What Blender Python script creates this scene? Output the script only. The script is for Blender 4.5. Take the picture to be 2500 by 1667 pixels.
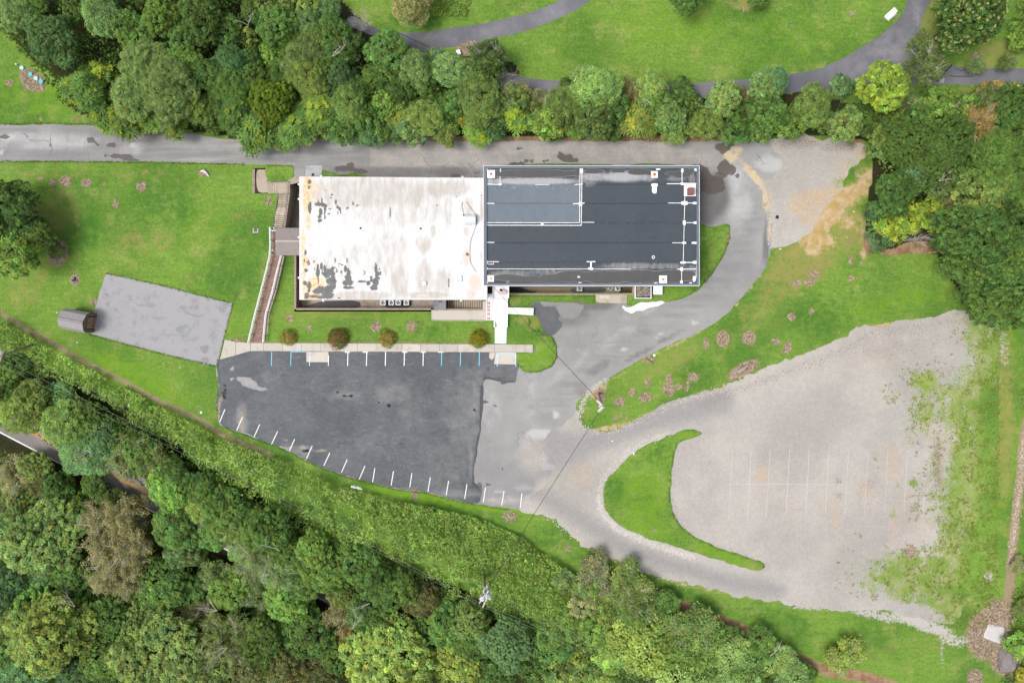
import bpy, math, random
import numpy as np
from mathutils import Vector
from mathutils.geometry import delaunay_2d_cdt

# ------------------------------------------------------------------ scene, camera, sky, sun, exposure
sc = bpy.context.scene
for o in list(bpy.data.objects):
    bpy.data.objects.remove(o)
COL = sc.collection
H, S = 100.0, 0.06            # flying height above the car park, metres per photo pixel at z = 0
cam = bpy.data.objects.new('camera', bpy.data.cameras.new('camera'))
cam.data.sensor_width, cam.data.lens = 36.0, 24.0
cam.data.clip_start, cam.data.clip_end = 1.0, 3000.0
cam.location = (0, 0, H)
COL.objects.link(cam)
sc.camera = cam
SUN_EL, SUN_AZ = math.radians(61), math.radians(250)   # clockwise from +Y (up in the photo)
world = bpy.data.worlds.new('World')
sc.world = world
world.use_nodes = True
wn = world.node_tree
sky = wn.nodes.new('ShaderNodeTexSky')
sky.sky_type = 'NISHITA'
sky.sun_disc = False
sky.sun_elevation, sky.sun_rotation = SUN_EL, SUN_AZ
sky.air_density, sky.dust_density, sky.ozone_density = 1.0, 4.0, 1.0
hs = wn.nodes.new('ShaderNodeHueSaturation')           # thin overcast: the blue is mostly washed out
hs.inputs['Saturation'].default_value = 0.5
wn.links.new(sky.outputs[0], hs.inputs['Color'])
wn.links.new(hs.outputs[0], wn.nodes['Background'].inputs[0])
wn.nodes['Background'].inputs[1].default_value = 0.13
sun = bpy.data.objects.new('sun', bpy.data.lights.new('sun', 'SUN'))
sun.data.energy, sun.data.angle, sun.data.color = 1.4, math.radians(22), (1.0, 0.965, 0.91)
d = Vector((-math.sin(SUN_AZ) * math.cos(SUN_EL), -math.cos(SUN_AZ) * math.cos(SUN_EL), -math.sin(SUN_EL)))
sun.rotation_euler = d.to_track_quat('-Z', 'Y').to_euler()
COL.objects.link(sun)
sc.view_settings.view_transform = 'Standard'
sc.view_settings.look = 'None'
sc.view_settings.gamma = 1.0
sc.view_settings.use_curve_mapping = False
sc.view_settings.exposure = 0.55

# ------------------------------------------------------------------ numbers: noise, terrain, photo-pixel to place
rng = np.random.default_rng(7)
random.seed(7)

def vnoise(x, y, seed=0):
    x = np.asarray(x, float); y = np.asarray(y, float)
    xi, yi = np.floor(x).astype(np.int64), np.floor(y).astype(np.int64)
    xf, yf = x - xi, y - yi
    u, v = xf * xf * (3 - 2 * xf), yf * yf * (3 - 2 * yf)
    def h(a, b):
        n = (a * 374761393 + b * 668265263 + seed * 1442695041) & 0xffffffff
        n = ((n ^ (n >> 13)) * 1274126177) & 0xffffffff
        return ((n ^ (n >> 16)) & 0xffff) / 65535.0
    return (h(xi, yi) * (1 - u) + h(xi + 1, yi) * u) * (1 - v) + (h(xi, yi + 1) * (1 - u) + h(xi + 1, yi + 1) * u) * v

def fbm(x, y, f, octv=4, seed=0):
    t, a, s = 0.0, 1.0, 0.0
    for k in range(octv):
        t = t + a * vnoise(np.asarray(x) * f * 2 ** k, np.asarray(y) * f * 2 ** k, seed + k * 17); s += a; a *= 0.5
    return t / s

def sstep(a, b, x):
    t = np.clip((np.asarray(x, float) - a) / (b - a), 0, 1)
    return t * t * (3 - 2 * t)

def poly_dist(x, y, pl):
    best = np.full(np.shape(x), 1e9); sign = np.zeros(np.shape(x))
    for (ax, ay), (bx, by) in zip(pl[:-1], pl[1:]):
        dx, dy = bx - ax, by - ay
        t = np.clip(((x - ax) * dx + (y - ay) * dy) / (dx * dx + dy * dy), 0, 1)
        ex, ey = x - (ax + t * dx), y - (ay + t * dy)
        dd = np.hypot(ex, ey); s = np.where(dx * ey - dy * ex < 0, 1.0, -1.0)
        m = dd < best
        best = np.where(m, dd, best); sign = np.where(m, s, sign)
    return best * sign

BANK_PX = [(-900, 330), (-200, 650), (0, 752), (120, 815), (300, 922), (480, 1008), (560, 1060), (700, 1118), (830, 1178), (960, 1212),
           (1120, 1240), (1270, 1300), (1400, 1395), (1600, 1480), (1750, 1560), (1900, 1620), (2050, 1680), (2400, 1800), (3300, 2100)]
BANK = [((a - 1250) * S, (833.5 - b) * S) for a, b in BANK_PX]

def gz(x, y):
    x = np.asarray(x, float); y = np.asarray(y, float)
    rise = 2.6 * sstep(3.0, 25.5, y) ** 1.25
    dd = poly_dist(x, y, BANK)
    return rise - 13.0 * sstep(0.0, 27.0, dd)

def W(px, py, z):
    k = S * (H - np.asarray(z, float)) / H
    return (np.asarray(px, float) - 1250) * k, (833.5 - np.asarray(py, float)) * k

def G(px, py, dz=0.0):
    z = np.zeros(np.shape(np.asarray(px, float) + np.asarray(py, float)))
    for _ in range(10):
        x, y = W(px, py, z)
        z = gz(x, y) + dz
    x, y = W(px, py, z)
    return x, y, z

def g1(px, py, dz=0.0):
    x, y, z = G(px, py, dz)
    return Vector((float(x), float(y), float(z)))

def to_px(x, y, z):
    k = S * (H - np.asarray(z, float)) / H
    return np.asarray(x) / k + 1250, 833.5 - np.asarray(y) / k

def blobs(px, py, lst, r0=0.6, r1=1.4):
    """soft ellipses (cx, cy, rx, ry[, amount[, angle in degrees]]): full inside, gone at 1.4 radii."""
    out = np.zeros(np.shape(px))
    for b in lst:
        cx, cy, rx, ry = b[:4]; a = b[4] if len(b) > 4 else 1.0; an = math.radians(b[5]) if len(b) > 5 else 0.0
        dx, dy = px - cx, py - cy
        u, v = dx * math.cos(an) + dy * math.sin(an), -dx * math.sin(an) + dy * math.cos(an)
        q = np.hypot(u / rx, v / ry)
        out = np.maximum(out, a * np.clip((r1 - q) / (r1 - r0), 0, 1))
    return out

def line_mask(px, py, pl, half, soft):
    return np.clip((half + soft - np.abs(poly_dist(px, py, pl))) / (2 * soft) , 0, 1)

def in_poly(x, y, poly):
    x = np.asarray(x); y = np.asarray(y); c = np.zeros(x.shape, bool)
    n = len(poly)
    for i in range(n):
        ax, ay = poly[i]; bx, by = poly[i - 1]
        if ay == by: continue
        c ^= ((ay > y) != (by > y)) & (x < (bx - ax) * (y - ay) / (by - ay) + ax)
    return c

def catmull(p, step, closed=True):
    p = [np.array(q, float) for q in p]; n = len(p); out = []
    for i in range(n if closed else n - 1):
        if closed: a, b, c, e = p[i - 1], p[i], p[(i + 1) % n], p[(i + 2) % n]
        else: a, b, c, e = p[max(i - 1, 0)], p[i], p[i + 1], p[min(i + 2, n - 1)]
        m = max(1, int(np.linalg.norm(c - b) / step))
        for k in range(m):
            t = k / m
            out.append(0.5 * (2 * b + (c - a) * t + (2 * a - 5 * b + 4 * c - e) * t * t + (3 * b - a - 3 * c + e) * t ** 3))
    if not closed: out.append(p[-1])
    return np.array(out)

def densify(p, step, closed=True):
    out = []; n = len(p)
    for i in range(n if closed else n - 1):
        a, b = np.array(p[i], float), np.array(p[(i + 1) % n], float)
        m = max(1, int(np.linalg.norm(b - a) / step))
        out += [a + (b - a) * k / m for k in range(m)]
    if not closed: out.append(np.array(p[-1], float))
    return np.array(out)

# ------------------------------------------------------------------ objects
def tag(o, label=None, cat=None, group=None, kind=None):
    if label: o['label'] = label
    if cat: o['category'] = cat
    if group: o['group'] = group
    if kind: o['kind'] = kind
    return o

def empty(name, loc=(0, 0, 0), rz=0.0, parent=None):
    o = bpy.data.objects.new(name, None)
    o.location = loc; o.rotation_euler = (0, 0, rz); o.empty_display_size = 0.3
    o.parent = parent
    COL.objects.link(o)
    return o

def link(name, me, mat=None, parent=None, loc=None):
    o = bpy.data.objects.new(name, me)
    if mat is not None and not me.materials: me.materials.append(mat)
    if loc is not None: o.location = loc
    o.parent = parent
    COL.objects.link(o)
    return o

def copy_tree(o, parent=None):
    c = o.copy(); COL.objects.link(c)
    if parent is not None: c.parent = parent
    for ch in o.children: copy_tree(ch, c)
    return c

def mesh_np(name, V, F, attrs=None, smooth=False):
    """V (n,3), F (m,k) arrays of one polygon size."""
    V = np.asarray(V, np.float32); F = np.asarray(F, np.int32); m, k = F.shape
    me = bpy.data.meshes.new(name)
    me.vertices.add(len(V)); me.vertices.foreach_set('co', V.ravel())
    me.loops.add(m * k); me.loops.foreach_set('vertex_index', F.ravel())
    me.polygons.add(m); me.polygons.foreach_set('loop_start', np.arange(0, m * k, k, dtype=np.int32))
    if smooth: me.polygons.foreach_set('use_smooth', np.ones(m, bool))
    me.update(calc_edges=True)
    for nm, a in (attrs or {}).items():
        a = np.asarray(a, np.float32)
        if a.ndim == 1:
            me.attributes.new(nm, 'FLOAT', 'POINT').data.foreach_set('value', a)
        else:
            c4 = np.ones((len(V), 4), np.float32); c4[:, :3] = a
            me.attributes.new(nm, 'FLOAT_COLOR', 'POINT').data.foreach_set('color', c4.ravel())
    return me

class MB:
    """collects boxes, prisms and tubes into one mesh"""
    def __init__(s): s.v, s.f = [], []
    def add(s, v, f):
        n = len(s.v); s.v += [tuple(map(float, q)) for q in v]; s.f += [tuple(i + n for i in q) for q in f]; return s
    def box(s, x0, y0, z0, x1, y1, z1):
        return s.prism([(x0, y0), (x1, y0), (x1, y1), (x0, y1)], z0, z1)
    def obox(s, c, ax, hl, hw, z0, z1):
        """box along the unit direction ax about c"""
        ux, uy = ax; cx, cy = c[0], c[1]
        p = [(cx + ux * a - uy * b, cy + uy * a + ux * b) for a, b in ((-hl, -hw), (hl, -hw), (hl, hw), (-hl, hw))]
        return s.prism(p, z0, z1)
    def prism(s, p, z0, z1):
        """z0, z1 numbers or one value per corner; corners counter-clockwise or not, both fine"""
        n = len(p); a = sum(p[i - 1][0] * p[i][1] - p[i][0] * p[i - 1][1] for i in range(n))
        z0 = [z0] * n if np.isscalar(z0) else list(z0); z1 = [z1] * n if np.isscalar(z1) else list(z1)
        if a < 0: p, z0, z1 = p[::-1], z0[::-1], z1[::-1]
        v = [(q[0], q[1], z) for q, z in zip(p, z0)] + [(q[0], q[1], z) for q, z in zip(p, z1)]
        f = [tuple(range(n - 1, -1, -1)), tuple(range(n, 2 * n))] + [(i, (i + 1) % n, n + (i + 1) % n, n + i) for i in range(n)]
        return s.add(v, f)
    def tube(s, pts, r, n=6, cap=True):
        pts = [Vector(q) for q in pts]; r = [r] * len(pts) if np.isscalar(r) else r
        v, f = [], []
        for i, q in enumerate(pts):
            t = (pts[min(i + 1, len(pts) - 1)] - pts[max(i - 1, 0)]).normalized()
            a = t.orthogonal().normalized() if abs(t.z) > 0.95 else t.cross(Vector((0, 0, 1))).normalized()
            b = t.cross(a)
            v += [tuple(q + (a * math.cos(2 * math.pi * k / n) + b * math.sin(2 * math.pi * k / n)) * r[i]) for k in range(n)]
        for i in range(len(pts) - 1):
            f += [(i * n + k, i * n + (k + 1) % n, (i + 1) * n + (k + 1) % n, (i + 1) * n + k) for k in range(n)]
        if cap:
            f += [tuple(range(n - 1, -1, -1)), tuple((len(pts) - 1) * n + k for k in range(n))]
        return s.add(v, f)
    def cyl(s, x, y, z0, z1, r, n=16, r1=None):
        return s.tube([(x, y, z0), (x, y, z1)], [r, r if r1 is None else r1], n)
    def rock(s, x, y, z, rx, ry, rz_, seed=0, n=7):
        """a lumpy stone of three rings"""
        rr = random.Random(seed); v, f = [], []
        for k, (h, w) in enumerate(((-0.3, 0.85), (0.25, 1.0), (0.75, 0.72))):
            for i in range(n):
                a = 2 * math.pi * (i + rr.uniform(-.2, .2)) / n; q = w * rr.uniform(.82, 1.12)
                v.append((x + rx * q * math.cos(a), y + ry * q * math.sin(a), z + rz_ * (h + rr.uniform(-.1, .1))))
        v.append((x, y, z + rz_))
        for k in range(2):
            f += [(k * n + i, k * n + (i + 1) % n, (k + 1) * n + (i + 1) % n, (k + 1) * n + i) for i in range(n)]
        f += [(2 * n + i, 2 * n + (i + 1) % n, 3 * n) for i in range(n)]
        return s.add(v, f)
    def obj(s, name, mat, parent=None, loc=(0, 0, 0), rz=0.0, smooth=False):
        me = bpy.data.meshes.new(name); me.from_pydata(s.v, [], s.f); me.update()
        if smooth: me.polygons.foreach_set('use_smooth', np.ones(len(me.polygons), bool))
        o = link(name, me, mat, parent, loc)
        if rz: o.rotation_euler = (0, 0, rz)
        return o

# ------------------------------------------------------------------ materials
class NB:
    def __init__(s, name):
        s.m = bpy.data.materials.new(name); s.m.use_nodes = True
        s.nt = s.m.node_tree; s.b = s.nt.nodes['Principled BSDF']; s.out = s.nt.nodes['Material Output']
        s.tc = s.nt.nodes.new('ShaderNodeTexCoord'); s.vec = s.tc.outputs['Object']
        s.b.inputs['Specular IOR Level'].default_value = 0.25
        s.b.inputs['Roughness'].default_value = 0.85
    def put(s, sock, v):
        if hasattr(v, 'is_output'): s.nt.links.new(v, sock)
        elif isinstance(v, (tuple, list)) and len(v) == 3 and sock.type == 'RGBA': sock.default_value = (*v, 1)
        else: sock.default_value = v
    def scaled(s, sx, sy, sz=1.0, rot=0.0):
        n = s.nt.nodes.new('ShaderNodeMapping'); s.nt.links.new(s.tc.outputs['Object'], n.inputs[0])
        n.inputs['Scale'].default_value = (sx, sy, sz); n.inputs['Rotation'].default_value = (0, 0, rot)
        return n.outputs[0]
    def noise(s, scale, detail=3, rough=0.55, dist=0.0, vec=None):
        n = s.nt.nodes.new('ShaderNodeTexNoise'); s.nt.links.new(vec or s.vec, n.inputs['Vector'])
        n.inputs['Scale'].default_value = scale; n.inputs['Detail'].default_value = detail
        n.inputs['Roughness'].default_value = rough; n.inputs['Distortion'].default_value = dist
        return n.outputs['Fac']
    def vor(s, scale, feat='DISTANCE_TO_EDGE', vec=None):
        n = s.nt.nodes.new('ShaderNodeTexVoronoi'); n.feature = feat; s.nt.links.new(vec or s.vec, n.inputs['Vector'])
        n.inputs['Scale'].default_value = scale
        return n.outputs['Distance'] if feat != 'COLOR' else n.outputs['Color']
    def warp(s, amount, scale):
        n = s.nt.nodes.new('ShaderNodeTexNoise'); s.nt.links.new(s.vec, n.inputs['Vector']); n.inputs['Scale'].default_value = scale; n.inputs['Detail'].default_value = 3
        a = s.nt.nodes.new('ShaderNodeVectorMath'); a.operation = 'MULTIPLY_ADD'
        s.nt.links.new(n.outputs['Color'], a.inputs[0]); a.inputs[1].default_value = (amount,) * 3; s.nt.links.new(s.vec, a.inputs[2])
        return a.outputs[0]
    def attr(s, name, color=False):
        n = s.nt.nodes.new('ShaderNodeAttribute'); n.attribute_name = name
        return n.outputs['Color'] if color else n.outputs['Fac']
    def op(s, kind, a, b=0.0, c=None):
        n = s.nt.nodes.new('ShaderNodeMath'); n.operation = kind; s.put(n.inputs[0], a); s.put(n.inputs[1], b)
        if c is not None: s.put(n.inputs[2], c)
        return n.outputs[0]
    def mul(s, a, b): return s.op('MULTIPLY', a, b)
    def add(s, a, b): return s.op('ADD', a, b)
    def ss(s, x, lo, hi):
        n = s.nt.nodes.new('ShaderNodeMapRange'); n.interpolation_type = 'SMOOTHSTEP'; n.clamp = True
        s.put(n.inputs[0], x); n.inputs[1].default_value = lo; n.inputs[2].default_value = hi
        return n.outputs[0]
    def ragged(s, mask, nz, amp, soft=0.08):
        """a mask whose edge is torn by noise"""
        return s.ss(s.op('MULTIPLY_ADD', s.add(nz, -0.5), amp, mask), 0.5 - soft, 0.5 + soft)
    def mix(s, f, a, b, blend='MIX'):
        n = s.nt.nodes.new('ShaderNodeMix'); n.data_type = 'RGBA'; n.blend_type = blend
        s.put(n.inputs[0], f); s.put(n.inputs[6], a); s.put(n.inputs[7], b)
        return n.outputs[2]
    def vary(s, col, f, lo=0.8, hi=1.2):
        """multiply a colour by lo..hi along f"""
        v = s.op('MULTIPLY_ADD', f, hi - lo, lo)
        n = s.nt.nodes.new('ShaderNodeCombineColor')
        for i in range(3): s.nt.links.new(v, n.inputs[i])
        return s.mix(1.0, col, n.outputs[0], 'MULTIPLY')
    def bump(s, h, strength, dist=0.05):
        n = s.nt.nodes.new('ShaderNodeBump'); n.inputs['Strength'].default_value = strength; n.inputs['Distance'].default_value = dist
        s.nt.links.new(h, n.inputs['Height']); s.nt.links.new(n.outputs[0], s.b.inputs['Normal'])
    def done(s, col, rough=None, spec=None, metal=None):
        s.put(s.b.inputs['Base Color'], col)
        if rough is not None: s.put(s.b.inputs['Roughness'], rough)
        if spec is not None: s.b.inputs['Specular IOR Level'].default_value = spec
        if metal is not None: s.b.inputs['Metallic'].default_value = metal
        return s.m

def plain(name, col, rough=0.7, vary=0.25, scale=6.0, metal=None, spec=None, bump=0.0):
    n = NB(name); z = n.noise(scale, 4, 0.6)
    if bump: n.bump(z, bump, 0.03)
    return n.done(n.vary(col, z, 1 - vary, 1 + vary), rough, spec, metal)

# ------------------------------------------------------------------ sheets that lie on the ground
def sheet(name, outline, mat, dz, cell=0.8, smooth=True, jit=0.08, masks=None, kind='structure', parent=None, thick=0.0, step=6.0, absz=None, bump=None):
    """a patch of ground cover traced from the photo, following the terrain; thick > 0 gives it sides"""
    p = catmull(outline, step) if smooth else densify(outline, step)
    if absz is None: x, y, z = G(p[:, 0], p[:, 1], dz)
    else: x, y = W(p[:, 0], p[:, 1], absz); z = np.full(len(x), float(absz))
    if jit:
        s0 = rng.integers(1000)
        x = x + (fbm(x, y, 1.1, 3, s0) - 0.5) * jit * 4; y = y + (fbm(x, y, 1.1, 3, s0 + 77) - 0.5) * jit * 4
    poly = list(zip(x.tolist(), y.tolist())); n = len(poly)
    gx, gy = np.meshgrid(np.arange(min(x) + cell / 2, max(x), cell), np.arange(min(y) + cell / 2, max(y), cell))
    gx = gx.ravel() + rng.uniform(-.01, .01, gx.size); gy = gy.ravel() + rng.uniform(-.01, .01, gy.size)
    k = in_poly(gx, gy, poly)
    pts = [Vector(q) for q in poly] + [Vector(q) for q in zip(gx[k].tolist(), gy[k].tolist())]
    v, e, f, *_ = delaunay_2d_cdt(pts, [(i, (i + 1) % n) for i in range(n)], [], 1, 1e-4)
    xy = np.array([(q.x, q.y) for q in v]); F = np.array([q if len(q) == 3 else q[:3] for q in f], np.int32)
    a = xy[F]; cr = (a[:, 1, 0] - a[:, 0, 0]) * (a[:, 2, 1] - a[:, 0, 1]) - (a[:, 1, 1] - a[:, 0, 1]) * (a[:, 2, 0] - a[:, 0, 0])
    F[cr < 0] = F[cr < 0][:, ::-1]
    zz = (gz(xy[:, 0], xy[:, 1]) + dz) if absz is None else np.full(len(xy), float(absz))
    px, py = to_px(xy[:, 0], xy[:, 1], zz)
    if bump is not None: zz = zz + bump(xy[:, 0], xy[:, 1])
    at = masks(px, py) if masks else {}
    V = np.column_stack([xy, zz])
    if thick:
        ed = {}
        for t in F.tolist():
            for i in range(3):
                ed[(t[i], t[(i + 1) % 3])] = 1
        bo = [q for q in ed if (q[1], q[0]) not in ed]
        ids = sorted({i for q in bo for i in q}); m = {i: len(V) + j for j, i in enumerate(ids)}
        V = np.vstack([V, V[ids] - np.array([0, 0, thick])])
        F = np.vstack([F] + [np.array([(b, a_, m[a_]), (b, m[a_], m[b])]) for a_, b in bo])
        at = {q: np.concatenate([w, w[ids]]) for q, w in at.items()}
    o = link(name, mesh_np(name, V, F, at), mat, parent)
    if kind and parent is None: o['kind'] = kind
    return o
# ------------------------------------------------------------------ ground cover materials
GRASS_A, GRASS_B, GRASS_Y = (0.092, 0.192, 0.029), (0.158, 0.272, 0.042), (0.25, 0.295, 0.078)

def grass_color(n):
    big, mid, fine, blade = n.noise(0.07, 3), n.noise(0.35, 4, 0.6), n.noise(2.6, 4, 0.65), n.noise(9.0, 3, 0.7)
    c = n.mix(n.ss(big, 0.36, 0.62), GRASS_A, GRASS_B)
    c = n.mix(n.mul(n.ss(mid, 0.48, 0.75), 0.75), c, GRASS_Y)
    c = n.mix(n.mul(n.ss(n.noise(0.9, 4, 0.6), 0.5, 0.8), 0.45), c, (0.045, 0.13, 0.02))
    stk = n.noise(1.0, 4, 0.65, 0.2, n.scaled(0.5, 2.2, 1, 0.12))
    c = n.vary(c, stk, 0.72, 1.28)
    c = n.mix(n.mul(n.ss(n.noise(1.7, 5, 0.75), 0.60, 0.72), 0.4), c, (0.26, 0.27, 0.11))
    c = n.vary(c, fine, 0.48, 1.52)
    c = n.vary(c, blade, 0.40, 1.60)
    return c, fine, blade

def mat_ground():
    n = NB('grass_ground')
    c, fine, blade = grass_color(n)
    m2 = n.noise(0.9, 5, 0.65); m3 = n.noise(5.0, 4, 0.7); sp = n.noise(14.0, 2, 0.7)
    lush = n.ss(n.op('MULTIPLY_ADD', n.add(m2, -0.5), 2.0, n.attr('lush')), 0.1, 1.1)
    c = n.mix(lush, c, n.vary((0.165, 0.315, 0.016), blade, 0.45, 1.55))
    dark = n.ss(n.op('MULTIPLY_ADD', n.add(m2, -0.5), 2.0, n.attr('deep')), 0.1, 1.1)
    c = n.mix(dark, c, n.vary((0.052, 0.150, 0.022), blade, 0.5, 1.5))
    dry = n.ss(n.op('MULTIPLY_ADD', n.add(m2, -0.5), 2.4, n.attr('dry')), 0.15, 1.15)
    c = n.mix(n.mul(dry, 0.8), c, n.vary((0.29, 0.25, 0.085), m3, 0.55, 1.45))
    straw = n.ragged(n.attr('straw'), m2, 1.5, 0.3)
    c = n.mix(straw, c, n.vary(n.mix(n.ss(m2, .4, .65), (0.46, 0.31, 0.12), (0.50, 0.39, 0.25)), m3, 0.6, 1.35))
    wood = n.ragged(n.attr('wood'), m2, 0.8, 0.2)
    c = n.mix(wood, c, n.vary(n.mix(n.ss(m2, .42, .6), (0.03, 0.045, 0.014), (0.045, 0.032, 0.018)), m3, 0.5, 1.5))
    litter = n.ragged(n.attr('litter'), n.noise(3.0, 4, 0.7), 0.9, 0.12)
    c = n.mix(litter, c, n.vary(n.mix(n.ss(m2, .35, .65), (0.23, 0.125, 0.07), (0.33, 0.235, 0.14)), m3, 0.45, 1.55))
    bare = n.mul(n.ragged(n.attr('bare'), n.noise(1.5, 5, 0.75), 1.9, 0.28), n.op('MULTIPLY_ADD', n.noise(2.2, 4, .7), .5, .68))
    twig = n.ss(n.noise(16.0, 2, 0.6, 1.5), 0.45, 0.62)
    c = n.mix(bare, c, n.mix(twig, n.vary((0.365, 0.28, 0.175), m3, 0.6, 1.4), (0.20, 0.145, 0.10)))
    gravel = n.ragged(n.attr('gravel'), n.noise(2.4, 6, 0.82), 2.6, 0.09)
    c = n.mix(gravel, c, n.vary((0.45, 0.42, 0.385), sp, 0.6, 1.4))
    n.bump(blade, 0.9, 0.10)
    return n.done(c, 0.9, 0.1)

def mat_asphalt():
    n = NB('weathered_asphalt')
    big, mid, fine, gr = n.noise(0.06, 4), n.noise(0.4, 5, 0.62), n.noise(3.0, 4, 0.65), n.noise(16.0, 3, 0.7)
    c = n.mix(n.ss(big, 0.35, 0.65), (0.245, 0.24, 0.235), (0.30, 0.295, 0.285))
    c = n.vary(c, mid, 0.80, 1.20)
    c = n.mix(n.mul(n.attr('lane'), n.ss(n.noise(1.0, 4, 0.6, 0, n.scaled(0.12, 1.2)), 0.35, 0.65)), c, (0.21, 0.207, 0.205))
    c = n.mix(n.ss(n.op('MULTIPLY_ADD', n.add(mid, -0.5), 0.9, n.attr('pale')), 0.15, 0.9), c, (0.42, 0.415, 0.405))
    c = n.mix(n.ss(n.op('MULTIPLY_ADD', n.add(mid, -0.5), 0.9, n.attr('warm')), 0.15, 0.9), c, n.vary((0.40, 0.36, 0.325), fine, 0.8, 1.2))
    c = n.mix(n.ss(n.op('MULTIPLY_ADD', n.add(mid, -0.5), 1.0, n.attr('dark')), 0.15, 0.85), c, n.vary((0.135, 0.13, 0.128), mid, 0.7, 1.3))
    c = n.mix(n.ragged(n.attr('seal'), n.noise(1.6, 5, 0.7), 0.5, 0.1), c, n.vary((0.115, 0.118, 0.125), mid, 0.6, 1.4))
    c = n.mix(n.ragged(n.attr('sand'), n.noise(1.2, 5, 0.7), 1.2, 0.3), c, n.vary((0.50, 0.41, 0.27), fine, 0.8, 1.2))
    st = n.ragged(n.attr('stain'), n.noise(1.4, 5, 0.68), 1.1, 0.06)
    c = n.mix(n.mul(st, 0.85), c, n.vary((0.075, 0.060, 0.050), fine, 0.7, 1.4))
    scuff = n.ss(n.noise(1.0, 6, 0.75, 0.6, n.scaled(0.5, 2.0, 1, 0.5)), 0.60, 0.72)
    c = n.mix(n.mul(scuff, n.mul(n.attr('scuff'), 0.7)), c, (0.47, 0.46, 0.45))
    cr = n.op('SUBTRACT', 1.0, n.ss(n.vor(0.30, vec=n.warp(1.6, 0.7)), 0.004, 0.016))
    cr = n.mul(cr, n.mul(n.ss(n.noise(0.13, 3), 0.46, 0.58), n.attr('crack')))
    c = n.mix(n.mul(cr, 0.75), c, (0.10, 0.098, 0.095))
    c = n.vary(c, fine, 0.88, 1.12); c = n.vary(c, gr, 0.78, 1.22)
    n.bump(gr, 0.5, 0.02)
    return n.done(c, n.mix(st, (0.9,) * 3, (0.55,) * 3), 0.25)

def mat_sealed():
    n = NB('sealed_asphalt')
    big, mid, fine, gr = n.noise(0.10, 4), n.noise(0.55, 5, 0.66), n.noise(3.5, 4, 0.7), n.noise(18.0, 3, 0.7)
    c = n.mix(n.ss(big, 0.30, 0.70), (0.084, 0.091, 0.100), (0.126, 0.132, 0.140))
    c = n.vary(c, mid, 0.74, 1.28)
    c = n.mix(n.mul(n.ss(n.op('MULTIPLY_ADD', n.add(mid, -0.5), 1.0, n.attr('pale')), 0.1, 0.9), 0.8), c, (0.22, 0.22, 0.215))
    scuff = n.ss(n.noise(1.6, 8, 0.84, 0.6, n.scaled(0.35, 1.5, 1, 0.18)), 0.545, 0.68)
    c = n.mix(n.mul(scuff, 0.55), c, (0.27, 0.272, 0.27))
    spk = n.ss(n.noise(5.5, 4, 0.8), 0.585, 0.70)
    c = n.mix(n.mul(spk, n.op('MULTIPLY_ADD', n.ss(big, 0.4, 0.62), 0.45, .2)), c, (0.25, 0.25, 0.25))
    ln = n.op('SUBTRACT', 1.0, n.ss(n.vor(1.1, vec=n.warp(1.2, 1.6)), 0.004, 0.030))
    ln = n.mul(ln, n.ss(n.noise(0.16, 3), 0.46, 0.66))
    c = n.mix(n.mul(ln, 0.35), c, (0.27, 0.27, 0.265))
    c = n.mix(n.mul(n.ragged(n.attr('edge'), n.noise(1.2, 4, .7), .7, .2), .85), c, n.vary((0.062, 0.066, 0.072), mid, .8, 1.3))
    blk = n.ragged(n.attr('hole'), n.noise(2.6, 4, 0.7), 1.2, 0.08)
    c = n.mix(blk, c, (0.02, 0.021, 0.023))
    pt = n.mul(n.ragged(n.attr('patch'), n.noise(1.5, 5, 0.7), 1.0, 0.12), .85)
    c = n.mix(pt, c, n.vary((0.33, 0.325, 0.32), mid, 0.85, 1.15))
    c = n.mix(n.ragged(n.attr('dirt'), n.noise(1.3, 5, 0.7), 1.4, 0.35), c, n.vary((0.30, 0.26, 0.205), fine, 0.7, 1.3))
    c = n.vary(c, n.noise(1.4, 6, 0.8, 0, n.scaled(0.8, 1.3, 1, .2)), 0.62, 1.40); c = n.vary(c, fine, 0.72, 1.28); c = n.vary(c, gr, 0.66, 1.34)
    n.bump(gr, 0.5, 0.02)
    return n.done(c, 0.85, 0.25)

def mat_road(name, a, b, amount=1.0):
    n = NB(name)
    big, mid, fine, gr = n.noise(0.12, 3), n.noise(0.6, 5, 0.65), n.noise(3.5, 4, 0.65), n.noise(16, 3, 0.7)
    c = n.mix(n.ss(big, 0.35, 0.65), a, b); c = n.vary(c, mid, 0.82, 1.2)
    c = n.mix(n.mul(n.attr('pale'), n.ss(mid, 0.3, 0.7)), c, (0.30, 0.295, 0.295))
    cr = n.op('SUBTRACT', 1.0, n.ss(n.vor(0.22, vec=n.warp(1.6, 0.5)), 0.003, 0.012))
    c = n.mix(n.mul(cr, n.mul(n.ss(n.noise(0.1, 2), 0.5, 0.6), 0.6)), c, (0.05, 0.05, 0.055))
    c = n.vary(c, fine, 0.85, 1.15); c = n.vary(c, gr, 0.78, 1.22)
    n.bump(gr, 0.4, 0.02)
    return n.done(c, 0.85, 0.25)

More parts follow.
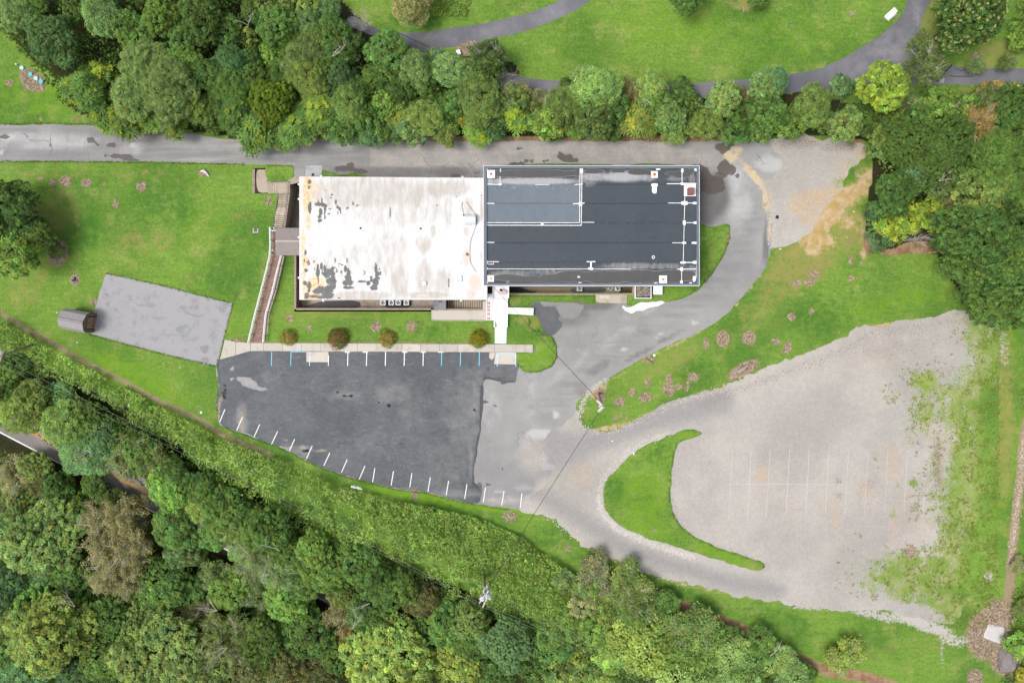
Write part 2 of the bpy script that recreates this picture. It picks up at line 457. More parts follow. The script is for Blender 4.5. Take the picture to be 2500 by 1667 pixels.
def mat_gravel():
    n = NB('pale_gravel')
    big, mid, fine, gr = n.noise(0.08, 4), n.noise(0.5, 5, 0.62), n.noise(5.0, 4, 0.7), n.noise(20.0, 3, 0.75)
    c = n.mix(n.ss(big, 0.34, 0.66), (0.345, 0.325, 0.297), (0.425, 0.399, 0.365)); c = n.vary(c, mid, 0.88, 1.1)
    c = n.mix(n.ss(n.op('MULTIPLY_ADD', n.add(mid, -0.5), 0.8, n.attr('track')), 0.15, 0.9), c, n.vary((0.285, 0.277, 0.27), mid, 0.88, 1.12))
    c = n.vary(c, n.noise(1.6, 5, .75), .80, 1.18)
    c = n.mix(n.mul(n.ragged(n.attr('rust'), n.noise(1.7, 6, 0.85), 4.2, 0.45), 0.62), c, n.vary((0.48, 0.34, 0.20), fine, 0.8, 1.2))
    lv = n.ss(n.add(n.noise(5.0, 5, 0.8, 0.4), n.mul(n.attr('litter'), 0.20)), 0.66, 0.74)
    c = n.mix(n.mul(lv, n.ss(n.attr('litter'), 0.02, 0.2)), c, n.vary((0.17, 0.13, 0.10), fine, 0.5, 1.5))
    spk = n.ss(n.noise(4.2, 4, 0.78), 0.675, 0.73)
    c = n.mix(n.mul(spk, 0.7), c, (0.13, 0.11, 0.08))
    c = n.vary(c, fine, 0.76, 1.24); c = n.vary(c, n.noise(8.5, 3, .8), 0.66, 1.34); c = n.vary(c, gr, 0.66, 1.34)
    w = n.op('MULTIPLY_ADD', n.add(n.add(n.mul(n.noise(0.6, 4, 0.7), 0.36), n.mul(n.noise(3.6, 6, 0.9), 0.64)), -.5), 2.3, .5)
    wd = n.ss(n.add(w, n.op('MULTIPLY_ADD', n.add(n.op('MINIMUM', n.attr('weed'), 0.80), n.mul(n.op('MAXIMUM', n.add(n.attr('weed'), -1.0), 0.0), 2.5)), 0.74, -0.45)), 0.42, 0.60)
    gcol, _, blade = grass_color(n)
    gcol = n.mix(n.mul(n.op('SUBTRACT', 1.0, n.ss(n.attr('weed'), 0.95, 1.25)), 0.6), gcol, n.vary(n.mix(n.ss(n.noise(.35, 3), .4, .6), (0.205, 0.285, 0.045), (0.32, 0.335, 0.12)), blade, 0.5, 1.5))
    c = n.mix(n.mul(wd, n.ss(n.attr('weed'), 0.03, 0.2)), c, gcol)
    n.bump(gr, 0.7, 0.04)
    return n.done(c, 0.92, 0.15)

def mat_concrete(name, col=(0.48, 0.44, 0.385), dirt=(0.27, 0.23, 0.19), amount=0.6):
    n = NB(name)
    mid, fine, gr = n.noise(0.7, 5, 0.65), n.noise(4.0, 4, 0.65), n.noise(22.0, 3, 0.7)
    info = n.nt.nodes.new('ShaderNodeObjectInfo')
    c = n.vary(col, info.outputs['Random'], 0.90, 1.10)
    c = n.mix(n.mul(n.ss(mid, 0.48, 0.78), amount), c, dirt)
    c = n.vary(c, fine, 0.87, 1.13); c = n.vary(c, gr, 0.85, 1.15)
    n.bump(gr, 0.3, 0.015)
    return n.done(c, 0.85, 0.25)

M_GROUND, M_ASPH, M_SEAL, M_GRAV = mat_ground(), mat_asphalt(), mat_sealed(), mat_gravel()
M_PATHRD = mat_road('dark_park_asphalt', (0.125, 0.125, 0.142), (0.175, 0.173, 0.188))
M_LOWRD = mat_road('country_road_asphalt', (0.19, 0.17, 0.165), (0.225, 0.205, 0.195))
M_CONC = mat_concrete('pale_concrete')
M_CONCD = mat_concrete('dirty_concrete', (0.40, 0.35, 0.285), (0.17, 0.14, 0.11), 0.9)
M_PAD = mat_concrete('grey_pad_asphalt', (0.335, 0.33, 0.335), (0.19, 0.19, 0.195), 1.0)
M_WPAINT = plain('white_paint', (0.80, 0.80, 0.80), 0.6, 0.06, 4)
M_WALKWHITE = plain('white_painted_concrete', (0.76, 0.775, 0.79), 0.55, 0.07, 1.5)
M_BLUE = plain('pale_blue_line_paint', (0.16, 0.52, 0.70), 0.6, 0.12, 4)
M_LBLUE = plain('faded_blue_line_paint', (0.42, 0.66, 0.80), 0.6, 0.10, 4)
M_LINE = plain('white_line_paint', (0.78, 0.78, 0.77), 0.6, 0.12, 3)
M_FAINT = plain('worn_line_paint', (0.51, 0.49, 0.465), 0.7, 0.3, 3)
M_YLINE = plain('yellow_line_paint', (0.62, 0.30, 0.03), 0.6, 0.2, 3)

# ------------------------------------------------------------------ the ground, one sheet to the horizon, open where areaways and stairs go down
HOLES_PX = [(617, 411, 651, 473), (651, 441, 733, 473), (665, 473, 733, 557), (718, 623, 745, 757), (718, 715, 1060, 757), (1060, 715, 1178, 753),
            (1186, 690, 1203, 717), (1243, 690, 1546, 717)]
HOLES = []
for a, b, c, e in HOLES_PX:
    p, q = g1(a, b), g1(c, e)
    HOLES.append((p.x, q.y, q.x, p.y))

def grid_axis(lo, hi, step, far, extra):
    a = list(np.arange(lo, hi + 1e-6, step)); g = step
    r = hi; l = lo
    while r < far:
        g *= 1.35; r += g; l -= g; a += [r, l]
    a = sorted(a)
    for e in extra:
        i = int(np.argmin(np.abs(np.array(a) - e))); a[i] = e
    return np.array(sorted(a))

gxs = grid_axis(-84, 84, 0.42, 900, [h[0] for h in HOLES] + [h[2] for h in HOLES])
gys = grid_axis(-62, 60, 0.42, 900, [h[1] for h in HOLES] + [h[3] for h in HOLES])
XX, YY = np.meshgrid(gxs, gys); ZZ = gz(XX, YY)
ZZ = ZZ + 0.06 * (fbm(XX, YY, 0.25, 3, 5) - 0.5) * (np.abs(XX) < 90) * (poly_dist(XX, YY, BANK) < -1) * 0.0
ny, nx = XX.shape
ii, jj = np.meshgrid(np.arange(nx - 1), np.arange(ny - 1))
cx, cy = (gxs[ii] + gxs[ii + 1]) / 2, (gys[jj] + gys[jj + 1]) / 2
keep = np.ones(cx.shape, bool)
for h in HOLES:
    keep &= ~((cx > h[0]) & (cx < h[2]) & (cy > h[1]) & (cy < h[3]))
q0 = (jj * nx + ii)[keep]
GF = np.column_stack([q0, q0 + 1, q0 + nx + 1, q0 + nx])
GX, GY, GZ = XX.ravel(), YY.ravel(), ZZ.ravel()
PX, PY = to_px(GX, GY, GZ)

WOODN = [(-200, -200), (30, 100), (130, 190), (180, 270), (260, 306), (420, 318), (500, 322), (640, 352), (760, 338), (1040, 336), (1250, 338), (1480, 336), (1740, 336), (1880, 330), (2010, 330),
         (2130, 350), (2150, 300), (2060, 250), (1960, 225), (1800, 240), (1500, 232), (1300, 232), (1250, 150), (1100, 130), (980, 110), (900, 70), (830, 0), (800, -200)]
WOODE = [(2125, 360), (2130, 420), (2110, 560), (2160, 615), (2290, 620), (2320, 680), (2400, 790), (2600, 800), (2700, 200), (2400, 215), (2350, 250), (2200, 290)]
WOODS = [(-300, 830), (0, 870), (150, 915), (280, 975), (400, 1050), (520, 1140), (650, 1220), (760, 1280), (880, 1340), (1000, 1410), (1150, 1490), (1260, 1540), (1400, 1560), (1600, 1500), (1800, 1590), (1950, 1700), (1950, 2000), (-300, 2000)]
MULCH = [(-100, 700), (0, 765), (60, 800), (120, 832), (200, 880), (300, 930), (400, 985), (480, 1020), (545, 1062), (600, 1085), (660, 1110)]
MULCH2 = [(1590, 1440), (1650, 1470), (1720, 1500), (1800, 1530), (1880, 1570), (1950, 1610), (2030, 1640), (2110, 1650), (2200, 1680)]
RSTRIP = [(2520, 980), (2500, 1060), (2490, 1180), (2478, 1270), (2468, 1380), (2462, 1480)]
BEDS = [(140, 618, 26, 32), (183, 683, 13, 14), (160, 443, 16, 13), (211, 446, 13, 10), (97, 434, 6, 5), (128, 447, 10, 9, .8), (254, 448, 5, 5, .8), (345, 455, 14, 14, .55), (283, 498, 8, 12, .5),
        (497, 423, 12, 9, .75), (80, 197, 36, 24, 1, 38), (24, 203, 10, 8), (99, 290, 6, 6), (185, 292, 7, 6), (657, 491, 10, 11), (709, 777, 10, 9, .9), (757, 802, 6, 8), (918, 797, 13, 13), (1005, 797, 14, 12),
        (1765, 827, 16, 21), (1725, 838, 7, 14), (1828, 825, 17, 17), (1894, 833, 11, 7, 1, 20), (1924, 846, 9, 13), (1918, 857, 9, 8), (1815, 902, 44, 16, 1, -28), (1693, 921, 13, 12), (1677, 943, 6, 13),
        (1633, 950, 14, 18, 1, -20), (1634, 926, 8, 13), (1657, 943, 8, 8), (1580, 935, 8, 10), (1543, 957, 9, 10), (1575, 970, 17, 12), (1513, 981, 14, 11), (1504, 1020, 6, 6), (1530, 1020, 5, 5),
        (1945, 692, 12, 8, 1, -20), (1975, 690, 14, 8), (1988, 672, 12, 12), (2077, 680, 9, 6), (1932, 773, 10, 10), (1981, 760, 7, 8, 1, 60), (2078, 638, 7, 8, .8), (1465, 965, 14, 20, .9), (1585, 878, 14, 9),
        (2416, 1545, 55, 68, 1, 20), (2440, 1500, 40, 40), (2455, 1610, 40, 40, .9), (2380, 1655, 20, 25, .8), (790, 445, 4, 4, 0), (845, 1215, 20, 9, .9, 55), (1387, 1339, 7, 7, .8), (1013, 1209, 8, 14, .6), (1245, 1260, 20, 14, .45),
        (2383, 139, 10, 12, .9), (2222, 1345, 16, 20, .55), (1142, 118, 28, 18, 1, -20), (1495, 0, 6, 5), (1820, 25, 8, 6, .8), (2080, 35, 5, 8, .7), (580, 832, 22, 5, .8), (228, 738, 9, 7, .7)]
BEDS = [b for b in BEDS if len(b) < 5 or b[4] > 0]
M_AT = {}
M_AT['bare'] = np.maximum.reduce([blobs(PX, PY, BEDS, 0.75, 1.25), 0.95 * line_mask(PX, PY, MULCH, 6, 5), 0.9 * line_mask(PX, PY, RSTRIP, 12, 5)])
M_AT['bare'] = np.maximum(M_AT['bare'], line_mask(PX, PY, [(612, 836), (740, 837), (1020, 838.5), (1205, 840)], 2, 2) * .8)
M_AT['litter'] = np.maximum.reduce([line_mask(PX, PY, [(740, 339), (900, 338), (1040, 341), (1300, 340), (1500, 338), (1700, 338), (1760, 338)], 7, 4), line_mask(PX, PY, MULCH2, 13, 5),
                                    blobs(PX, PY, [(2250, 605, 60, 16), (2125, 595, 18, 26), (2180, 615, 40, 8), (1540, 340, 45, 12), (1560, 1415, 16, 10), (2080, 345, 40, 8, .7)])])
M_AT['straw'] = blobs(PX, PY, [(2010, 520, 48, 42), (2060, 480, 42, 26, .9), (1960, 500, 40, 28, .8), (2100, 460, 34, 20, .8), (2000, 590, 50, 20, .75), (1990, 560, 30, 30, .8), (2080, 545, 40, 22, .55), (2120, 430, 30, 30, .6),
                               (1985, 610, 22, 14, .8), (2110, 600, 14, 60, .5), (1460, 955, 22, 14, .9, -40)])
M_AT['straw'] = np.maximum(M_AT['straw'], .5 * line_mask(PX, PY, [(1480, 935), (1580, 875), (1700, 815), (1800, 742), (1880, 640)], 4, 4))
M_AT['straw'] = np.maximum(M_AT['straw'], .8 * line_mask(PX, PY, [(1440, 1052), (1540, 1034), (1640, 988), (1780, 944), (1900, 895), (2040, 838), (2110, 800), (2250, 785)], 5, 5))
M_AT['straw'] = np.maximum(M_AT['straw'], .7 * line_mask(PX, PY, [(1440, 1338), (1520, 1378), (1640, 1418), (1780, 1450)], 3, 3))
M_AT['dry'] = blobs(PX, PY, [(120, 530, 70, 40, .7), (330, 590, 50, 26, .6), (390, 585, 40, 30, .55), (60, 700, 60, 60, .5), (150, 500, 60, 40, .5), (600, 525, 30, 16, .5), (560, 480, 120, 20, .2), (1960, 640, 120, 60, .95, -35),
                             (2080, 560, 60, 60, .9), (1880, 720, 50, 40, .6, -40), (1640, 880, 110, 26, .6, -28), (1850, 780, 60, 40, .45), (2370, 1250, 60, 60, .45), (2420, 900, 30, 90, .5), (2452, 1000, 26, 240, .75), (2300, 1560, 60, 40, .4), (2420, 160, 70, 60, .8), (2270, 60, 20, 70, .8),
                             (2330, 225, 60, 14, .6), (2300, 260, 40, 20, .4), (1830, 12, 60, 14, .8), (760, 765, 110, 18, .45), (1300, 785, 26, 18, .7), (1255, 725, 14, 14, .7), (200, 420, 300, 14, .4), (1490, 80, 12, 60, .3), (2120, 1600, 60, 40, .3)])
M_AT['dry'] = np.maximum(M_AT['dry'], .8 * line_mask(PX, PY, [(725, 772), (850, 774), (960, 778)], 2, 3))
M_AT['lush'] = blobs(PX, PY, [(480, 560, 90, 60, .32), (2450, 1000, 26, 110, .5), (2465, 820, 24, 60, .5), (2440, 1200, 30, 80, .4), (330, 920, 140, 40, .6, 25), (1120, 1225, 260, 14, .7, 8), (1050, 20, 40, 22, 1), (1640, 60, 200, 60, .35), (1900, 90, 180, 70, .3),
                             (2180, 740, 160, 30, .45, -12), (540, 780, 40, 60, .45), (120, 250, 60, 40, .5), (20, 230, 40, 60, .4), (2300, 1360, 60, 60, .35), (2130, 150, 60, 12, .6, -40), (2480, 1560, 40, 60, .8), (300, 400, 320, 10, .3)])
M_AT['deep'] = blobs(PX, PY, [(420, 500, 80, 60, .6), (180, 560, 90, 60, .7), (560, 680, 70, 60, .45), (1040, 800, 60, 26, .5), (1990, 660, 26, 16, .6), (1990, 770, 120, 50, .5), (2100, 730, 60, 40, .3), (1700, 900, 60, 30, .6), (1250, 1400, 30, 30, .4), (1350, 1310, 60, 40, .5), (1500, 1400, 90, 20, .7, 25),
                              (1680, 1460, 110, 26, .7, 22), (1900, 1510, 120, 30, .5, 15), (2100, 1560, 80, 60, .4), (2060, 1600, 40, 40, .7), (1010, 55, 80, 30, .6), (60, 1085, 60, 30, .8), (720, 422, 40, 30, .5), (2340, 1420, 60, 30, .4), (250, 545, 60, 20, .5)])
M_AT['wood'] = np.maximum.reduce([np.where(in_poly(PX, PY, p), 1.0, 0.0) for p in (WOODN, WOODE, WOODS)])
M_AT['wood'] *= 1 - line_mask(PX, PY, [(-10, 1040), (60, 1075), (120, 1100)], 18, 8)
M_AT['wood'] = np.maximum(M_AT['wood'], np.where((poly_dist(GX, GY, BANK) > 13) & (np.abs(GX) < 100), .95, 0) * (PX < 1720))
M_AT['gravel'] = np.maximum.reduce([blobs(PX, PY, [(2370, 860, 30, 40, .75), (2400, 880, 30, 50, .6), (2420, 930, 26, 40, .5), (2380, 960, 40, 60, .5), (2390, 1090, 40, 90, .55), (2340, 1280, 40, 60, .5), (2290, 1420, 40, 24, .55), (2360, 1340, 14, 16, .9), (2415, 1408, 14, 12, .7), (2345, 1455, 30, 24, .4),
                                                   (2230, 1510, 60, 18, .8, 20), (2270, 1530, 60, 16, .75, 15), (2320, 1560, 40, 16, .6, 20), (2360, 1560, 40, 10, .5), (2140, 1500, 90, 14, .6, 12), (2300, 1600, 6, 40, .5), (2450, 850, 16, 60, .42), (2425, 790, 22, 24, .45), (1985, 1482, 60, 8, .6), (2330, 775, 40, 14, .6)]),
                                    line_mask(PX, PY, [(1386, 1290), (1330, 1253)], 3, 3) * .6])
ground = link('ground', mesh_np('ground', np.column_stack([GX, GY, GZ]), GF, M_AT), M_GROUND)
ground['kind'] = 'structure'

# ------------------------------------------------------------------ paved sheets
DRIVE = [(-140, 306), (60, 305), (130, 304), (260, 307), (420, 320), (560, 341), (752, 341), (1032, 345), (1200, 345), (1450, 344), (1700, 346), (1742, 343), (1867, 347), (1890, 368), (1907, 390), (1909, 414), (1886, 429), (1868, 455), (1880, 501), (1886, 549),
         (1882, 605), (1871, 647), (1839, 690), (1800, 737), (1757, 780), (1701, 813), (1626, 845), (1579, 870), (1522, 902), (1478, 929), (1443, 953), (1415, 974), (1404, 1000), (1396, 1026), (1376, 1058), (1352, 1080), (1348, 1095), (1372, 1120), (1372, 1150), (1346, 1196),
         (1318, 1250), (1240, 1240), (1126, 1224), (1036, 1201), (965, 1193), (887, 1173), (834, 1158), (768, 1134), (709, 1103), (634, 1073), (548, 1043), (534, 1030), (530, 1000), (527, 974), (534, 947), (531, 878), (612, 850), (900, 850), (1200, 850), (1240, 850), (1310, 850), (1325, 800), (1300, 742),
         (1380, 739), (1454, 741), (1540, 741), (1620, 738), (1690, 718), (1722, 690), (1743, 663), (1764, 627), (1778, 594), (1783, 571), (1780, 549), (1765, 549), (1740, 552), (1706, 547), (1690, 480), (1690, 430), (1650, 415), (1400, 425), (1180, 440), (900, 445), (735, 445), (702, 446), (690, 405), (640, 402), (600, 401), (352, 396), (150, 395), (0, 395), (-140, 395)]

def drive_masks(px, py):
    north = line_mask(px, py, [(-200, 350), (0, 350), (400, 358), (800, 368), (1200, 372), (1650, 378)], 46, 12)
    a = {}
    a['lane'] = np.maximum(north * .9, .7 * line_mask(px, py, [(1650, 375), (1780, 440), (1830, 540), (1800, 640), (1700, 730), (1560, 820), (1430, 900), (1330, 1000)], 26, 16))
    a['pale'] = blobs(px, py, [(1880, 400, 40, 22, .8), (1800, 480, 40, 90, .6), (1400, 800, 60, 40, .3), (1500, 830, 90, 20, .35, -30), (1400, 890, 80, 16, .35, -38), (1520, 810, 40, 10, .4, -25), (1315, 1060, 36, 14, .9), (1300, 980, 14, 60, .35), (1200, 1000, 30, 60, .4), (1697, 790, 8, 6, 1), (1523, 854, 9, 6, .9), (1610, 818, 12, 5, .8, -25),
                               (1358, 1013, 8, 8, 1.1), (1200, 1090, 8, 20, .4), (1330, 1120, 8, 12, .6), (120, 345, 140, 26, .55), (320, 365, 40, 14, .5), (1340, 1140, 24, 10, .6), (1280, 1190, 30, 10, .5), (1740, 560, 60, 16, .3), (20, 335, 18, 6, .9), (326, 351, 6, 5, 1), (5, 372, 6, 5, 1), (1560, 760, 60, 20, .4, -20), (1220, 1200, 16, 8, .6)])
    a['warm'] = np.maximum(blobs(px, py, [(1230, 1220, 50, 12, .6), (1330, 1200, 30, 40, .7), (1290, 1220, 20, 14, .8), (700, 355, 300, 10, .4), (1500, 355, 200, 12, .6), (1700, 400, 60, 40, .4), (1300, 1110, 40, 50, .6)]), .5 * north * (px > 900))
    a['dark'] = blobs(px, py, [(1740, 480, 44, 60, .95), (1720, 520, 30, 40, .8), (1380, 770, 80, 34, .55), (1440, 745, 70, 16, .7), (1300, 830, 14, 40, .6), (1420, 830, 60, 30, .25), (1290, 1160, 60, 40, .25), (960, 420, 200, 14, .6), (1100, 420, 90, 14, .7), (860, 415, 60, 14, .5), (730, 430, 26, 14, .3),
                               (1460, 900, 40, 14, .5, -35), (1640, 820, 50, 9, .5, -28), (1560, 865, 50, 8, .6, -28), (1420, 950, 20, 24, .5, -40), (1870, 600, 8, 70, .6), (1240, 940, 40, 60, .3)])
    a['seal'] = np.maximum.reduce([blobs(px, py, [(1330, 775, 36, 24, 1.2, -20), (1310, 760, 18, 22, 1.2), (1345, 800, 30, 18, 1, -30), (1400, 745, 50, 6, .55)]) * (px > 1290),
                                   blobs(px, py, [(1170, 1195, 9, 22, .9), (1275, 890, 10, 6, 0.2)])])
    a['sand'] = np.maximum(blobs(px, py, [(1780, 380, 22, 12, .9, 50), (1840, 430, 50, 10, .8, 50), (1872, 480, 12, 40, .8), (1878, 560, 6, 40, .6), (1800, 365, 14, 10, .8), (1700, 520, 4, 20, .2)]), .9 * line_mask(px, py, [(1750, 348), (1800, 385), (1850, 430), (1876, 480), (1890, 540)], 3, 10))
    a['stain'] = blobs(px, py, [(222, 341, 12, 7), (235, 338, 5, 4), (272, 352, 13, 4), (258, 340, 8, 3, .7), (240, 354, 6, 3, .8), (300, 384, 42, 7, 1, 10), (262, 378, 14, 5), (346, 347, 5, 8), (350, 358, 3, 4), (315, 336, 5, 3), (12, 332, 16, 6), (30, 340, 8, 4), (845, 411, 26, 8), (856, 404, 10, 7), (880, 418, 18, 7), (825, 414, 8, 6), (1110, 405, 24, 3), (1113, 428, 12, 5), (1060, 415, 12, 3, .8),
                                (1380, 385, 22, 8), (1368, 378, 10, 6), (1395, 392, 18, 7), (1330, 396, 26, 5), (1290, 396, 24, 5), (1262, 402, 20, 5, .9), (1356, 368, 3, 5), (1267, 364, 8, 4, .8), (1260, 361, 5, 2.5), (1765, 360, 20, 12), (1778, 350, 20, 6), (1763, 372, 6, 8), (1770, 412, 18, 20), (1790, 415, 10, 12, .9), (1735, 450, 34, 24), (1720, 430, 14, 20), (1755, 455, 16, 16), (1800, 430, 10, 8, .8, 50),
                                (1700, 408, 30, 7, 1), (1185, 981, 6, 4), (1205, 992, 8, 3), (1204, 1003, 10, 2.5), (1227, 935, 9, 3.5), (1268, 904, 4, 4), (1225, 1150, 9, 3, .9, -40), (1230, 1140, 5, 4, .8), (1194, 1181, 8, 2), (1427, 1167, 4, 4), (1250, 980, 2.5, 2.5), (555, 325, 8, 3, .8), (368, 322, 14, 5, .9), (410, 323, 6, 3, .8)])
    a['scuff'] = blobs(px, py, [(1380, 780, 120, 60, .9), (1280, 1000, 120, 120, .8), (1250, 1120, 120, 80, .7), (1480, 840, 140, 50, .9, -30), (1810, 520, 60, 120, .6), (150, 350, 200, 40, .5)])
    a['crack'] = blobs(px, py, [(150, 350, 220, 50, 1), (1800, 430, 110, 90, 1), (1240, 1050, 120, 160, .6), (1000, 415, 300, 30, 1), (1450, 800, 150, 60, .5), (700, 370, 300, 30, .25)])
    return a
driveway = sheet('driveway', DRIVE, M_ASPH, 0.013, cell=0.55, jit=0.10, masks=drive_masks)

LOT = [(531, 880), (560, 871), (610, 857), (700, 857), (800, 858), (900, 858), (1000, 858), (1100, 859), (1200, 860), (1262, 886), (1263, 910), (1261, 932), (1246, 935), (1215, 930), (1186, 926), (1181, 937), (1179, 988), (1174, 1040), (1171, 1063), (1163, 1108), (1158, 1150), (1157, 1176),
       (1163, 1184), (1172, 1191), (1172, 1210), (1168, 1229), (1126, 1223), (1036, 1200), (965, 1192), (887, 1172), (834, 1157), (768, 1133), (709, 1102), (676, 1089), (634, 1072), (589, 1053), (550, 1042), (535, 1028), (531, 1000), (530, 974), (535, 947), (532, 915)]
def lot_masks(px, py):
    return {'patch': blobs(px, py, [(608, 935, 24, 12, 1, 25), (590, 926, 14, 7, 1, 15), (632, 947, 24, 5, 1, 12), (568, 925, 6, 4, .8), (692, 1096, 14, 5, .9, 20), (708, 1090, 8, 4, .7), (568, 899, 3, 3, 1), (700, 1072, 12, 6, .6)]),
            'pale': np.maximum(blobs(px, py, [(590, 1020, 14, 40, .9), (592, 1040, 16, 20, .8), (960, 960, 50, 30, .55), (1000, 1000, 40, 60, .35), (720, 1100, 40, 14, .7, 25), (740, 1095, 18, 8, .8), (1140, 1010, 60, 120, .45), (1100, 1140, 50, 60, .4), (1160, 980, 12, 60, .6), (840, 965, 50, 14, .5), (1110, 1205, 80, 10, .6), (650, 930, 40, 26, .4), (920, 1080, 120, 40, .3), (1200, 905, 40, 14, .3)]),
                               .7 * line_mask(px, py, [(1160, 930), (1155, 1060), (1145, 1190)], 5, 4)),
            'hole': blobs(px, py, [(545, 965, 8, 14, .7), (550, 945, 8, 8, .6), (822, 959, 4, 3), (840, 964, 8, 3, .9), (855, 967, 6, 3, .9), (852, 971, 5, 2), (878, 977, 5, 2, .9), (893, 977, 6, 2, .9), (922, 985, 4, 4), (951, 990, 6, 6), (688, 915, 5, 3, .8), (1005, 905, 12, 2, .8), (745, 1100, 10, 6, .9), (765, 1096, 10, 4), (970, 1186, 6, 3, .9), (990, 1186, 8, 2.5), (1160, 1000, 4, 3, .8), (1163, 1120, 3, 40, .5)]),
            'edge': np.maximum(line_mask(px, py, [(1250, 932), (1190, 925), (1178, 940), (1174, 1040), (1163, 1110), (1158, 1180), (1170, 1190)], 4, 3), .8 * line_mask(px, py, [(1190, 900), (1183, 925)], 4, 3)),
            'dirt': blobs(px, py, [(590, 1030, 8, 30, .8), (740, 1094, 8, 5, 1), (780, 1098, 20, 4, .7), (533, 1000, 6, 26, .9), (540, 970, 8, 12, .6), (960, 1190, 90, 5, .45)])}
lot = sheet('parking_lot', LOT, M_SEAL, 0.020, cell=0.5, jit=0.09, masks=lot_masks)

GLOT = [(1331, 1067), (1358, 1045), (1390, 1022), (1405, 1000), (1414, 1010), (1416, 1030), (1433, 1046), (1472, 1054), (1507, 1046), (1537, 1031), (1582, 1007), (1627, 987), (1701, 963), (1775, 939), (1820, 918), (1890, 890), (1958, 866), (2050, 830), (2080, 808), (2101, 794), (2151, 797),
        (2199, 782), (2226, 779), (2265, 776), (2306, 767), (2333, 755), (2365, 765), (2400, 790), (2432, 830), (2440, 900), (2438, 1000), (2425, 1150), (2410, 1280), (2390, 1400), (2360, 1470), (2330, 1520), (2290, 1520), (2230, 1505), (2150, 1490), (2060, 1490), (1979, 1484), (1900, 1470), (1800, 1455), (1766, 1445), (1677, 1424),
        (1632, 1414), (1557, 1387), (1513, 1371), (1456, 1344), (1420, 1329), (1385, 1293), (1343, 1261), (1325, 1258), (1271, 1246), (1285, 1215), (1322, 1190), (1350, 1146), (1350, 1120), (1322, 1085)]
def gravel_masks(px, py):
    edge = poly_dist(px, py, [(2350, 740), (2345, 860), (2290, 930), (2270, 1010), (2290, 1080), (2278, 1200), (2262, 1330), (2190, 1420), (2160, 1470), (2240, 1530), (2330, 1600)])
    w = np.clip(0.52 + edge / 190, 0, 1.3) * (py > 740) * (px > 2050)
    w = np.clip(w + blobs(px, py, [(2170, 960, 36, 32, .42), (2205, 910, 20, 26, .38), (2250, 930, 40, 30, .45), (2215, 1075, 14, 24, .42), (2140, 1120, 14, 26, .5), (2190, 1185, 10, 14, .6), (2230, 1180, 12, 14, .5), (2182, 1250, 9, 16, .75), (2060, 1365, 36, 36, .36), (2110, 1400, 60, 50, .42), (2180, 1390, 60, 50, .42), (2100, 1305, 14, 14, .42), (2070, 1430, 60, 20, .3),
                                  (2045, 1315, 12, 12, .5), (2240, 1010, 30, 60, .3), (1920, 1350, 0.1, .1, .1), (1705, 1125, 4, 4, .6), (1990, 1260, 40, 100, .10), (2140, 1250, 80, 60, .13), (1480, 1420, 30, 6, .2)]), 0, 1.3)
    w = np.clip(w - blobs(px, py, [(2230, 1300, 60, 26, .3), (2300, 1120, 14, 60, .15), (2310, 1060, 30, 30, .12), (2230, 1500, 70, 24, .5), (2160, 1485, 80, 16, .5), (2340, 900, 40, 50, .12)]), 0, 1.3)
    li = np.maximum.reduce([.9 * line_mask(px, py, [(1720, 985), (1830, 940), (1930, 905), (2050, 860), (2120, 815), (2200, 805), (2330, 780)], 16, 22), .9 * line_mask(px, py, [(1640, 1110), (1634, 1200), (1650, 1265), (1710, 1320), (1800, 1350), (1870, 1380)], 10, 12), blobs(px, py, [(2130, 1215, 60, 60, .6), (2050, 1180, 30, 60, .4), (2290, 1130, 16, 80, 1), (2240, 1300, 60, 40, .35), (2150, 850, 90, 40, .6), (2260, 830, 60, 40, .6), (1800, 1000, 120, 30, .25), (2045, 1175, 14, 14, .9), (2050, 1210, 14, 10, .9), (2230, 1240, 16, 16, .9)])])
    ru = blobs(px, py, [(2290, 1120, 14, 60, .7), (2180, 1140, 24, 40, .6), (2110, 1200, 20, 24, .7), (2112, 1205, 8, 14, 1), (2040, 1255, 10, 40, .8), (2185, 1290, 12, 30, .7), (1918, 1245, 12, 20, .6), (1860, 1160, 16, 22, .9), (1880, 1210, 14, 14, .4), (2210, 1225, 20, 40, .4), (2040, 1275, 12, 12, .8), (2250, 1285, 40, 30, .4), (2290, 1060, 30, 30, .4), (2150, 880, 60, 30, .35), (1420, 1160, 30, 30, .5), (1400, 1330, 40, 10, .4), (2010, 1225, 10, 20, .6), (2160, 1100, 20, 20, .5)])
    tr = np.maximum.reduce([.9 * line_mask(px, py, [(1340, 1060), (1360, 1120), (1440, 1080), (1540, 1040), (1640, 1010), (1760, 980)], 34, 26), .85 * line_mask(px, py, [(1290, 1190), (1400, 1255), (1520, 1332), (1640, 1378), (1780, 1420), (1900, 1440)], 24, 22), blobs(px, py, [(1380, 1090, 50, 40, .9), (1900, 1020, 120, 60, .35), (1960, 1330, 60, 60, .3), (2180, 1010, 50, 20, .4)])])
    return {'weed': w, 'litter': np.maximum(li, .22 * sstep(1650, 2100, px)), 'rust': ru * .78, 'track': tr}
gravel = sheet('gravel_lot', GLOT, M_GRAV, 0.026, cell=0.6, jit=0.26, masks=gravel_masks)

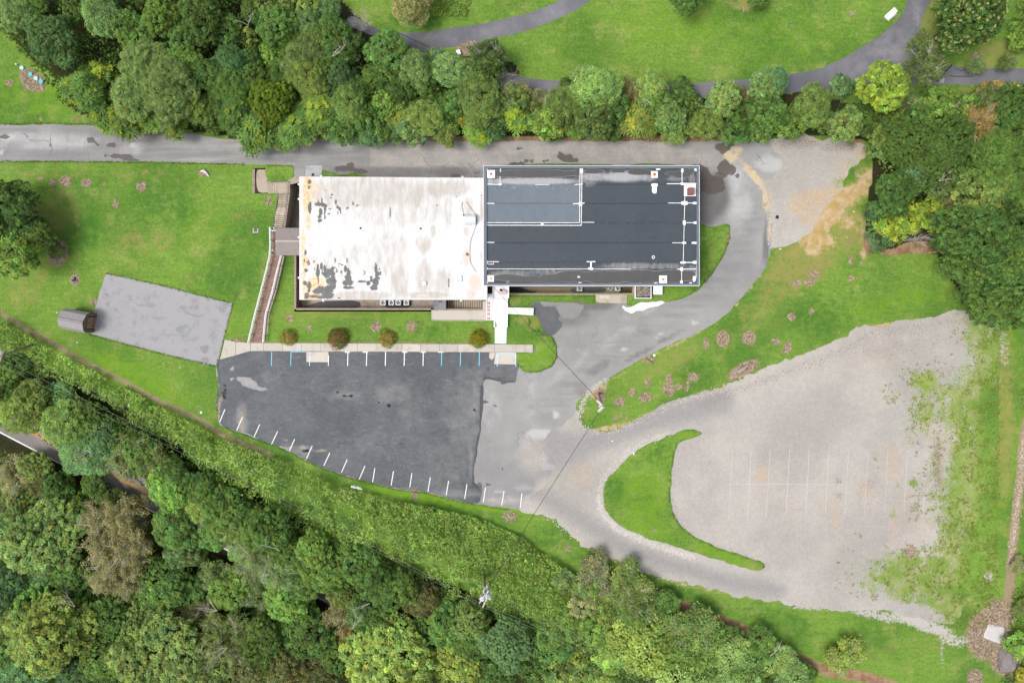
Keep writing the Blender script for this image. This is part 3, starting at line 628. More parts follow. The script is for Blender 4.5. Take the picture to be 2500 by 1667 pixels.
GTURN = [(1867, 347), (1885, 336), (1930, 331), (1979, 334), (2030, 340), (2068, 350), (2100, 352), (2125, 360), (2110, 385), (2092, 402), (2072, 420), (2056, 455), (2038, 476), (2020, 505), (2005, 528), (1979, 567), (1934, 592), (1901, 606), (1884, 608), (1868, 600), (1868, 549), (1862, 501), (1850, 458), (1866, 425), (1890, 410), (1885, 390), (1860, 365)]
turn = sheet('gravel_turnaround', GTURN, M_GRAV, 0.006, cell=0.6, jit=0.32, masks=lambda px, py: {
    'weed': blobs(px, py, [(1960, 500, 30, 20, .34), (1920, 560, 40, 26, .34), (1990, 560, 20, 20, .4), (2010, 410, 14, 8, .4), (2050, 450, 30, 20, .5), (1900, 590, 20, 12, .3), (2080, 400, 20, 30, .5), (1970, 455, 30, 10, .2)]),
    'litter': blobs(px, py, [(1950, 350, 70, 18, .9), (2040, 360, 50, 16, .8), (2080, 355, 14, 14, 1.3), (1900, 350, 30, 12, .7)]),
    'rust': blobs(px, py, [(1990, 485, 40, 26, .95), (1950, 500, 30, 26, .8), (2040, 470, 40, 20, .8), (2110, 375, 20, 20, .8), (1980, 530, 26, 26, .8), (2060, 420, 30, 30, .5), (1880, 500, 6, 60, .6), (1870, 350, 10, 10, .4)]),
    'track': blobs(px, py, [(1960, 420, 80, 30, .3)])})

PARK = [(860, 40), (913, 68), (969, 80), (1047, 77), (1166, 60), (1240, 45), (1289, 33), (1343, 13), (1368, -2), (1420, -50), (1540, -50), (1447, 0), (1391, 33), (1319, 64), (1260, 83), (1200, 95), (1166, 103), (1106, 116), (1080, 122), (1130, 150), (1200, 172), (1257, 182), (1289, 191), (1343, 196), (1391, 198), (1480, 203), (1587, 206), (1683, 203), (1780, 197),
        (1864, 191), (1901, 186), (1950, 179), (1994, 170), (2053, 146), (2098, 119), (2142, 92), (2187, 54), (2211, 18), (2224, -40), (2290, -40), (2274, 0), (2264, 18), (2250, 51), (2244, 86), (2256, 119), (2291, 143), (2324, 158), (2351, 165), (2420, 167), (2500, 167), (2700, 168), (2700, 211), (2500, 210), (2400, 209), (2276, 206), (2180, 205),
        (2086, 205), (2026, 217), (1925, 228), (1830, 235), (1700, 240), (1550, 241), (1405, 238), (1349, 236), (1275, 227), (1190, 205), (1100, 165), (1020, 130), (987, 112), (920, 92), (850, 60)]
park = sheet('park_drive', PARK, M_PATHRD, 0.006, cell=1.0, jit=0.06, masks=lambda px, py: {
    'pale': np.maximum.reduce([.5 * line_mask(px, py, [(950, 95), (1100, 92), (1250, 65), (1370, 20)], 5, 6), blobs(px, py, [(2180, 120, 60, 40, .45), (2240, 40, 14, 40, .5), (2100, 170, 60, 20, .35), (1000, 95, 40, 12, .3), (1330, 210, 40, 8, .3)])])})
for pts, wd in (([(2324, 158), (2287, 200)], 5), ([(2332, 168), (2345, 174), (2360, 170), (2378, 172)], 1.6), ([(2315, 185), (2340, 188), (2375, 187)], 1.6), ([(970, 80), (1010, 98), (1040, 112), (1062, 122)], 1.6)):
    a = np.array(pts, float); nrm = np.gradient(a, axis=0); nrm = np.column_stack([-nrm[:, 1], nrm[:, 0]]); nrm /= np.linalg.norm(nrm, axis=1)[:, None]
    pl = np.vstack([a + nrm * wd / 2, (a - nrm * wd / 2)[::-1]])
    sheet('tar_seam', [tuple(q) for q in pl], plain('tar', (0.03, 0.03, 0.033), 0.6, .2) if 'tar' not in bpy.data.materials else bpy.data.materials['tar'], 0.011, cell=3, smooth=False, jit=0.03, parent=park)
sheet('worn_patch', [(2296, 196), (2303, 192), (2306, 195), (2304, 204), (2293, 203)], M_PAD, 0.012, cell=1, parent=park)

# pieces of lawn that lie on the paving
def lawn(pts, dz=0.02, thick=0.03, jit=0.12, **kw):
    def at(px, py):
        z = np.zeros(len(px)); r = {k: z for k in M_AT}
        for k, l in kw.items(): r[k] = blobs(px, py, l)
        return r
    o = sheet('lawn', pts, M_GROUND, dz, cell=0.6, jit=jit, masks=at, thick=thick)
    return o
lawn([(1239, 768), (1265, 769), (1288, 772), (1296, 785), (1293, 798), (1310, 806), (1329, 813), (1347, 819), (1355, 832), (1359, 848), (1358, 875), (1344, 896), (1317, 907), (1284, 908), (1269, 899), (1263, 888), (1262, 862), (1302, 860), (1302, 839), (1239, 838)], dry=[(1280, 780, 26, 14, .8), (1295, 800, 10, 14, .6), (1350, 870, 8, 30, .3)], lush=[(1310, 860, 40, 30, .5)])
lawn([(1243, 720), (1300, 720), (1400, 719), (1453, 720), (1453, 734), (1400, 736), (1300, 737), (1296, 744), (1288, 750), (1240, 748)], dry=[(1258, 738, 16, 10, .8), (1270, 727, 10, 8, .4), (1400, 734, 60, 4, .5)])
lawn([(1532, 719), (1610, 716), (1612, 700), (1702, 700), (1700, 708), (1690, 716), (1660, 728), (1638, 736), (1600, 738), (1560, 739), (1547, 744), (1532, 746)], dry=[(1600, 730, 60, 6, .5)], lush=[(1650, 715, 30, 10, .5)])
lawn([(1703, 548), (1720, 550), (1740, 554), (1760, 554), (1770, 549), (1781, 551), (1783, 571), (1777, 594), (1763, 627), (1742, 663), (1721, 690), (1700, 706), (1690, 690), (1695, 600)], dry=[(1775, 580, 8, 30, .7), (1740, 640, 12, 40, .5)], deep=[(1715, 600, 12, 60, .5)])
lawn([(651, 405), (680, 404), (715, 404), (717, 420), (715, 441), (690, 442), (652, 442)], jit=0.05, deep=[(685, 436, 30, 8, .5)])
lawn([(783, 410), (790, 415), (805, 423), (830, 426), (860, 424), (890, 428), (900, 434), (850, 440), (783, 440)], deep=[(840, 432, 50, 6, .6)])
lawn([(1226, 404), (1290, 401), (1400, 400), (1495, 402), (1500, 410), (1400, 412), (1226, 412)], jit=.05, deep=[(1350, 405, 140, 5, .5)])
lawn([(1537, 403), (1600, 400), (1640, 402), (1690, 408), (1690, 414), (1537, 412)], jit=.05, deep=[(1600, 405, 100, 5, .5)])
ISLAND = [(1713, 1060), (1704, 1051), (1680, 1048), (1660, 1053), (1641, 1060), (1609, 1073), (1567, 1093), (1537, 1114), (1504, 1146), (1484, 1167), (1474, 1197), (1473, 1227), (1477, 1242), (1488, 1258), (1516, 1283), (1557, 1304), (1647, 1334), (1706, 1352), (1766, 1370), (1826, 1388), (1855, 1391), (1866, 1380), (1855, 1370), (1796, 1350), (1751, 1336), (1706, 1313), (1665, 1286), (1646, 1258), (1639, 1230), (1637, 1200), (1640, 1160), (1646, 1117), (1653, 1087), (1662, 1078), (1685, 1071)]
lawn(ISLAND, dz=0.045, thick=0.06, jit=0.12, lush=[(1570, 1220, 70, 90, .5), (1600, 1300, 80, 40, .45, 30), (1760, 1350, 80, 16, .6, 20), (1680, 1060, 30, 14, .5)], deep=[(1500, 1190, 24, 40, .6), (1590, 1110, 60, 20, .5, -35)], dry=[(1525, 1240, 14, 20, .4), (1590, 1297, 8, 6, .6)], bare=[(1592, 1140, 4, 4, .9), (1595, 1298, 6, 4, .7)])

# pads
pad = sheet('asphalt_pad', [(259, 667), (300, 676), (360, 689), (420, 703), (500, 725), (568, 741), (558, 785), (545, 830), (531, 893), (500, 889), (396, 862), (300, 838), (222, 815), (228, 770), (235, 740), (246, 705)], M_PAD, 0.010, cell=1.0, smooth=False, jit=0.05)
for q in ([(492, 872), (503, 868), (510, 878), (505, 890), (494, 888)], [(488, 850), (500, 846), (514, 850), (508, 858), (496, 860)], [(430, 800), (450, 790), (470, 806), (460, 820), (440, 815)], [(330, 735), (350, 742), (380, 745), (360, 752)], [(450, 760), (480, 770), (500, 768), (470, 778)]): sheet('damp_stain', q, mat_concrete('damp_pad', (.25, .25, .255), (.34, .335, .34), 1.0) if 'damp_pad' not in bpy.data.materials else bpy.data.materials['damp_pad'], 0.014, cell=.6, jit=.25)
sheet('asphalt_patch', [(1362, 742), (1424, 743), (1420, 758), (1410, 772), (1396, 779), (1378, 777), (1366, 766)], mat_concrete('patched_asphalt', (.225, .222, .22), (.16, .16, .16), .8), 0.022, cell=.6, jit=.1)
country = sheet('country_road', [(-80, 1010), (10, 1061), (90, 1101), (165, 1141), (313, 1216), (400, 1262), (520, 1325), (700, 1420), (900, 1530), (1000, 1590), (1030, 1545), (900, 1470), (740, 1375), (590, 1290), (440, 1215), (330, 1155), (230, 1105), (110, 1045), (-40, 960)], M_LOWRD, 0.10, cell=1.0, jit=0.03)
def stripe(name, a, b, wd, mat, dz, parent):
    a, b = np.array(a, float), np.array(b, float); u = (b - a) / np.linalg.norm(b - a); n_ = np.array([-u[1], u[0]]) * wd / 2
    return sheet(name, [tuple(a + n_), tuple(b + n_), tuple(b - n_), tuple(a - n_)], mat, dz, cell=5, smooth=False, jit=0.0, parent=parent, step=40)
stripe('edge_line', (-60, 1024), (900, 1521), 3.0, M_LINE, 0.13, country)
for k in (-2, 2): stripe('centre_line', (60 + k * .45, 1046 - k * .9), (900 + k * .45, 1484 - k * .9), 2.0, M_YLINE, 0.13, country)

# parking bay lines, each a part of its lot
for i, x in enumerate((663, 710, 756, 802, 849, 895, 941, 987, 1033, 1078, 1124, 1170)):
    m = M_BLUE if i in (0, 1, 9, 10, 11) else M_LBLUE if i == 2 else M_LINE
    stripe('bay_line', (x + .4, 859 if i != 2 and i != 3 else 868), (x - .4, 893), 2.0, m, 0.028 if i not in (2, 3) else .13, lot)
stripe('bay_line', (710, 858.5), (747, 859), 1.6, M_BLUE, 0.030, lot)
for x in (845, 889, 985, 1030, 1073): stripe('paint_smear', (x - 3, 859.5), (x + 9, 859.8), 2.4, M_LINE, 0.025, lot)
for a, b in (((165, 735), (122, 838)), ((308, 798), (262, 908)), ((450, 858), (403, 963)), ((597, 915), (546, 1022)), ((737, 977), (693, 1075)), ((880, 1033), (833, 1140)), ((1025, 1090), (976, 1196)), ((1167, 1145), (1120, 1251)), ((1313, 1198), (1266, 1306)), ((1393, 1217), (1375, 1332)), ((1546, 1242), (1527, 1358)),
             ((1697, 1257), (1680, 1373)), ((1848, 1292), (1828, 1410)), ((1998, 1320), (1978, 1438)), ((2148, 1347), (2130, 1467)), ((2300, 1377), (2282, 1495)), ((2452, 1405), (2433, 1522)), ((2599, 1423), (2585, 1540))):
    stripe('bay_line', (500 + a[0] * .2979, 780 + a[1] * .2979), (500 + b[0] * .2979, 780 + b[1] * .2979), 1.9, M_LINE, 0.028, lot)
for i, x in enumerate((1788, 1834, 1833 + 47, 1928, 1976, 2024, 2072, 2120, 2168, 2216, 2263)):
    if i == 2: continue
    stripe('bay_line', (x, 1097), (x - 9, 1266 - i * 2), 1.1 if i < 6 else .8, M_FAINT, 0.034, gravel)
stripe('bay_line', (1880, 1097), (1871, 1262), 1.0, M_FAINT, 0.034, gravel)
stripe('bay_line', (1783, 1181), (2060, 1182.5), 1.1, M_FAINT, 0.037, gravel)
# ------------------------------------------------------------------ the two buildings
ZW, ZD, FLOOR = 4.8, 5.8, -2.4          # roof heights of the white and the dark building, areaway floor
M_WALL = plain('painted_block_wall', (0.55, 0.53, 0.50), 0.85, 0.15, 1.2)
M_BRICK = plain('weathered_brick', (0.20, 0.13, 0.095), 0.9, 0.35, 5, bump=0.4)
M_COPE = plain('brick_coping', (0.30, 0.235, 0.19), 0.9, 0.3, 4)
M_SEALANT = plain('white_roof_sealant', (0.80, 0.80, 0.79), 0.5, 0.06, 3)
M_METALW = plain('white_enamel_metal', (0.74, 0.76, 0.78), 0.45, 0.06, 3)
M_GREYM = plain('grey_metal', (0.42, 0.44, 0.47), 0.45, 0.1, 3, metal=0.3)
M_GALV = plain('galvanised_metal', (0.66, 0.69, 0.72), 0.4, 0.08, 2, metal=0.2)
M_BLACK = plain('black_plastic', (0.02, 0.022, 0.025), 0.5, 0.2, 8)
M_RUBBER = plain('black_cable_sheath', (0.035, 0.037, 0.04), 0.6, 0.2, 8)
M_CHIM = plain('red_chimney_brick', (0.26, 0.12, 0.10), 0.9, 0.2, 9, bump=0.5)
M_RUST = plain('rusty_collar', (0.42, 0.20, 0.09), 0.8, 0.3, 12)
M_FASCIA = plain('white_fascia', (0.72, 0.70, 0.72), 0.5, 0.08, 2)
M_RIM = plain('dark_flashing', (0.13, 0.155, 0.185), 0.5, 0.2, 2)

def mat_white_roof():
    n = NB('white_roof_coating')
    mid, fine, st = n.noise(0.8, 5, 0.65), n.noise(3.0, 4, 0.7), n.noise(0.9, 6, 0.70, 0.3, n.scaled(1.5, 0.45))
    c = n.vary((0.635, 0.632, 0.622), mid, 0.95, 1.04)
    bg = n.mul(n.ss(n.op('MULTIPLY_ADD', n.add(st, -0.5), 1.5, n.attr('beige')), 0.16, 0.95), 0.95)
    c = n.mix(bg, c, n.vary(n.mix(n.ss(n.noise(0.25, 2), 0.42, 0.6), (0.43, 0.395, 0.345), (0.44, 0.395, 0.36)), fine, 0.86, 1.12))
    c = n.mix(n.ss(n.op('MULTIPLY_ADD', n.add(fine, -0.5), 1.2, n.attr('pink')), 0.2, 1.1), c, n.vary((0.62, 0.50, 0.44), fine, 0.8, 1.2))
    yl = n.ss(n.op('MULTIPLY_ADD', n.add(n.noise(1.6, 5, 0.7), -0.5), 1.4, n.attr('yellow')), 0.2, 1.0)
    c = n.mix(yl, c, n.vary(n.mix(n.ss(fine, .35, .7), (0.72, 0.57, 0.33), (0.52, 0.34, 0.14)), mid, 0.85, 1.15))
    blk = n.noise(1.0, 6, 0.80, 0.1, n.scaled(4.6, 2.4))
    pl = n.ragged(n.attr('peel'), blk, 2.8, 0.06)
    fl = n.mul(n.ss(n.noise(1.0, 5, 0.82, 0, n.scaled(4.5, 2.6)), 0.60, 0.66), n.ss(n.attr('fleck'), 0.05, 0.8))
    c = n.mix(n.op('MAXIMUM', pl, fl), c, n.vary((0.125, 0.128, 0.122), n.noise(1.3, 4, .6), 0.6, 1.5))
    n.bump(n.noise(0.6, 3), 0.25, 0.05)
    return n.done(c, 0.55, 0.3)

def mat_dark_roof(name, base):
    n = NB(name)
    big, mid, fine, gr = n.noise(0.15, 3), n.noise(1.1, 4, 0.6), n.noise(5.0, 4, 0.65), n.noise(20, 2, .7)
    c = n.vary(base, big, 0.88, 1.14); c = n.vary(c, mid, 0.86, 1.14); c = n.vary(c, gr, 0.86, 1.14)
    c = n.mix(n.mul(n.ss(n.noise(1.3, 3, .6), 0.60, 0.72), 0.35), c, n.vary(base, big, 0.5, 0.7))
    hz = n.ss(n.op('MULTIPLY_ADD', n.add(n.noise(1.2, 5, .7, 0, n.scaled(1.6, .8)), -0.5), 0.9, n.attr('haze')), 0.15, 1.0)
    c = n.mix(hz, c, n.vary((0.34, 0.34, 0.34), fine, 0.85, 1.15))
    edge = n.op('MULTIPLY_ADD', n.add(n.noise(0.9, 5, 0.62), -0.5), 0.75, n.attr('pond'))
    c = n.mix(n.mul(n.ss(edge, 0.36, 0.47), 0.7), c, (0.33, 0.33, 0.33))
    c = n.mix(n.ss(edge, 0.475, 0.505), c, n.vary((0.082, 0.080, 0.079), mid, 0.8, 1.2))
    rough = n.mix(n.ss(edge, 0.475, 0.505), (0.6,) * 3, (0.42,) * 3)
    sp = n.mul(n.ss(n.noise(2.2, 2, .5), 0.66, 0.70), n.attr('fleck'))
    c = n.mix(sp, c, (0.33, 0.34, 0.35))
    n.bump(mid, 0.15, 0.03)
    return n.done(c, rough, 0.3)

M_WROOF = mat_white_roof()
M_DROOF, M_NROOF = mat_dark_roof('dark_roof_membrane', (0.054, 0.064, 0.076)), mat_dark_roof('newer_grey_membrane', (0.135, 0.163, 0.188))

def rect_px(x0, y0, x1, y1, z):
    (ax, by_), (bx, ay) = W(x0, y0, z), W(x1, y1, z)
    return float(ax), float(ay), float(bx), float(by_)

# --- white building
wb = empty('office_building', g1(955, 580))
tag(wb, 'long low building with a stained white flat roof, dark patches peeling at its lower corner', 'building')
def in_parent(o, p):
    o.parent = p; o.matrix_parent_inverse = p.matrix_basis.inverted() if p.parent is None else o.matrix_parent_inverse
    return o
def part(mb, name, mat, root, smooth=False):
    o = mb.obj(name, mat, None, smooth=smooth); o.parent = root
    o.location = tuple(-Vector(root.location)) if root.parent is None else (0, 0, 0)
    return o
x0, y0, x1, y1 = rect_px(731, 431.5, 1189, 732.5, ZW)
part(MB().box(x0 + .5, y0 + .47, FLOOR, x1 - .35, y1 - .5, ZW - .32), 'wall', M_WALL, wb)
wpoly = [(731, 431), (1182, 434), (1183, 670), (1190, 672), (1190, 732), (731, 732)]
part(MB().prism([W(a, b, ZW) for a, b in wpoly], ZW - .30, ZW - .03), 'fascia', M_FASCIA, wb)
PEEL = [(755, 444, 4.5, 5.5), (755, 458, 3.5, 4.5, .9), (757, 507, 4.5, 14), (778, 499, 9, 4.5), (788, 500, 6, 5), (795, 502, 5, 4), (783, 518, 4, 10), (780, 530, 5, 4, .9), (780, 539, 6, 4.5), (793, 514, 3, 10), (793, 531, 2.5, 6, .9), (786, 490, 2, 6), (776, 490, 1.5, 6, .8), (820, 493, 2, 7, .9), (824, 505, 3, 4, .9), (829, 510, 4, 4),
        (825, 519, 2, 6, .9), (831, 518, 2.5, 5, .9), (810, 476, 3, 3.5, .9), (808, 484, 2.5, 2, .9), (953, 519, 1.6, 12), (957, 526, 1.2, 5, .8), (803, 523, 3, 1.8, .9), (806, 511, 5, 1.6, .8), (862, 497, 3, 5, .6), (848, 508, 4, 4, .65), (873, 502, 4, 3, .6),
        (746, 617, 3, 7), (747, 660, 3.5, 5, .9), (753, 641, 4, 7, .7), (744, 638, 3, 8, .6), (776, 665, 4, 13), (777, 686, 2, 8, .9), (785, 650, 2.2, 9, .9), (786, 666, 2, 4, .9), (767, 638, 1.6, 4, .9), (776, 648, 2, 4, .9), (767, 657, 1.5, 4, .8), (793, 655, 3, 7), (798, 668, 8, 10), (806, 664, 5, 7), (812, 656, 3.5, 4.5), (813, 671, 5, 10), (809, 687, 11, 8),
        (812, 698, 7, 9), (802, 707, 11, 9), (800, 720, 13, 8), (783, 708, 11, 8, .95), (774, 711, 10, 6, .9), (766, 724, 9, 3.5, .9), (785, 726, 12, 3.5), (749, 722, 5, 7), (745, 691, 4.5, 5), (755, 697, 4.5, 9), (754, 710, 3, 4), (843, 656, 3, 8), (850, 657, 3, 3, .9), (851, 667, 4, 7), (850, 679, 7, 9), (850, 690, 12, 6), (850, 702, 12, 3.5),
        (841, 692, 3, 6, .8), (822, 657, 2.5, 2, .9), (822, 663, 2.5, 2.5, .9), (833, 665, 2, 3), (918, 655, 3.5, 10), (920, 673, 4, 9), (917, 689, 7, 9), (913, 702, 8, 6), (926, 667, 5, 4), (924, 679, 4, 3), (899, 691, 5, 5), (890, 687, 4, 2.5, .9), (880, 687, 6, 3, .95), (906, 683, 3, 4), (906, 676, 3, 2.5, .9), (925, 657, 2, 2.5, .9),
        (1068, 501, 2, 3), (1076, 481, 1.5, 1.5, .9), (1141, 621, 3.5, 5), (1095, 690, 1.4, 9, .9), (1140, 495, 1.6, 1.6), (1132, 526, 2, 2, .9), (1175, 478, 1.3, 2.5, .8), (827, 727, 3, 1.4, .9), (1113, 481, 1.4, 2, .8), (1076, 465, 1.5, 2, .7), (818, 653, 2.5, 2.5, .9), (815, 665, 2, 2, .8), (827, 645, 4, 1.5, .7), (835, 646, 4, 1.5, .8)]
YEL = [(752, 450, 14, 22, .95), (749, 488, 9, 34), (765, 470, 26, 28, .5), (752, 540, 8, 26, .7), (741, 610, 7, 60, .75), (742, 690, 6, 50, .7), (772, 694, 24, 20, .95), (765, 725, 30, 9, .95), (748, 642, 9, 16, .9), (785, 704, 20, 12, .8), (752, 706, 8, 22, .7), (850, 652, 8, 5, .5), (768, 650, 14, 30, .3)]
BEI = [(900, 470, 200, 46, .68), (820, 460, 60, 24, .6), (960, 520, 150, 40, .48), (860, 640, 120, 50, .42), (940, 620, 50, 70, .5), (1018, 480, 10, 36, .9), (1068, 462, 30, 26, .8), (1110, 460, 46, 24, .75), (1055, 500, 20, 60, .5), (1095, 510, 12, 50, .6), (960, 465, 10, 40, .8), (975, 600, 22, 30, .6), (1033, 595, 22, 30, .6), (1057, 565, 8, 20, .6), (975, 690, 26, 50, .7), (1035, 680, 24, 50, .7), (1080, 690, 30, 40, .6),
       (1143, 500, 12, 30, .6), (1176, 500, 4, 40, .8), (1140, 565, 10, 12, .6), (880, 722, 100, 14, .7), (1050, 720, 60, 10, .8), (780, 560, 40, 60, .35), (870, 540, 60, 30, .3), (1175, 640, 5, 50, .4)]
PNK = [(1140, 628, 12, 26, .95), (1128, 642, 10, 8, .7), (1160, 688, 18, 24, .95), (1150, 718, 14, 12, 1), (1160, 705, 12, 14, .6), (1142, 563, 10, 9, .6), (1134, 590, 6, 8, .6), (1130, 503, 14, 16, .6), (1032, 722, 20, 5, .8), (1152, 495, 6, 10, .6)]
def wroof_at(px, py):
    return {'peel': blobs(px, py, [(q[0], q[1], q[2] * (1.18 if q[1] > 645 else 1.05), q[3] * (1.18 if q[1] > 645 else 1.05), *q[4:]) for q in PEEL], 0.7, 1.3), 'yellow': blobs(px, py, YEL), 'beige': blobs(px, py, BEI), 'pink': blobs(px, py, PNK),
            'fleck': blobs(px, py, [(790, 500, 40, 50, .7), (850, 500, 60, 30, .5), (820, 640, 90, 16, .4), (800, 690, 60, 50, .9), (860, 660, 40, 40, .7), (910, 680, 40, 40, .7), (755, 660, 20, 60, .8), (800, 575, 60, 40, .35), (1060, 500, 40, 40, .3), (925, 640, 20, 20, .4)])}
rf = sheet('roof', wpoly, M_WROOF, 0, cell=0.17, smooth=False, jit=0.0, masks=wroof_at, absz=ZW, kind=None, thick=0.06, step=4,
           bump=lambda x, y: 0.03 * fbm(x, y, 0.4, 3, 9))
rf.parent = wb; rf.location = tuple(-Vector(wb.location))

def box_px(x0, y0, x1, y1, z0, z1, mb=None):
    a, b, c, e = rect_px(x0, y0, x1, y1, z1)
    return (mb or MB()).box(a, b, z0, c, e, z1)
def cyl_px(px, py, z0, z1, r, n=14, r1=None, mb=None):
    x, y = W(px, py, z1)
    return (mb or MB()).cyl(float(x), float(y), z0, z1, r, n, r1)
# hooded vents, drains, curbs and gutter brackets on the white roof
for px, py in ((812, 636), (841, 636), (1036, 692)):
    v = part(box_px(px - 5, py - 5, px + 3, py + 5, ZW, ZW + .30), 'roof_vent', M_METALW, wb)
    box_px(px + 3, py - 4, px + 5.5, py + 4, ZW, ZW + .22).obj('louver', M_GREYM, v)
part(cyl_px(884, 666, ZW, ZW + .35, .42, 18, .25), 'roof_dome', M_METALW, wb)
for px, py in ((880, 557), (1027, 558)): part(cyl_px(px, py, ZW, ZW + .10, .13), 'roof_drain', M_BLACK, wb)
cb = part(box_px(1117, 674, 1128, 686, ZW, ZW + .16), 'roof_curb', M_METALW, wb)
cyl_px(1122.5, 680, ZW + .1, ZW + .22, .24).obj('cap', M_GALV, cb)
for a, b in ((1118, 675), (1127, 675), (1118, 685), (1127, 685)): cyl_px(a, b, ZW + .1, ZW + .2, .07, 6).obj('bolt', M_BLACK, cb)
cb = part(box_px(1165, 645, 1183, 670, ZW, ZW + .12), 'roof_hatch_curb', M_METALW, wb)
box_px(1168, 648, 1180, 663, ZW + .12, ZW + .22).obj('hatch_lid', plain('pale_grey_lid', (.66, .68, .70), .5, .06), cb)
for px, py in ((729, 450), (729, 486), (729, 579), (729, 678), (784, 430), (1129, 432), (789, 734), (1125, 734)):
    part(box_px(px - 2, py - 2, px + 2, py + 2, ZW - .25, ZW + .05), 'gutter_bracket', M_GALV, wb)
# half-round duct unit with its cable
hv = empty('rooftop_unit', (*[float(q) for q in W(1146, 535, ZW)], ZW))
tag(hv, 'silver half-round duct unit standing on the stained white roof', 'duct unit')
ax, ay, bx, by = rect_px(1134, 521.5, 1161, 548, ZW + .6)
m = MB(); pr = [((ay + by) / 2 + (by - ay) / 2 * math.cos(t), ZW + .05 + 1.0 * math.sin(t)) for t in np.linspace(0, math.pi, 15)]
v = [(ax, p, q) for p, q in pr] + [(bx, p, q) for p, q in pr]
m.add(v, [(i, i + 1, 16 + i, 15 + i) for i in range(14)] + [tuple(range(14, -1, -1)), tuple(range(15, 30))])
part(m, 'duct_body', M_GALV, hv)
part(cyl_px(1130, 531, ZW, ZW + .5, .22, 12), 'fan_port', M_METALW, hv); part(cyl_px(1132, 526, ZW, ZW + .35, .10, 8), 'pipe_stub', M_BLACK, hv)
def cable(name, pts, r, label, cat='cable', group=None, mat=None):
    o = MB().tube(pts, r, 5).obj(name, mat or M_RUBBER); return tag(o, label, cat, group)
def roof_path(pl, z): return [(*[float(q) for q in W(a, b, z)], z) for a, b in catmull(pl, 3, False)]
M_GCABLE = plain('grey_flex_conduit', (0.22, 0.22, 0.23), 0.6, .2)
cable('roof_conduit', roof_path([(1139, 494), (1148, 506), (1158, 519), (1163, 530), (1164, 545), (1157, 565), (1149, 590), (1147, 615), (1149, 640), (1156, 653), (1163, 664)], ZW + .06), .035, 'thin grey conduit curving across the white roof beside the dark roof', 'conduit', mat=M_GCABLE)
cable('roof_wire', roof_path([(1130, 494), (1128, 500), (1128, 508), (1131, 516), (1132, 524)], ZW + .05), .025, 'short black wire looping from the duct unit over the white roof', 'wire')

# --- dark building
db = empty('annex_building', g1(1443, 550))
tag(db, 'building with a dark membrane flat roof crossed by white sealant lines', 'building')
x0, y0, x1, y1 = rect_px(1181, 406, 1706, 698, ZD)
part(MB().box(x0 + .3, y0 + .42, FLOOR, x1 - .4, y1 - .4, ZD - .35), 'wall', M_WALL, db)
part(MB().box(x0 + .02, y0 + .02, ZD - .45, x1 - .02, y1 - .02, ZD - .02), 'fascia', M_FASCIA, db)
for a in ((x0, y0, x0 + .42, y1), (x1 - .34, y0, x1, y1), (x0 + .42, y0, x1 - .34, y0 + .32), (x0 + .42, y1 - .36, x1 - .34, y1)):
    part(MB().box(a[0], a[1], ZD - .04, a[2], a[3], ZD + .24), 'parapet', M_RIM, db)
for a in ((x0 - .02, y1 - .03, x1 + .02, y1 + .03), (x0 - .02, y0 - .03, x1 + .02, y0 + .05), (x1 - .02, y0 + .05, x1 + .04, y1 - .03), (x0 - .03, y0 + .05, x0 + .02, y1 - .03)):
    part(MB().box(a[0], a[1], ZD + .1, a[2], a[3], ZD + .275), 'gutter_edge', M_FASCIA, db)
bw = {'pond': [(1300, 424, 120, 9.5, 1.05), (1195, 424, 12, 10, 1), (1410, 422, 10, 10, .9), (1450, 419, 26, 5.5), (1510, 417, 22, 4.5), (1563, 420, 32, 7.5), (1590, 424, 14, 5), (1668, 425, 26, 9, 1, -8), (1640, 424, 16, 5, 1), (1690, 416, 16, 4, .8),
               (1240, 677, 34, 8), (1300, 682, 40, 8, 1), (1350, 680, 40, 10), (1400, 675, 50, 14), (1480, 676, 70, 15), (1560, 675, 70, 15), (1640, 674, 60, 15), (1685, 670, 14, 10, .9), (1270, 689, 40, 3.5, .9)],
      'haze': [(1300, 443, 124, 9, 1), (1195, 443, 12, 10, .9), (1450, 432, 40, 12, .8), (1520, 432, 60, 13, .95), (1580, 432, 26, 12, .7), (1440, 438, 20, 20, .5), (1650, 437, 30, 7, .5), (1690, 436, 12, 14, .5), (1250, 668, 60, 10, .5), (1340, 664, 60, 9, .45), (1220, 672, 30, 8, .55), (1420, 654, 60, 6, .3), (1540, 650, 80, 10, .55), (1620, 650, 60, 9, .5), (1690, 660, 16, 14, .5)],
      'fleck': [(1300, 456, 120, 6, 1), (1300, 466, 120, 8, .35), (1560, 648, 90, 10, .6)]}
def droof_at(px, py): return {k: blobs(px, py, l) for k, l in bw.items()}
seam = [406, 450, 496, 543, 592, 639, 656, 698]
for i, (a, b) in enumerate(zip(seam[:-1], seam[1:])):
    for c, e, mm in (((1184, 1419, M_NROOF if i in (1, 2) else M_DROOF), (1419, 1704, M_DROOF)) if i < 3 else ((1184, 1704, M_DROOF),)) if False else ([(1184, 1418.6, M_NROOF if i in (1, 2) else M_DROOF), (1419, 1704, M_DROOF)] if i < 3 else [(1184, 1704, M_DROOF)]):
        o = sheet('membrane_sheet', [(c, a + .12), (e, a + .12), (e, b), (c, b)], mm, 0, cell=0.26, smooth=False, jit=0, masks=droof_at, absz=ZD + .015 + .004 * (i % 2), kind=None, step=6, thick=.02)
        o.parent = db; o.location = tuple(-Vector(db.location))
ZS = ZD + .04
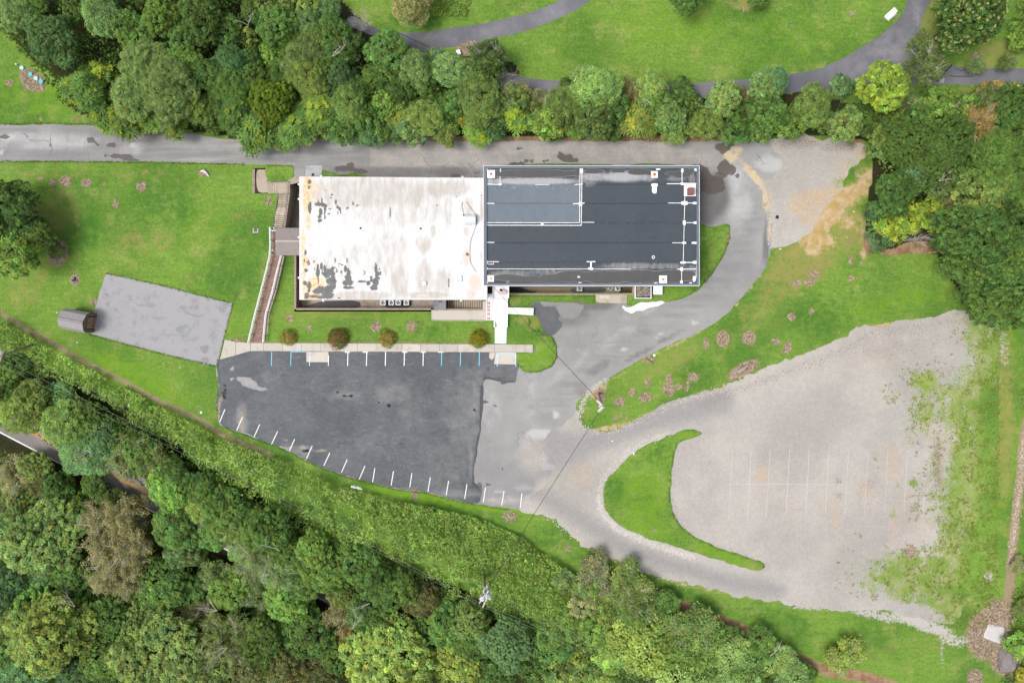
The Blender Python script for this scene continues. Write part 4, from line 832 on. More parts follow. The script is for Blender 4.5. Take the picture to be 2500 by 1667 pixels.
def strip(a, b, wd, amp=.25):
    a, b = np.array(a, float), np.array(b, float); u = b - a; L = np.linalg.norm(u); u /= L; nn = np.array([-u[1], u[0]])
    sz = random.uniform(0, .012); k = max(3, int(L / 3)); t = np.linspace(0, 1, k)
    up = [a + u * L * q + nn * (wd / 2 + random.uniform(-amp, amp) * .5) for q in t]; dn = [a + u * L * q - nn * (wd / 2 + random.uniform(-amp, amp) * .5) for q in t]
    m = MB(); v = [(*[float(w) for w in W(*p, ZS)], ZS + .02 + sz) for p in up] + [(*[float(w) for w in W(*p, ZS)], ZS + .02 + sz) for p in dn]
    m.add(v, [(i + 1, i, k + i, k + i + 1) for i in range(k - 1)])
    part(m, 'sealant_strip', M_SEALANT, db)
NDAB = [0]
def dab(px, py, rx, ry):
    NDAB[0] += 1; dz = .05 + .0012 * NDAB[0]
    n = 12; pts = []
    for i in range(n):
        t = 2 * math.pi * i / n; q = random.uniform(.85, 1.12); c, s_ = math.cos(t), math.sin(t)
        pts.append(W(px + rx * q * math.copysign(abs(c) ** .6, c), py + ry * q * math.copysign(abs(s_) ** .6, s_), ZS + .05))
    part(MB().prism([(float(a), float(b)) for a, b in pts], ZS - .01, ZS + dz), 'sealant_dab', M_SEALANT, db)
for q in (((1416, 410), (1415, 544), 1.6), ((1421, 410), (1419, 551), 1.6), ((1186, 544), (1415, 544), 1.6), ((1186, 550), (1419, 550.5), 1.8), ((1184, 450), (1224, 451), 2), ((1221, 431), (1221, 451), 1.3), ((1306, 451), (1341, 451), 1.2), ((1402, 451), (1423, 450), 1.6),
          ((1399, 498), (1427, 496), 2.4), ((1420, 543), (1451, 543), 1.4), ((1186, 497), (1207, 497), 2), ((1184, 592), (1207, 592), 1.8), ((1187, 639), (1218, 639), 1.6), ((1189, 645), (1205, 645), 1.4), ((1205, 639), (1205, 645), 1.2), ((1189, 656.5), (1540, 657), 1.3), ((1665, 410), (1665, 449), 1.6), ((1628, 449), (1701, 449), 2),
          ((1631, 496), (1703, 496), 1.7), ((1672, 478), (1668, 639), 1.4), ((1676, 544), (1701, 544), 1.5), ((1641, 593), (1665, 593), 1.5), ((1661, 641), (1701, 641), 2.2), ((1653, 657), (1701, 657), 1.8), ((1664, 663), (1664, 693), 1.4), ((1432, 639), (1454, 639), 2.4), ((1443, 640), (1442, 657), 4), ((1703, 487), (1702, 547), 1.5),
          ((1701, 621), (1700, 678), 1.5), ((1224, 695), (1300, 696), 1.6), ((1457, 696), (1701, 696), 1.6), ((1208, 409), (1239, 409), 1.6), ((1424, 409), (1451, 409), 1.6), ((1572, 409), (1586, 409), 1.4), ((1187, 440), (1186, 700), 1.2), ((1187, 410), (1186, 430), 1), ((1222, 410), (1222, 420), 2.2)): strip(*q)
for q in ((1417, 498, 5, 5), (1420, 414, 3.5, 9), (1221, 450, 4, 2.5), (1666, 415, 3, 7), (1666, 449, 6, 3), (1671, 496, 8, 5), (1697, 496, 6, 3), (1671, 544, 4, 6), (1698, 544, 5, 3), (1670, 593, 6, 2.6), (1695, 593, 7, 2.8), (1668, 641, 7, 3), (1697, 641, 6, 3.6), (1664, 657, 4, 5), (1664, 689, 3.2, 5), (1442, 656, 7, 3), (1186, 412, 4.5, 4.5),
          (1700, 413, 5, 5), (1607, 411, 6, 5), (1187, 691, 4.5, 4.5), (1695, 681, 4, 7), (1601, 693, 4.5, 3.5), (1598, 452, 8, 4), (1598, 461, 6, 12), (1324, 547, 3, 4), (1186, 547, 3.5, 5), (1188, 656, 3, 3), (1188, 640, 3, 4), (1685, 455, 15, 5), (1413, 676, 3.4, 2), (1416, 690, 4, 1), (1686, 691, 4, 2)): dab(*q)
def drain(px, py, r, mat):
    p = part(box_px(px - r, py - r, px + r, py + r, ZD, ZS + .14), 'drain_pad', M_SEALANT, db)
    x, y = W(px, py, ZS + .2); MB().cyl(float(x), float(y), ZS + .12, ZS + .24, .16 if r > 8 else .22, 10).obj('collar', mat, p)
drain(1199, 425, 9.5, plain('red_plug', (.42, .10, .09), .7)); drain(1598, 426, 8, M_RUST); drain(1198, 680, 8, plain('tan_collar', (.60, .43, .27), .8)); drain(1619, 682, 9.5, M_RUST)
m = MB(); x, y = W(1595, 628, ZS); part(m.tube([(float(x) + .16 * math.cos(t), float(y) + .19 * math.sin(t), ZS + .05) for t in np.linspace(0, 2 * math.pi, 15)], .06, 6), 'pipe_collar', M_SEALANT, db)
part(box_px(1670, 447, 1699, 479, ZD, ZS + .035), 'chimney_curb', M_SEALANT, db)
ch = part(box_px(1681, 458, 1695, 474, ZD, ZD + .9), 'chimney', M_CHIM, db)
a, b, c, e = rect_px(1681, 458, 1695, 474, ZD + .9)
nb = 0
for i in range(5):
    for j in range(6):
        MB().box(a + (c - a) * i / 5 + .012, b + (e - b) * j / 6 + .012, ZD + .9, a + (c - a) * (i + 1) / 5 - .012, b + (e - b) * (j + 1) / 6 - .012, ZD + .93 + random.uniform(0, .015)).obj('brick', M_CHIM, ch)

# --- areaways: floors, retaining walls with coping stones
def floor_px(name, x0, y0, x1, y1, z, mat):
    a, b, c, e = rect_px(x0, y0, x1, y1, z)
    o = MB().box(a, b, z - .2, c, e, z).obj(name, mat); o['kind'] = 'structure'; return o
floor_px('areaway_floor', 705, 690, 1090, 757, FLOOR, M_CONCD)
floor_px('areaway_floor', 705, 600, 760, 690.5, FLOOR + .004, M_CONCD)
floor_px('areaway_floor', 1175, 660, 1215, 722, FLOOR + .008, M_CONCD)
floor_px('areaway_floor', 1230, 660, 1560, 722, FLOOR + .012, M_CONCD)
floor_px('areaway_floor', 700, 400, 745, 600, -.6, mat_concrete('brown_concrete_apron', (0.30, 0.25, 0.215), (0.2, 0.16, 0.14), .5))
M_WET = plain('wet_stain', (0.035, 0.036, 0.037), 0.35, 0.5, 2)
M_MOSS = plain('mossy_dirt', (0.12, 0.085, 0.05), 0.9, 0.5, 3)
def floor_mark(pts, z, mat, name='wet_stain'):
    o = sheet(name, pts, mat, 0, cell=1, jit=.06, absz=z, kind='structure'); return o
floor_mark([(745, 752), (770, 740), (800, 735), (860, 734), (880, 740), (870, 752), (800, 755)], FLOOR + .02, M_WET)
floor_mark([(938, 735), (1000, 735), (1005, 742), (996, 752), (950, 752), (938, 745)], FLOOR + .02, M_WET)
floor_mark([(1245, 700), (1290, 706), (1310, 714), (1245, 716)], FLOOR + .03, M_WET)
floor_mark([(1400, 700), (1470, 700), (1475, 714), (1395, 714)], FLOOR + .03, plain('slate_wet', (.10, .10, .105), .5))
floor_mark([(1515, 700), (1545, 700), (1545, 716), (1512, 716)], FLOOR + .03, M_MOSS, 'dirt_patch')
floor_mark([(1290, 704), (1395, 702), (1395, 712), (1310, 712)], FLOOR + .032, plain('tan_grime', (.27, .21, .14), .9, .4, 2), 'dirt_patch')
def retaining(pts_px, w_px, label, dz=.06, cat='retaining wall', cope=True, zb=FLOOR, mat=None):
    """a wall along a line on the ground with coping stones on top"""
    r = empty('retaining_wall', g1(*pts_px[0])); tag(r, label, cat, 'retaining walls around the building')
    for a, b in zip(pts_px[:-1], pts_px[1:]):
        A, B = g1(*a, dz), g1(*b, dz); u = (B - A).to_2d(); L = u.length; u /= L; hw = w_px * S / 2
        top = min(A.z, B.z) - .12
        c = (A + B) / 2; z = max(A.z, B.z)
        m = MB(); p = [(A.x - u.y * hw * .8, A.y + u.x * hw * .8), (B.x - u.y * hw * .8, B.y + u.x * hw * .8), (B.x + u.y * hw * .8, B.y - u.x * hw * .8), (A.x + u.y * hw * .8, A.y - u.x * hw * .8)]
        part(m.prism(p, zb, [A.z - .1, B.z - .1, B.z - .1, A.z - .1]), 'wall', mat or M_BRICK, r)
        if cope:
            k = max(1, round(L / 1.15))
            for i in range(k):
                s0, s1 = i / k, (i + 1) / k; P, Q = A.lerp(B, s0), A.lerp(B, s1); g = .02
                q = [(P.x + u.x * g - u.y * hw, P.y + u.y * g + u.x * hw), (Q.x - u.x * g - u.y * hw, Q.y - u.y * g + u.x * hw), (Q.x - u.x * g + u.y * hw, Q.y - u.y * g - u.x * hw), (P.x + u.x * g + u.y * hw, P.y + u.y * g - u.x * hw)]
                z = [P.z, Q.z, Q.z, P.z]; part(MB().prism(q, [w - .098 for w in z], z), 'coping_stone', M_COPE, r)
    return r
retaining([(720.5, 622), (720.5, 755)], 5, 'brown coped retaining wall along the lawn beside the ramp')
retaining([(723, 754.5), (1052, 754.5)], 5, 'long coped retaining wall below the white roof and four fan units')
retaining([(1244, 718.5), (1548, 718.5)], 4, 'coped retaining wall below the dark roof with two fan units')
retaining([(1546.5, 700), (1546.5, 716)], 5, 'short coped wall closing the areaway next to the gravel bin')
retaining([(649, 444), (705, 444)], 3, 'low wall between the clipped lawn square and the upper stairs', cope=False, zb=-.6, mat=M_COPE)
retaining([(619, 412), (619, 472)], 6, 'brick wall on the lawn side of the upper stair landing', zb=.2)
retaining([(616, 472.5), (678, 472.5)], 3, 'thin dark wall below the upper stair landing', cope=False, zb=.2, mat=M_RIM)
# ------------------------------------------------------------------ sidewalk, entrance, stairs, ramp
def slab_px(mb, pts, dz, h):
    q = [g1(a, b, dz) for a, b in pts]
    return mb.prism([(p.x, p.y) for p in q], [p.z - h for p in q], [p.z for p in q])
sw = empty('sidewalk', g1(900, 850)); sw['kind'] = 'structure'
def on(mb, name, mat, root): return part(mb, name, mat, root)
top = lambda x: 837.0 + (x - 612) / 689 * 4.0
bot = lambda x: 856.5 + (x - 612) / 689 * 3.5
joints = [612, 643, 690, 736, 782, 828, 873, 918, 981, 1027, 1073, 1118, 1162, 1207, 1260, 1301]
for a, b in zip(joints[:-1], joints[1:]):
    on(slab_px(MB(), [(a + .3, top(a)), (b - .3, top(b)), (b - .3, bot(b)), (a + .3, bot(a))], .14, .3), 'slab', M_CONC, sw)
on(slab_px(MB(), [(549, 829), (575, 834.5), (575, 867), (537, 877.5)], .13, .3), 'slab', M_CONC, sw)
on(slab_px(MB(), [(576, 834.6), (611.4, 837), (611.4, 856.3), (576, 866.7)], .135, .3), 'slab', M_CONC, sw)
for q in ([(748, 858.5), (802, 858.8), (802, 884), (748, 883.5)], [(1210, 861), (1261, 861.5), (1260, 889.5), (1206, 888.5)]):
    on(slab_px(MB(), q, .12, .25), 'kerb_ramp', M_CONC, sw)
on(slab_px(MB(), [(1195, 861), (1209, 861), (1206, 874), (1200, 879), (1194, 872)], .06, .2), 'concrete_patch', M_CONC, sw)
for x in (1214, 1260.5): stripe('bay_line', (x, 862), (x - .6, 893), 2.0, M_LBLUE, .128, None) if False else None
m = MB(); slab_px(m, [(1213, 862), (1215.2, 862), (1214.8, 889), (1212.6, 889)], .128, .01); on(m, 'blue_line', M_LBLUE, sw)
m = MB(); slab_px(m, [(1258.5, 862), (1260.5, 862), (1259.6, 889), (1257.6, 889)], .128, .01); on(m, 'blue_line', M_LBLUE, sw)
m = MB(); slab_px(m, [(1215.4, 860.6), (1258.4, 861), (1258.4, 863), (1215.4, 862.4)], .150, .02); on(m, 'blue_line', M_LBLUE, sw)
m = MB(); slab_px(m, [(756, 860), (757.8, 860), (757.2, 883), (755.4, 883)], .128, .01); on(m, 'blue_line', M_LBLUE, sw)
stripe('bay_line', (1214, 889.8), (1213.8, 894), 2.0, M_LBLUE, .028, lot); stripe('bay_line', (1259.8, 890), (1259.5, 894), 2.0, M_LBLUE, .028, lot)
# white painted entrance walk
wk = empty('entrance_walk', g1(1215, 770)); tag(wk, 'white painted entrance walk with a side arm, between the two roofs and the sidewalk', 'walkway')
zt = float(gz(*W(1215, 760, 0.0))) + .55
def flat(pts, z, h, name, mat, root):
    return part(MB().prism([tuple(float(q) for q in W(a, b, z)) for a, b in pts], z - h, z), name, mat, root)
flat([(1189, 717), (1240, 717), (1240, 782), (1189, 782)], zt, 1.0, 'landing', M_WALKWHITE, wk)
flat([(1240.3, 750.5), (1303, 752), (1302, 769.5), (1240.3, 766)], zt - .004, .8, 'side_arm', M_WALKWHITE, wk)
for i in range(4):
    z = zt - .004 - .12 * (i + 1)
    flat([(1208.5, 782.3 + i * 3.7), (1236.5, 782.3 + i * 3.7), (1236.5, 786 + i * 3.7), (1208.5, 786 + i * 3.7)], z, .5, 'step', M_WALKWHITE, wk)
    flat([(1209, 785.2 + i * 3.7), (1236, 785.2 + i * 3.7), (1236, 786 + i * 3.7), (1209, 786 + i * 3.7)], z + .004, .02, 'nosing', M_GREYM, wk)
for a in (1205.5, 1236.8): flat([(a, 782.3), (a + 2.7, 782.3), (a + 2.7, 799), (a, 799)], zt + .05, 1.0, 'cheek_wall', M_WALKWHITE, wk)
on(slab_px(MB(), [(1208.5, 797.5), (1237, 797.5), (1236, 838.6), (1208, 838.6)], .10, .4), 'lower_slab', M_WALKWHITE, wk)
flat([(1187, 719), (1189.5, 719), (1189.5, 782), (1187, 782)], zt + .1, 1.0, 'kerb', M_WALKWHITE, wk)
# porch roof over the door
pch = empty('porch_roof', g1(1222, 712)); tag(pch, 'flat white porch roof over the entrance with a small striped flag', 'porch roof')
flat([(1202, 699), (1243, 698), (1243, 728), (1202, 728)], zt + 2.6, .22, 'roof_slab', M_METALW, pch)
for q in ((1203, 699, 1242, 700.2), (1203, 726.2, 1242, 727.6), (1202.3, 700.4, 1203.6, 726), (1241.4, 700.4, 1242.7, 726)): part(box_px(*q, zt + 2.605, zt + 2.68), 'rim', M_FASCIA, pch)
for a in (1205, 1239): part(box_px(a, 722, a + 2, 724, zt, zt + 2.38), 'post', M_METALW, pch)
# small striped flag on its staff above the porch roof
fl = empty('flag', (*[float(q) for q in W(1216, 714.5, zt + 3)], zt + 2.7)); tag(fl, 'small faded red striped flag with a dark corner above the white porch roof', 'flag')
M_FW, M_FR, M_FB = plain('flag_white', (.74, .70, .68), .8, .05), plain('flag_red', (.66, .28, .26), .8, .1), plain('flag_blue', (.03, .04, .07), .8, .2)
part(MB().tube([(0, 0, 0), (-.1, .1, .9)], .025, 6), 'staff', M_GREYM, fl)
def P2(u, v): # along the flag, across it
    return Vector((.02 + u * .85 + v * .35, .02 - u * .42 + v * .55, .72 - .28 * u + .05 * math.sin(u * 5)))
fl.children[0].location = (0, 0, 0)
def cloth(u0, u1, v0, v1, name, mat, dz=0):
    m = MB(); k = 5; v = [P2(u0 + (u1 - u0) * i / k, w) + Vector((0, 0, dz)) for w in (v0, v1) for i in range(k + 1)]
    m.add(v, [(i, i + 1, k + 2 + i, k + 1 + i) for i in range(k)]); o = m.obj(name, mat, fl)
for i in range(9): cloth(.42 if i >= 4 else 0, 1, i / 9, (i + 1) / 9, 'stripe', M_FR if i % 2 == 0 else M_FW)
cloth(0, .42, 4 / 9, 1, 'canton', M_FB)
# five red and white markers along the walk
for i, y in enumerate((740, 749, 757.5, 766.5, 778)):
    r0 = empty('red_marker', (*[float(q) for q in W(1193, y, zt + .1)], zt))
    tag(r0, ['red and white square marker on the white walk nearest the dark roof', 'red marker on the white walk, second from the dark roof', 'red marker in the middle of the row of five on the white walk', 'red marker on the white walk, second from the steps', 'red marker on the white walk nearest the steps'][i], 'marker', 'red markers along the white walk')
    o = MB().add([], []); k = .15
    for q in ((-k, -k, k, -.06), (-k, .06, k, k), (.07, -.06, k, .06), (-k, -.06, -.10, .06)): o.box(q[0], q[1], 0, q[2], q[3], .12)
    o.obj('frame', plain('red_plastic', (.55, .05, .07), .5, .15) if 'red_plastic' not in bpy.data.materials else bpy.data.materials['red_plastic'], r0)
    MB().box(-.10, -.06, 0, .07, .06, .10).obj('centre', M_METALW, r0)
# concrete landing, steps down, grey door bridge
ld = empty('lower_entry', g1(1120, 768)); tag(ld, 'beige concrete landing with steps going down beside the white roof', 'entry stairs')
on(slab_px(MB(), [(1056, 757), (1186.5, 757), (1186.5, 781), (1056, 780)], .16, .5), 'landing', M_CONC, ld)
on(slab_px(MB(), [(1178, 735), (1186.5, 735), (1186.5, 756.6), (1178, 756.6)], .20, .5), 'landing', M_CONC, ld)
on(slab_px(MB(), [(1053, 756), (1056, 756), (1056, 782.5), (1053, 782)], .14, .4), 'border', M_CONCD, ld); on(slab_px(MB(), [(1056, 780.4), (1186.5, 781.4), (1186.5, 783.5), (1056, 782.6)], .13, .4), 'border', M_CONCD, ld)
zb = float(gz(*W(1120, 745, 0.0))) + .1
M_TREAD = mat_concrete('worn_tread', (0.34, 0.28, 0.215), (0.12, 0.095, 0.075), .9)
for i in range(15):
    z = zb - .16 * (i + 1); a = 1177 - i * 5.6
    flat([(a - 5.6, 726), (a, 726), (a, 752.5), (a - 5.6, 752.5)], z, .3 + 0.0 * i, 'tread', M_TREAD, ld)
    flat([(a - 1.3, 726), (a, 726), (a, 752.5), (a - 1.3, 752.5)], z + .005, .02, 'dark_nosing', plain('dark_tread_edge', (.10, .08, .06), .9, .3) if i == 0 else bpy.data.materials['dark_tread_edge'], ld)  # dark strip along each tread edge, so the steps stand apart
retaining([(1090, 755), (1178, 755)], 3.2, 'narrow coped wall beside the steps down from the concrete landing', dz=.28)
br = empty('door_bridge', g1(1074, 745)); tag(br, 'grey metal deck bridging the areaway to a door under the white roof', 'footbridge')
on(slab_px(MB(), [(1060, 726), (1088, 726), (1088, 756.6), (1060, 756.6)], .18, .15), 'deck', plain('grey_deck', (.22, .22, .235), .6, .2), br)
for k in range(3): on(slab_px(MB(), [(1071, 734 + k * 1.6), (1080, 734 + k * 1.6), (1080, 734.8 + k * 1.6), (1071, 734.8 + k * 1.6)], .20, .02), 'grate_bar', M_BLACK, br)
for a in (1059.2, 1088.4):
    A, B = g1(a, 734, 1.0), g1(a, 757, 1.0); on(MB().tube([A, B], .05, 6), 'rail', M_RIM, br)
    for t in (.05, .5, .97): q = A.lerp(B, t); on(MB().tube([q, q - Vector((0, 0, .95))], .035, 5), 'rail_post', M_RIM, br)

# upper stairs from the driveway, canopy, brown ramp with white rails
st = empty('upper_stairs', g1(680, 480)); tag(st, 'worn beige concrete stairs leading down from the driveway to the small gabled canopy', 'stairs')
M_DKN = plain('dark_step_edge', (.15, .115, .085), .9, .3)
M_STEP = mat_concrete('worn_step', (0.43, 0.36, 0.28), (0.22, 0.17, 0.125), .8)
zu, zl = float(gz(*W(640, 440, 2.5))) + .05, 1.45
flat([(622.5, 412), (651, 412), (652, 440), (657, 472), (622.5, 472)], zu - .06, .5, 'dark_soil', plain('dark_soil', (.045, .035, .025), .9, .4), st)
flat(catmull([(629, 416), (640, 414.5), (650, 416), (652, 430), (653, 445), (656, 460), (655, 469), (643, 471), (632, 468), (627, 455), (626, 430)], 2), zu, .3, 'landing', M_STEP, st)
for i, a in enumerate((653.5, 659, 664.5, 670)): flat([(a, 443), (a + 5.4, 443), (a + 5.4, 472), (a, 472)], zu - .05 * (i + 1), .4, 'tread', M_STEP, st)
flat([(675.5, 443), (707, 443), (706, 472), (675.5, 472)], zu - .25, .4, 'landing', M_STEP, st)
ys = [472.2, 476, 480, 484, 488.2, 492.4, 496.6, 501, 505.3, 526.8, 531.5, 536.2, 541, 546, 551, 556, 560]
for i, (a, b) in enumerate(zip(ys[:-1], ys[1:])):
    f0, f1 = (a - 472) / 88, (b - 472) / 88; z = zu - .25 - (zu - .25 - zl) * (i + 1) / 16
    l0, l1, r0_, r1_ = 678 - f0 * 10, 678 - f1 * 10, 703 - f0 * 10.5, 703 - f1 * 10.5
    flat([(l0, a), (r0_, a), (r1_, b - .15), (l1, b - .15)], z, .5, 'landing' if b - a > 10 else 'tread', M_STEP, st)
    flat([(l0, a), (r0_, a), (r0_, a + 1.1), (l0, a + 1.1)], z + .006, .02, 'dark_nosing', M_DKN, st)  # darker strip at the edge of every step to make it visible
retaining([(705.5, 443), (706, 474), (698, 528), (694, 559)], 4, 'stepped coped wall between the upper stairs and the lower apron', dz=.1, zb=-.6, mat=M_CONCD)
rl = empty('stair_rail', g1(700, 500)); tag(rl, 'dark pipe handrail along the upper stairs', 'handrail')
for off in (0, -3):
    pts = [g1(x + off, y, .95 - (zu - 2.4) * 0) for x, y in ((650, 442.5), (703, 442), (704, 472), (697, 527), (692, 559))][1 if off else 0:]
    on(MB().tube(pts, .035, 5), 'rail', M_RIM, rl)
for x, y in ((704, 443), (704, 472), (700.5, 498), (697, 527), (693, 556)): p = g1(x, y, .95); on(MB().tube([p, p - Vector((0, 0, .9))], .03, 5), 'rail_post', M_RIM, rl)
pts = [g1(x, y, .75) for x, y in ((678, 474), (672, 522), (664, 560))]; rl2 = empty('stair_rail', g1(672, 515)); tag(rl2, 'dark handrail on the lawn side of the upper stairs', 'handrail')
on(MB().tube(pts, .035, 5), 'rail', M_RIM, rl2)
for p in pts + [pts[0].lerp(pts[1], .5), pts[1].lerp(pts[2], .5)]: on(MB().tube([p, p - Vector((0, 0, .8))], .03, 5), 'rail_post', M_RIM, rl2)
lw = sheet('lawn', [(650, 473), (680, 473), (672, 520), (664, 559), (650, 559)], M_GROUND, .012, cell=.6, smooth=False, jit=.02, masks=lambda a, b: {k: np.zeros(len(a)) for k in M_AT})
rp = empty('ramp', g1(660, 700)); tag(rp, 'long brown textured ramp with white rails running down to the sidewalk', 'ramp')
M_RAMP = NB('brown_rubber_mat'); w_ = M_RAMP.nt.nodes.new('ShaderNodeTexWave'); M_RAMP.nt.links.new(M_RAMP.scaled(1.0, 1.0, 1, -.25), w_.inputs[0]); w_.bands_direction = 'Y'
w_.inputs['Scale'].default_value = 1.25; w_.inputs['Distortion'].default_value = 7.0; w_.inputs['Detail'].default_value = 2; w_.inputs['Detail Scale'].default_value = 3.5
cr_ = M_RAMP.mix(w_.outputs['Fac'], (.155, .088, .066), (.36, .245, .20)); M_RAMP.bump(w_.outputs['Fac'], .5, .05); M_RAMP = M_RAMP.done(M_RAMP.vary(cr_, M_RAMP.noise(6, 3), .8, 1.2), .9)
RL = [(663, 558), (663.5, 600), (662, 628), (652, 670), (640, 716), (624, 778), (610, 836.5)]
RR = [(696, 558), (694, 600), (689, 625), (680, 666), (669, 713), (652, 768), (646, 836.5)]
rz_ = lambda y: .10 + .42 * max(0, min(1, (830 - y) / 120))
for (a, b), (c, e) in zip(zip(RL[:-1], RL[1:]), zip(RR[:-1], RR[1:])):
    q = [g1(*a, rz_(a[1])), g1(*b, rz_(b[1])), g1(*e, rz_(e[1])), g1(*c, rz_(c[1]))]
    on(MB().prism([(p.x, p.y) for p in q], [p.z - .8 for p in q], [p.z for p in q]), 'ramp_deck', M_RAMP, rp)
def rail_line(pl, name, off):
    base = [g1(x + off, y, rz_(y)) for x, y in pl]
    for h, r in ((.98, .075), (.55, .05)):
        on(MB().tube([p + Vector((0, 0, h)) for p in base], r, 6), name, M_METALW, rp)
    L = [0]; 
    for a, b in zip(base[:-1], base[1:]): L.append(L[-1] + (b - a).length)
    s = 0.0
    while s <= L[-1] + .01:
        i = max(j for j in range(len(L)) if L[j] <= s + 1e-6); i = min(i, len(base) - 2); p = base[i].lerp(base[i + 1], (s - L[i]) / max(1e-6, L[i + 1] - L[i]))
        on(MB().box(p.x - .065, p.y - .065, p.z - .2, p.x + .065, p.y + .065, p.z + 1.05), 'rail_post', M_METALW, rp); s += 1.75
rail_line(RL, 'rail', 1.0); rail_line([(690.5, 622), (689, 630), (680, 666), (669, 713), (653, 768), (651, 786), (646.5, 836)], 'rail', 0.6)
on(MB().tube([g1(663, 563, 1.4), g1(676, 563, 1.4)], .075, 6), 'rail', M_METALW, rp)
for (a, b), (c, e) in zip(zip(RR[2:-1], RR[3:]), zip([(x + 5, y) for x, y in RR[2:-1]], [(x + 5, y) for x, y in RR[3:]])):
    q = [g1(*a, rz_(a[1]) - .15), g1(*b, rz_(b[1]) - .15), g1(*e, rz_(e[1]) - .18), g1(*c, rz_(c[1]) - .18)]
    on(MB().prism([(p.x, p.y) for p in q], [p.z - .6 for p in q], [p.z for p in q]), 'side_kerb', M_CONCD, rp)
cn = empty('canopy', g1(700, 590)); tag(cn, 'small shingled gable canopy between the brown ramp and the white roof', 'canopy')
def mat_shingle(name, a, b):
    n = NB(name); bt = n.nt.nodes.new('ShaderNodeTexBrick'); n.nt.links.new(n.vec, bt.inputs[0]); bt.inputs['Scale'].default_value = 5.0; bt.inputs['Mortar Size'].default_value = .02
    bt.inputs['Color1'].default_value = (*a, 1); bt.inputs['Color2'].default_value = (*b, 1); bt.inputs['Mortar'].default_value = (a[0] * .5, a[1] * .5, a[2] * .5, 1)
    n.bump(n.noise(14, 3), .5, .03); return n.done(n.vary(n.vary(bt.outputs['Color'], n.noise(1.2, 4), .85, 1.15), n.noise(18, 3, .7), .75, 1.25), .9, .15)
M_SHING = mat_shingle('worn_brown_shingle', (.27, .235, .22), (.33, .29, .275))
ze, zr = 3.35, 3.9
wx = lambda a, b, z: (*[float(q) for q in W(a, b, z)], z)
for e0, e1, nm in ((556.5, 588.6, 'roof_slope'), (623.5, 589.4, 'roof_slope')):
    a, b, c, e = wx(673.5, e0, ze), wx(731.5, e0, ze), wx(731.5, e1, zr), wx(672, e1, zr); dn = lambda p: (p[0], p[1], p[2] - .12)
    on(MB().add([a, b, c, e, dn(a), dn(b), dn(c), dn(e)], [(0, 1, 2, 3), (7, 6, 5, 4), (0, 4, 5, 1), (1, 5, 6, 2), (2, 6, 7, 3), (3, 7, 4, 0)]), nm, M_SHING, cn)
on(MB().prism([wx(672, 587.4, zr)[:2], wx(731.5, 587.4, zr)[:2], wx(731.5, 590.6, zr)[:2], wx(672, 590.6, zr)[:2]], zr - .05, zr + .05), 'ridge_cap', plain('pale_ridge', (.44, .40, .38), .9, .1), cn)
for x, y in ((679, 562), (679, 617)):
    p = g1(x, y); on(MB().box(p.x - .07, p.y - .07, p.z, p.x + .07, p.y + .07, ze - .03), 'post', M_METALW, cn)

# ------------------------------------------------------------------ fan units in the areaways
def fan_unit():
    r = empty('air_conditioner')
    MB().box(-.39, -.39, 0, .39, .39, .72).obj('cabinet', M_METALW, r)
    m = MB(); k = 20
    for i in range(k):
        t0, t1 = 2 * math.pi * i / k, 2 * math.pi * (i + 1) / k; v = []
        for t in (t0, t1):
            sq = .39 / max(abs(math.cos(t)), abs(math.sin(t)))
            v += [(.29 * math.cos(t), .29 * math.sin(t), .80), (sq * math.cos(t), sq * math.sin(t), .78), (sq * math.cos(t), sq * math.sin(t), .70)]
        m.add(v, [(0, 1, 4, 3), (1, 2, 5, 4)])
    m.obj('top_ring', M_METALW, r)
    MB().cyl(0, 0, .73, .735, .30, 20).obj('well', M_BLACK, r)
    for i in range(4):
        t = 2 * math.pi * i / 4 + .5; m = MB()
        m.add([(.05 * math.cos(t), .05 * math.sin(t), .75), (.27 * math.cos(t - .35), .27 * math.sin(t - .35), .76), (.27 * math.cos(t + .3), .27 * math.sin(t + .3), .78)], [(0, 1, 2)])
        m.obj('fan_blade', M_GALV, r)
    m = MB()
    for q in (.1, .2, .29): m.tube([(q * math.cos(t), q * math.sin(t), .80) for t in np.linspace(0, 2 * math.pi, 17)], .008, 3, False)
    m.obj('grille', M_GREYM, r)
    return r
ac = fan_unit()
for i, (x, y, lb) in enumerate(((935, 739, 'leftmost of four square fan units below the white roof'), (955, 739, 'fan unit second in the row of four below the white roof'), (972, 739, 'third fan unit of the four below the white roof'), (992, 739, 'fan unit closest to the dark gap, last of four below the white roof'),
                                 (1415, 704.5, 'square fan unit alone below the middle of the dark roof'), (1508, 704, 'square fan unit beside a round fan unit below the dark roof'))):
    o = ac if i == 0 else copy_tree(ac)
    p = W(x, y, FLOOR + .75); o.location = (float(p[0]), float(p[1]), FLOOR + .01); o.rotation_euler.z = i * .0
    tag(o, lb, 'air conditioner', 'fan units in the areaways')
rc = empty('condenser', (*[float(q) for q in W(1491, 704, FLOOR + .7)], FLOOR)); tag(rc, 'round white-rimmed fan unit overgrown by green weeds below the dark roof', 'air conditioner')
MB().cyl(0, 0, 0, .66, .30, 18).obj('cabinet', plain('green_cabinet', (.10, .22, .15), .6), rc)
MB().tube([(.29 * math.cos(t), .29 * math.sin(t), .68) for t in np.linspace(0, 2 * math.pi, 19)], .05, 6, False).obj('rim', M_METALW, rc)
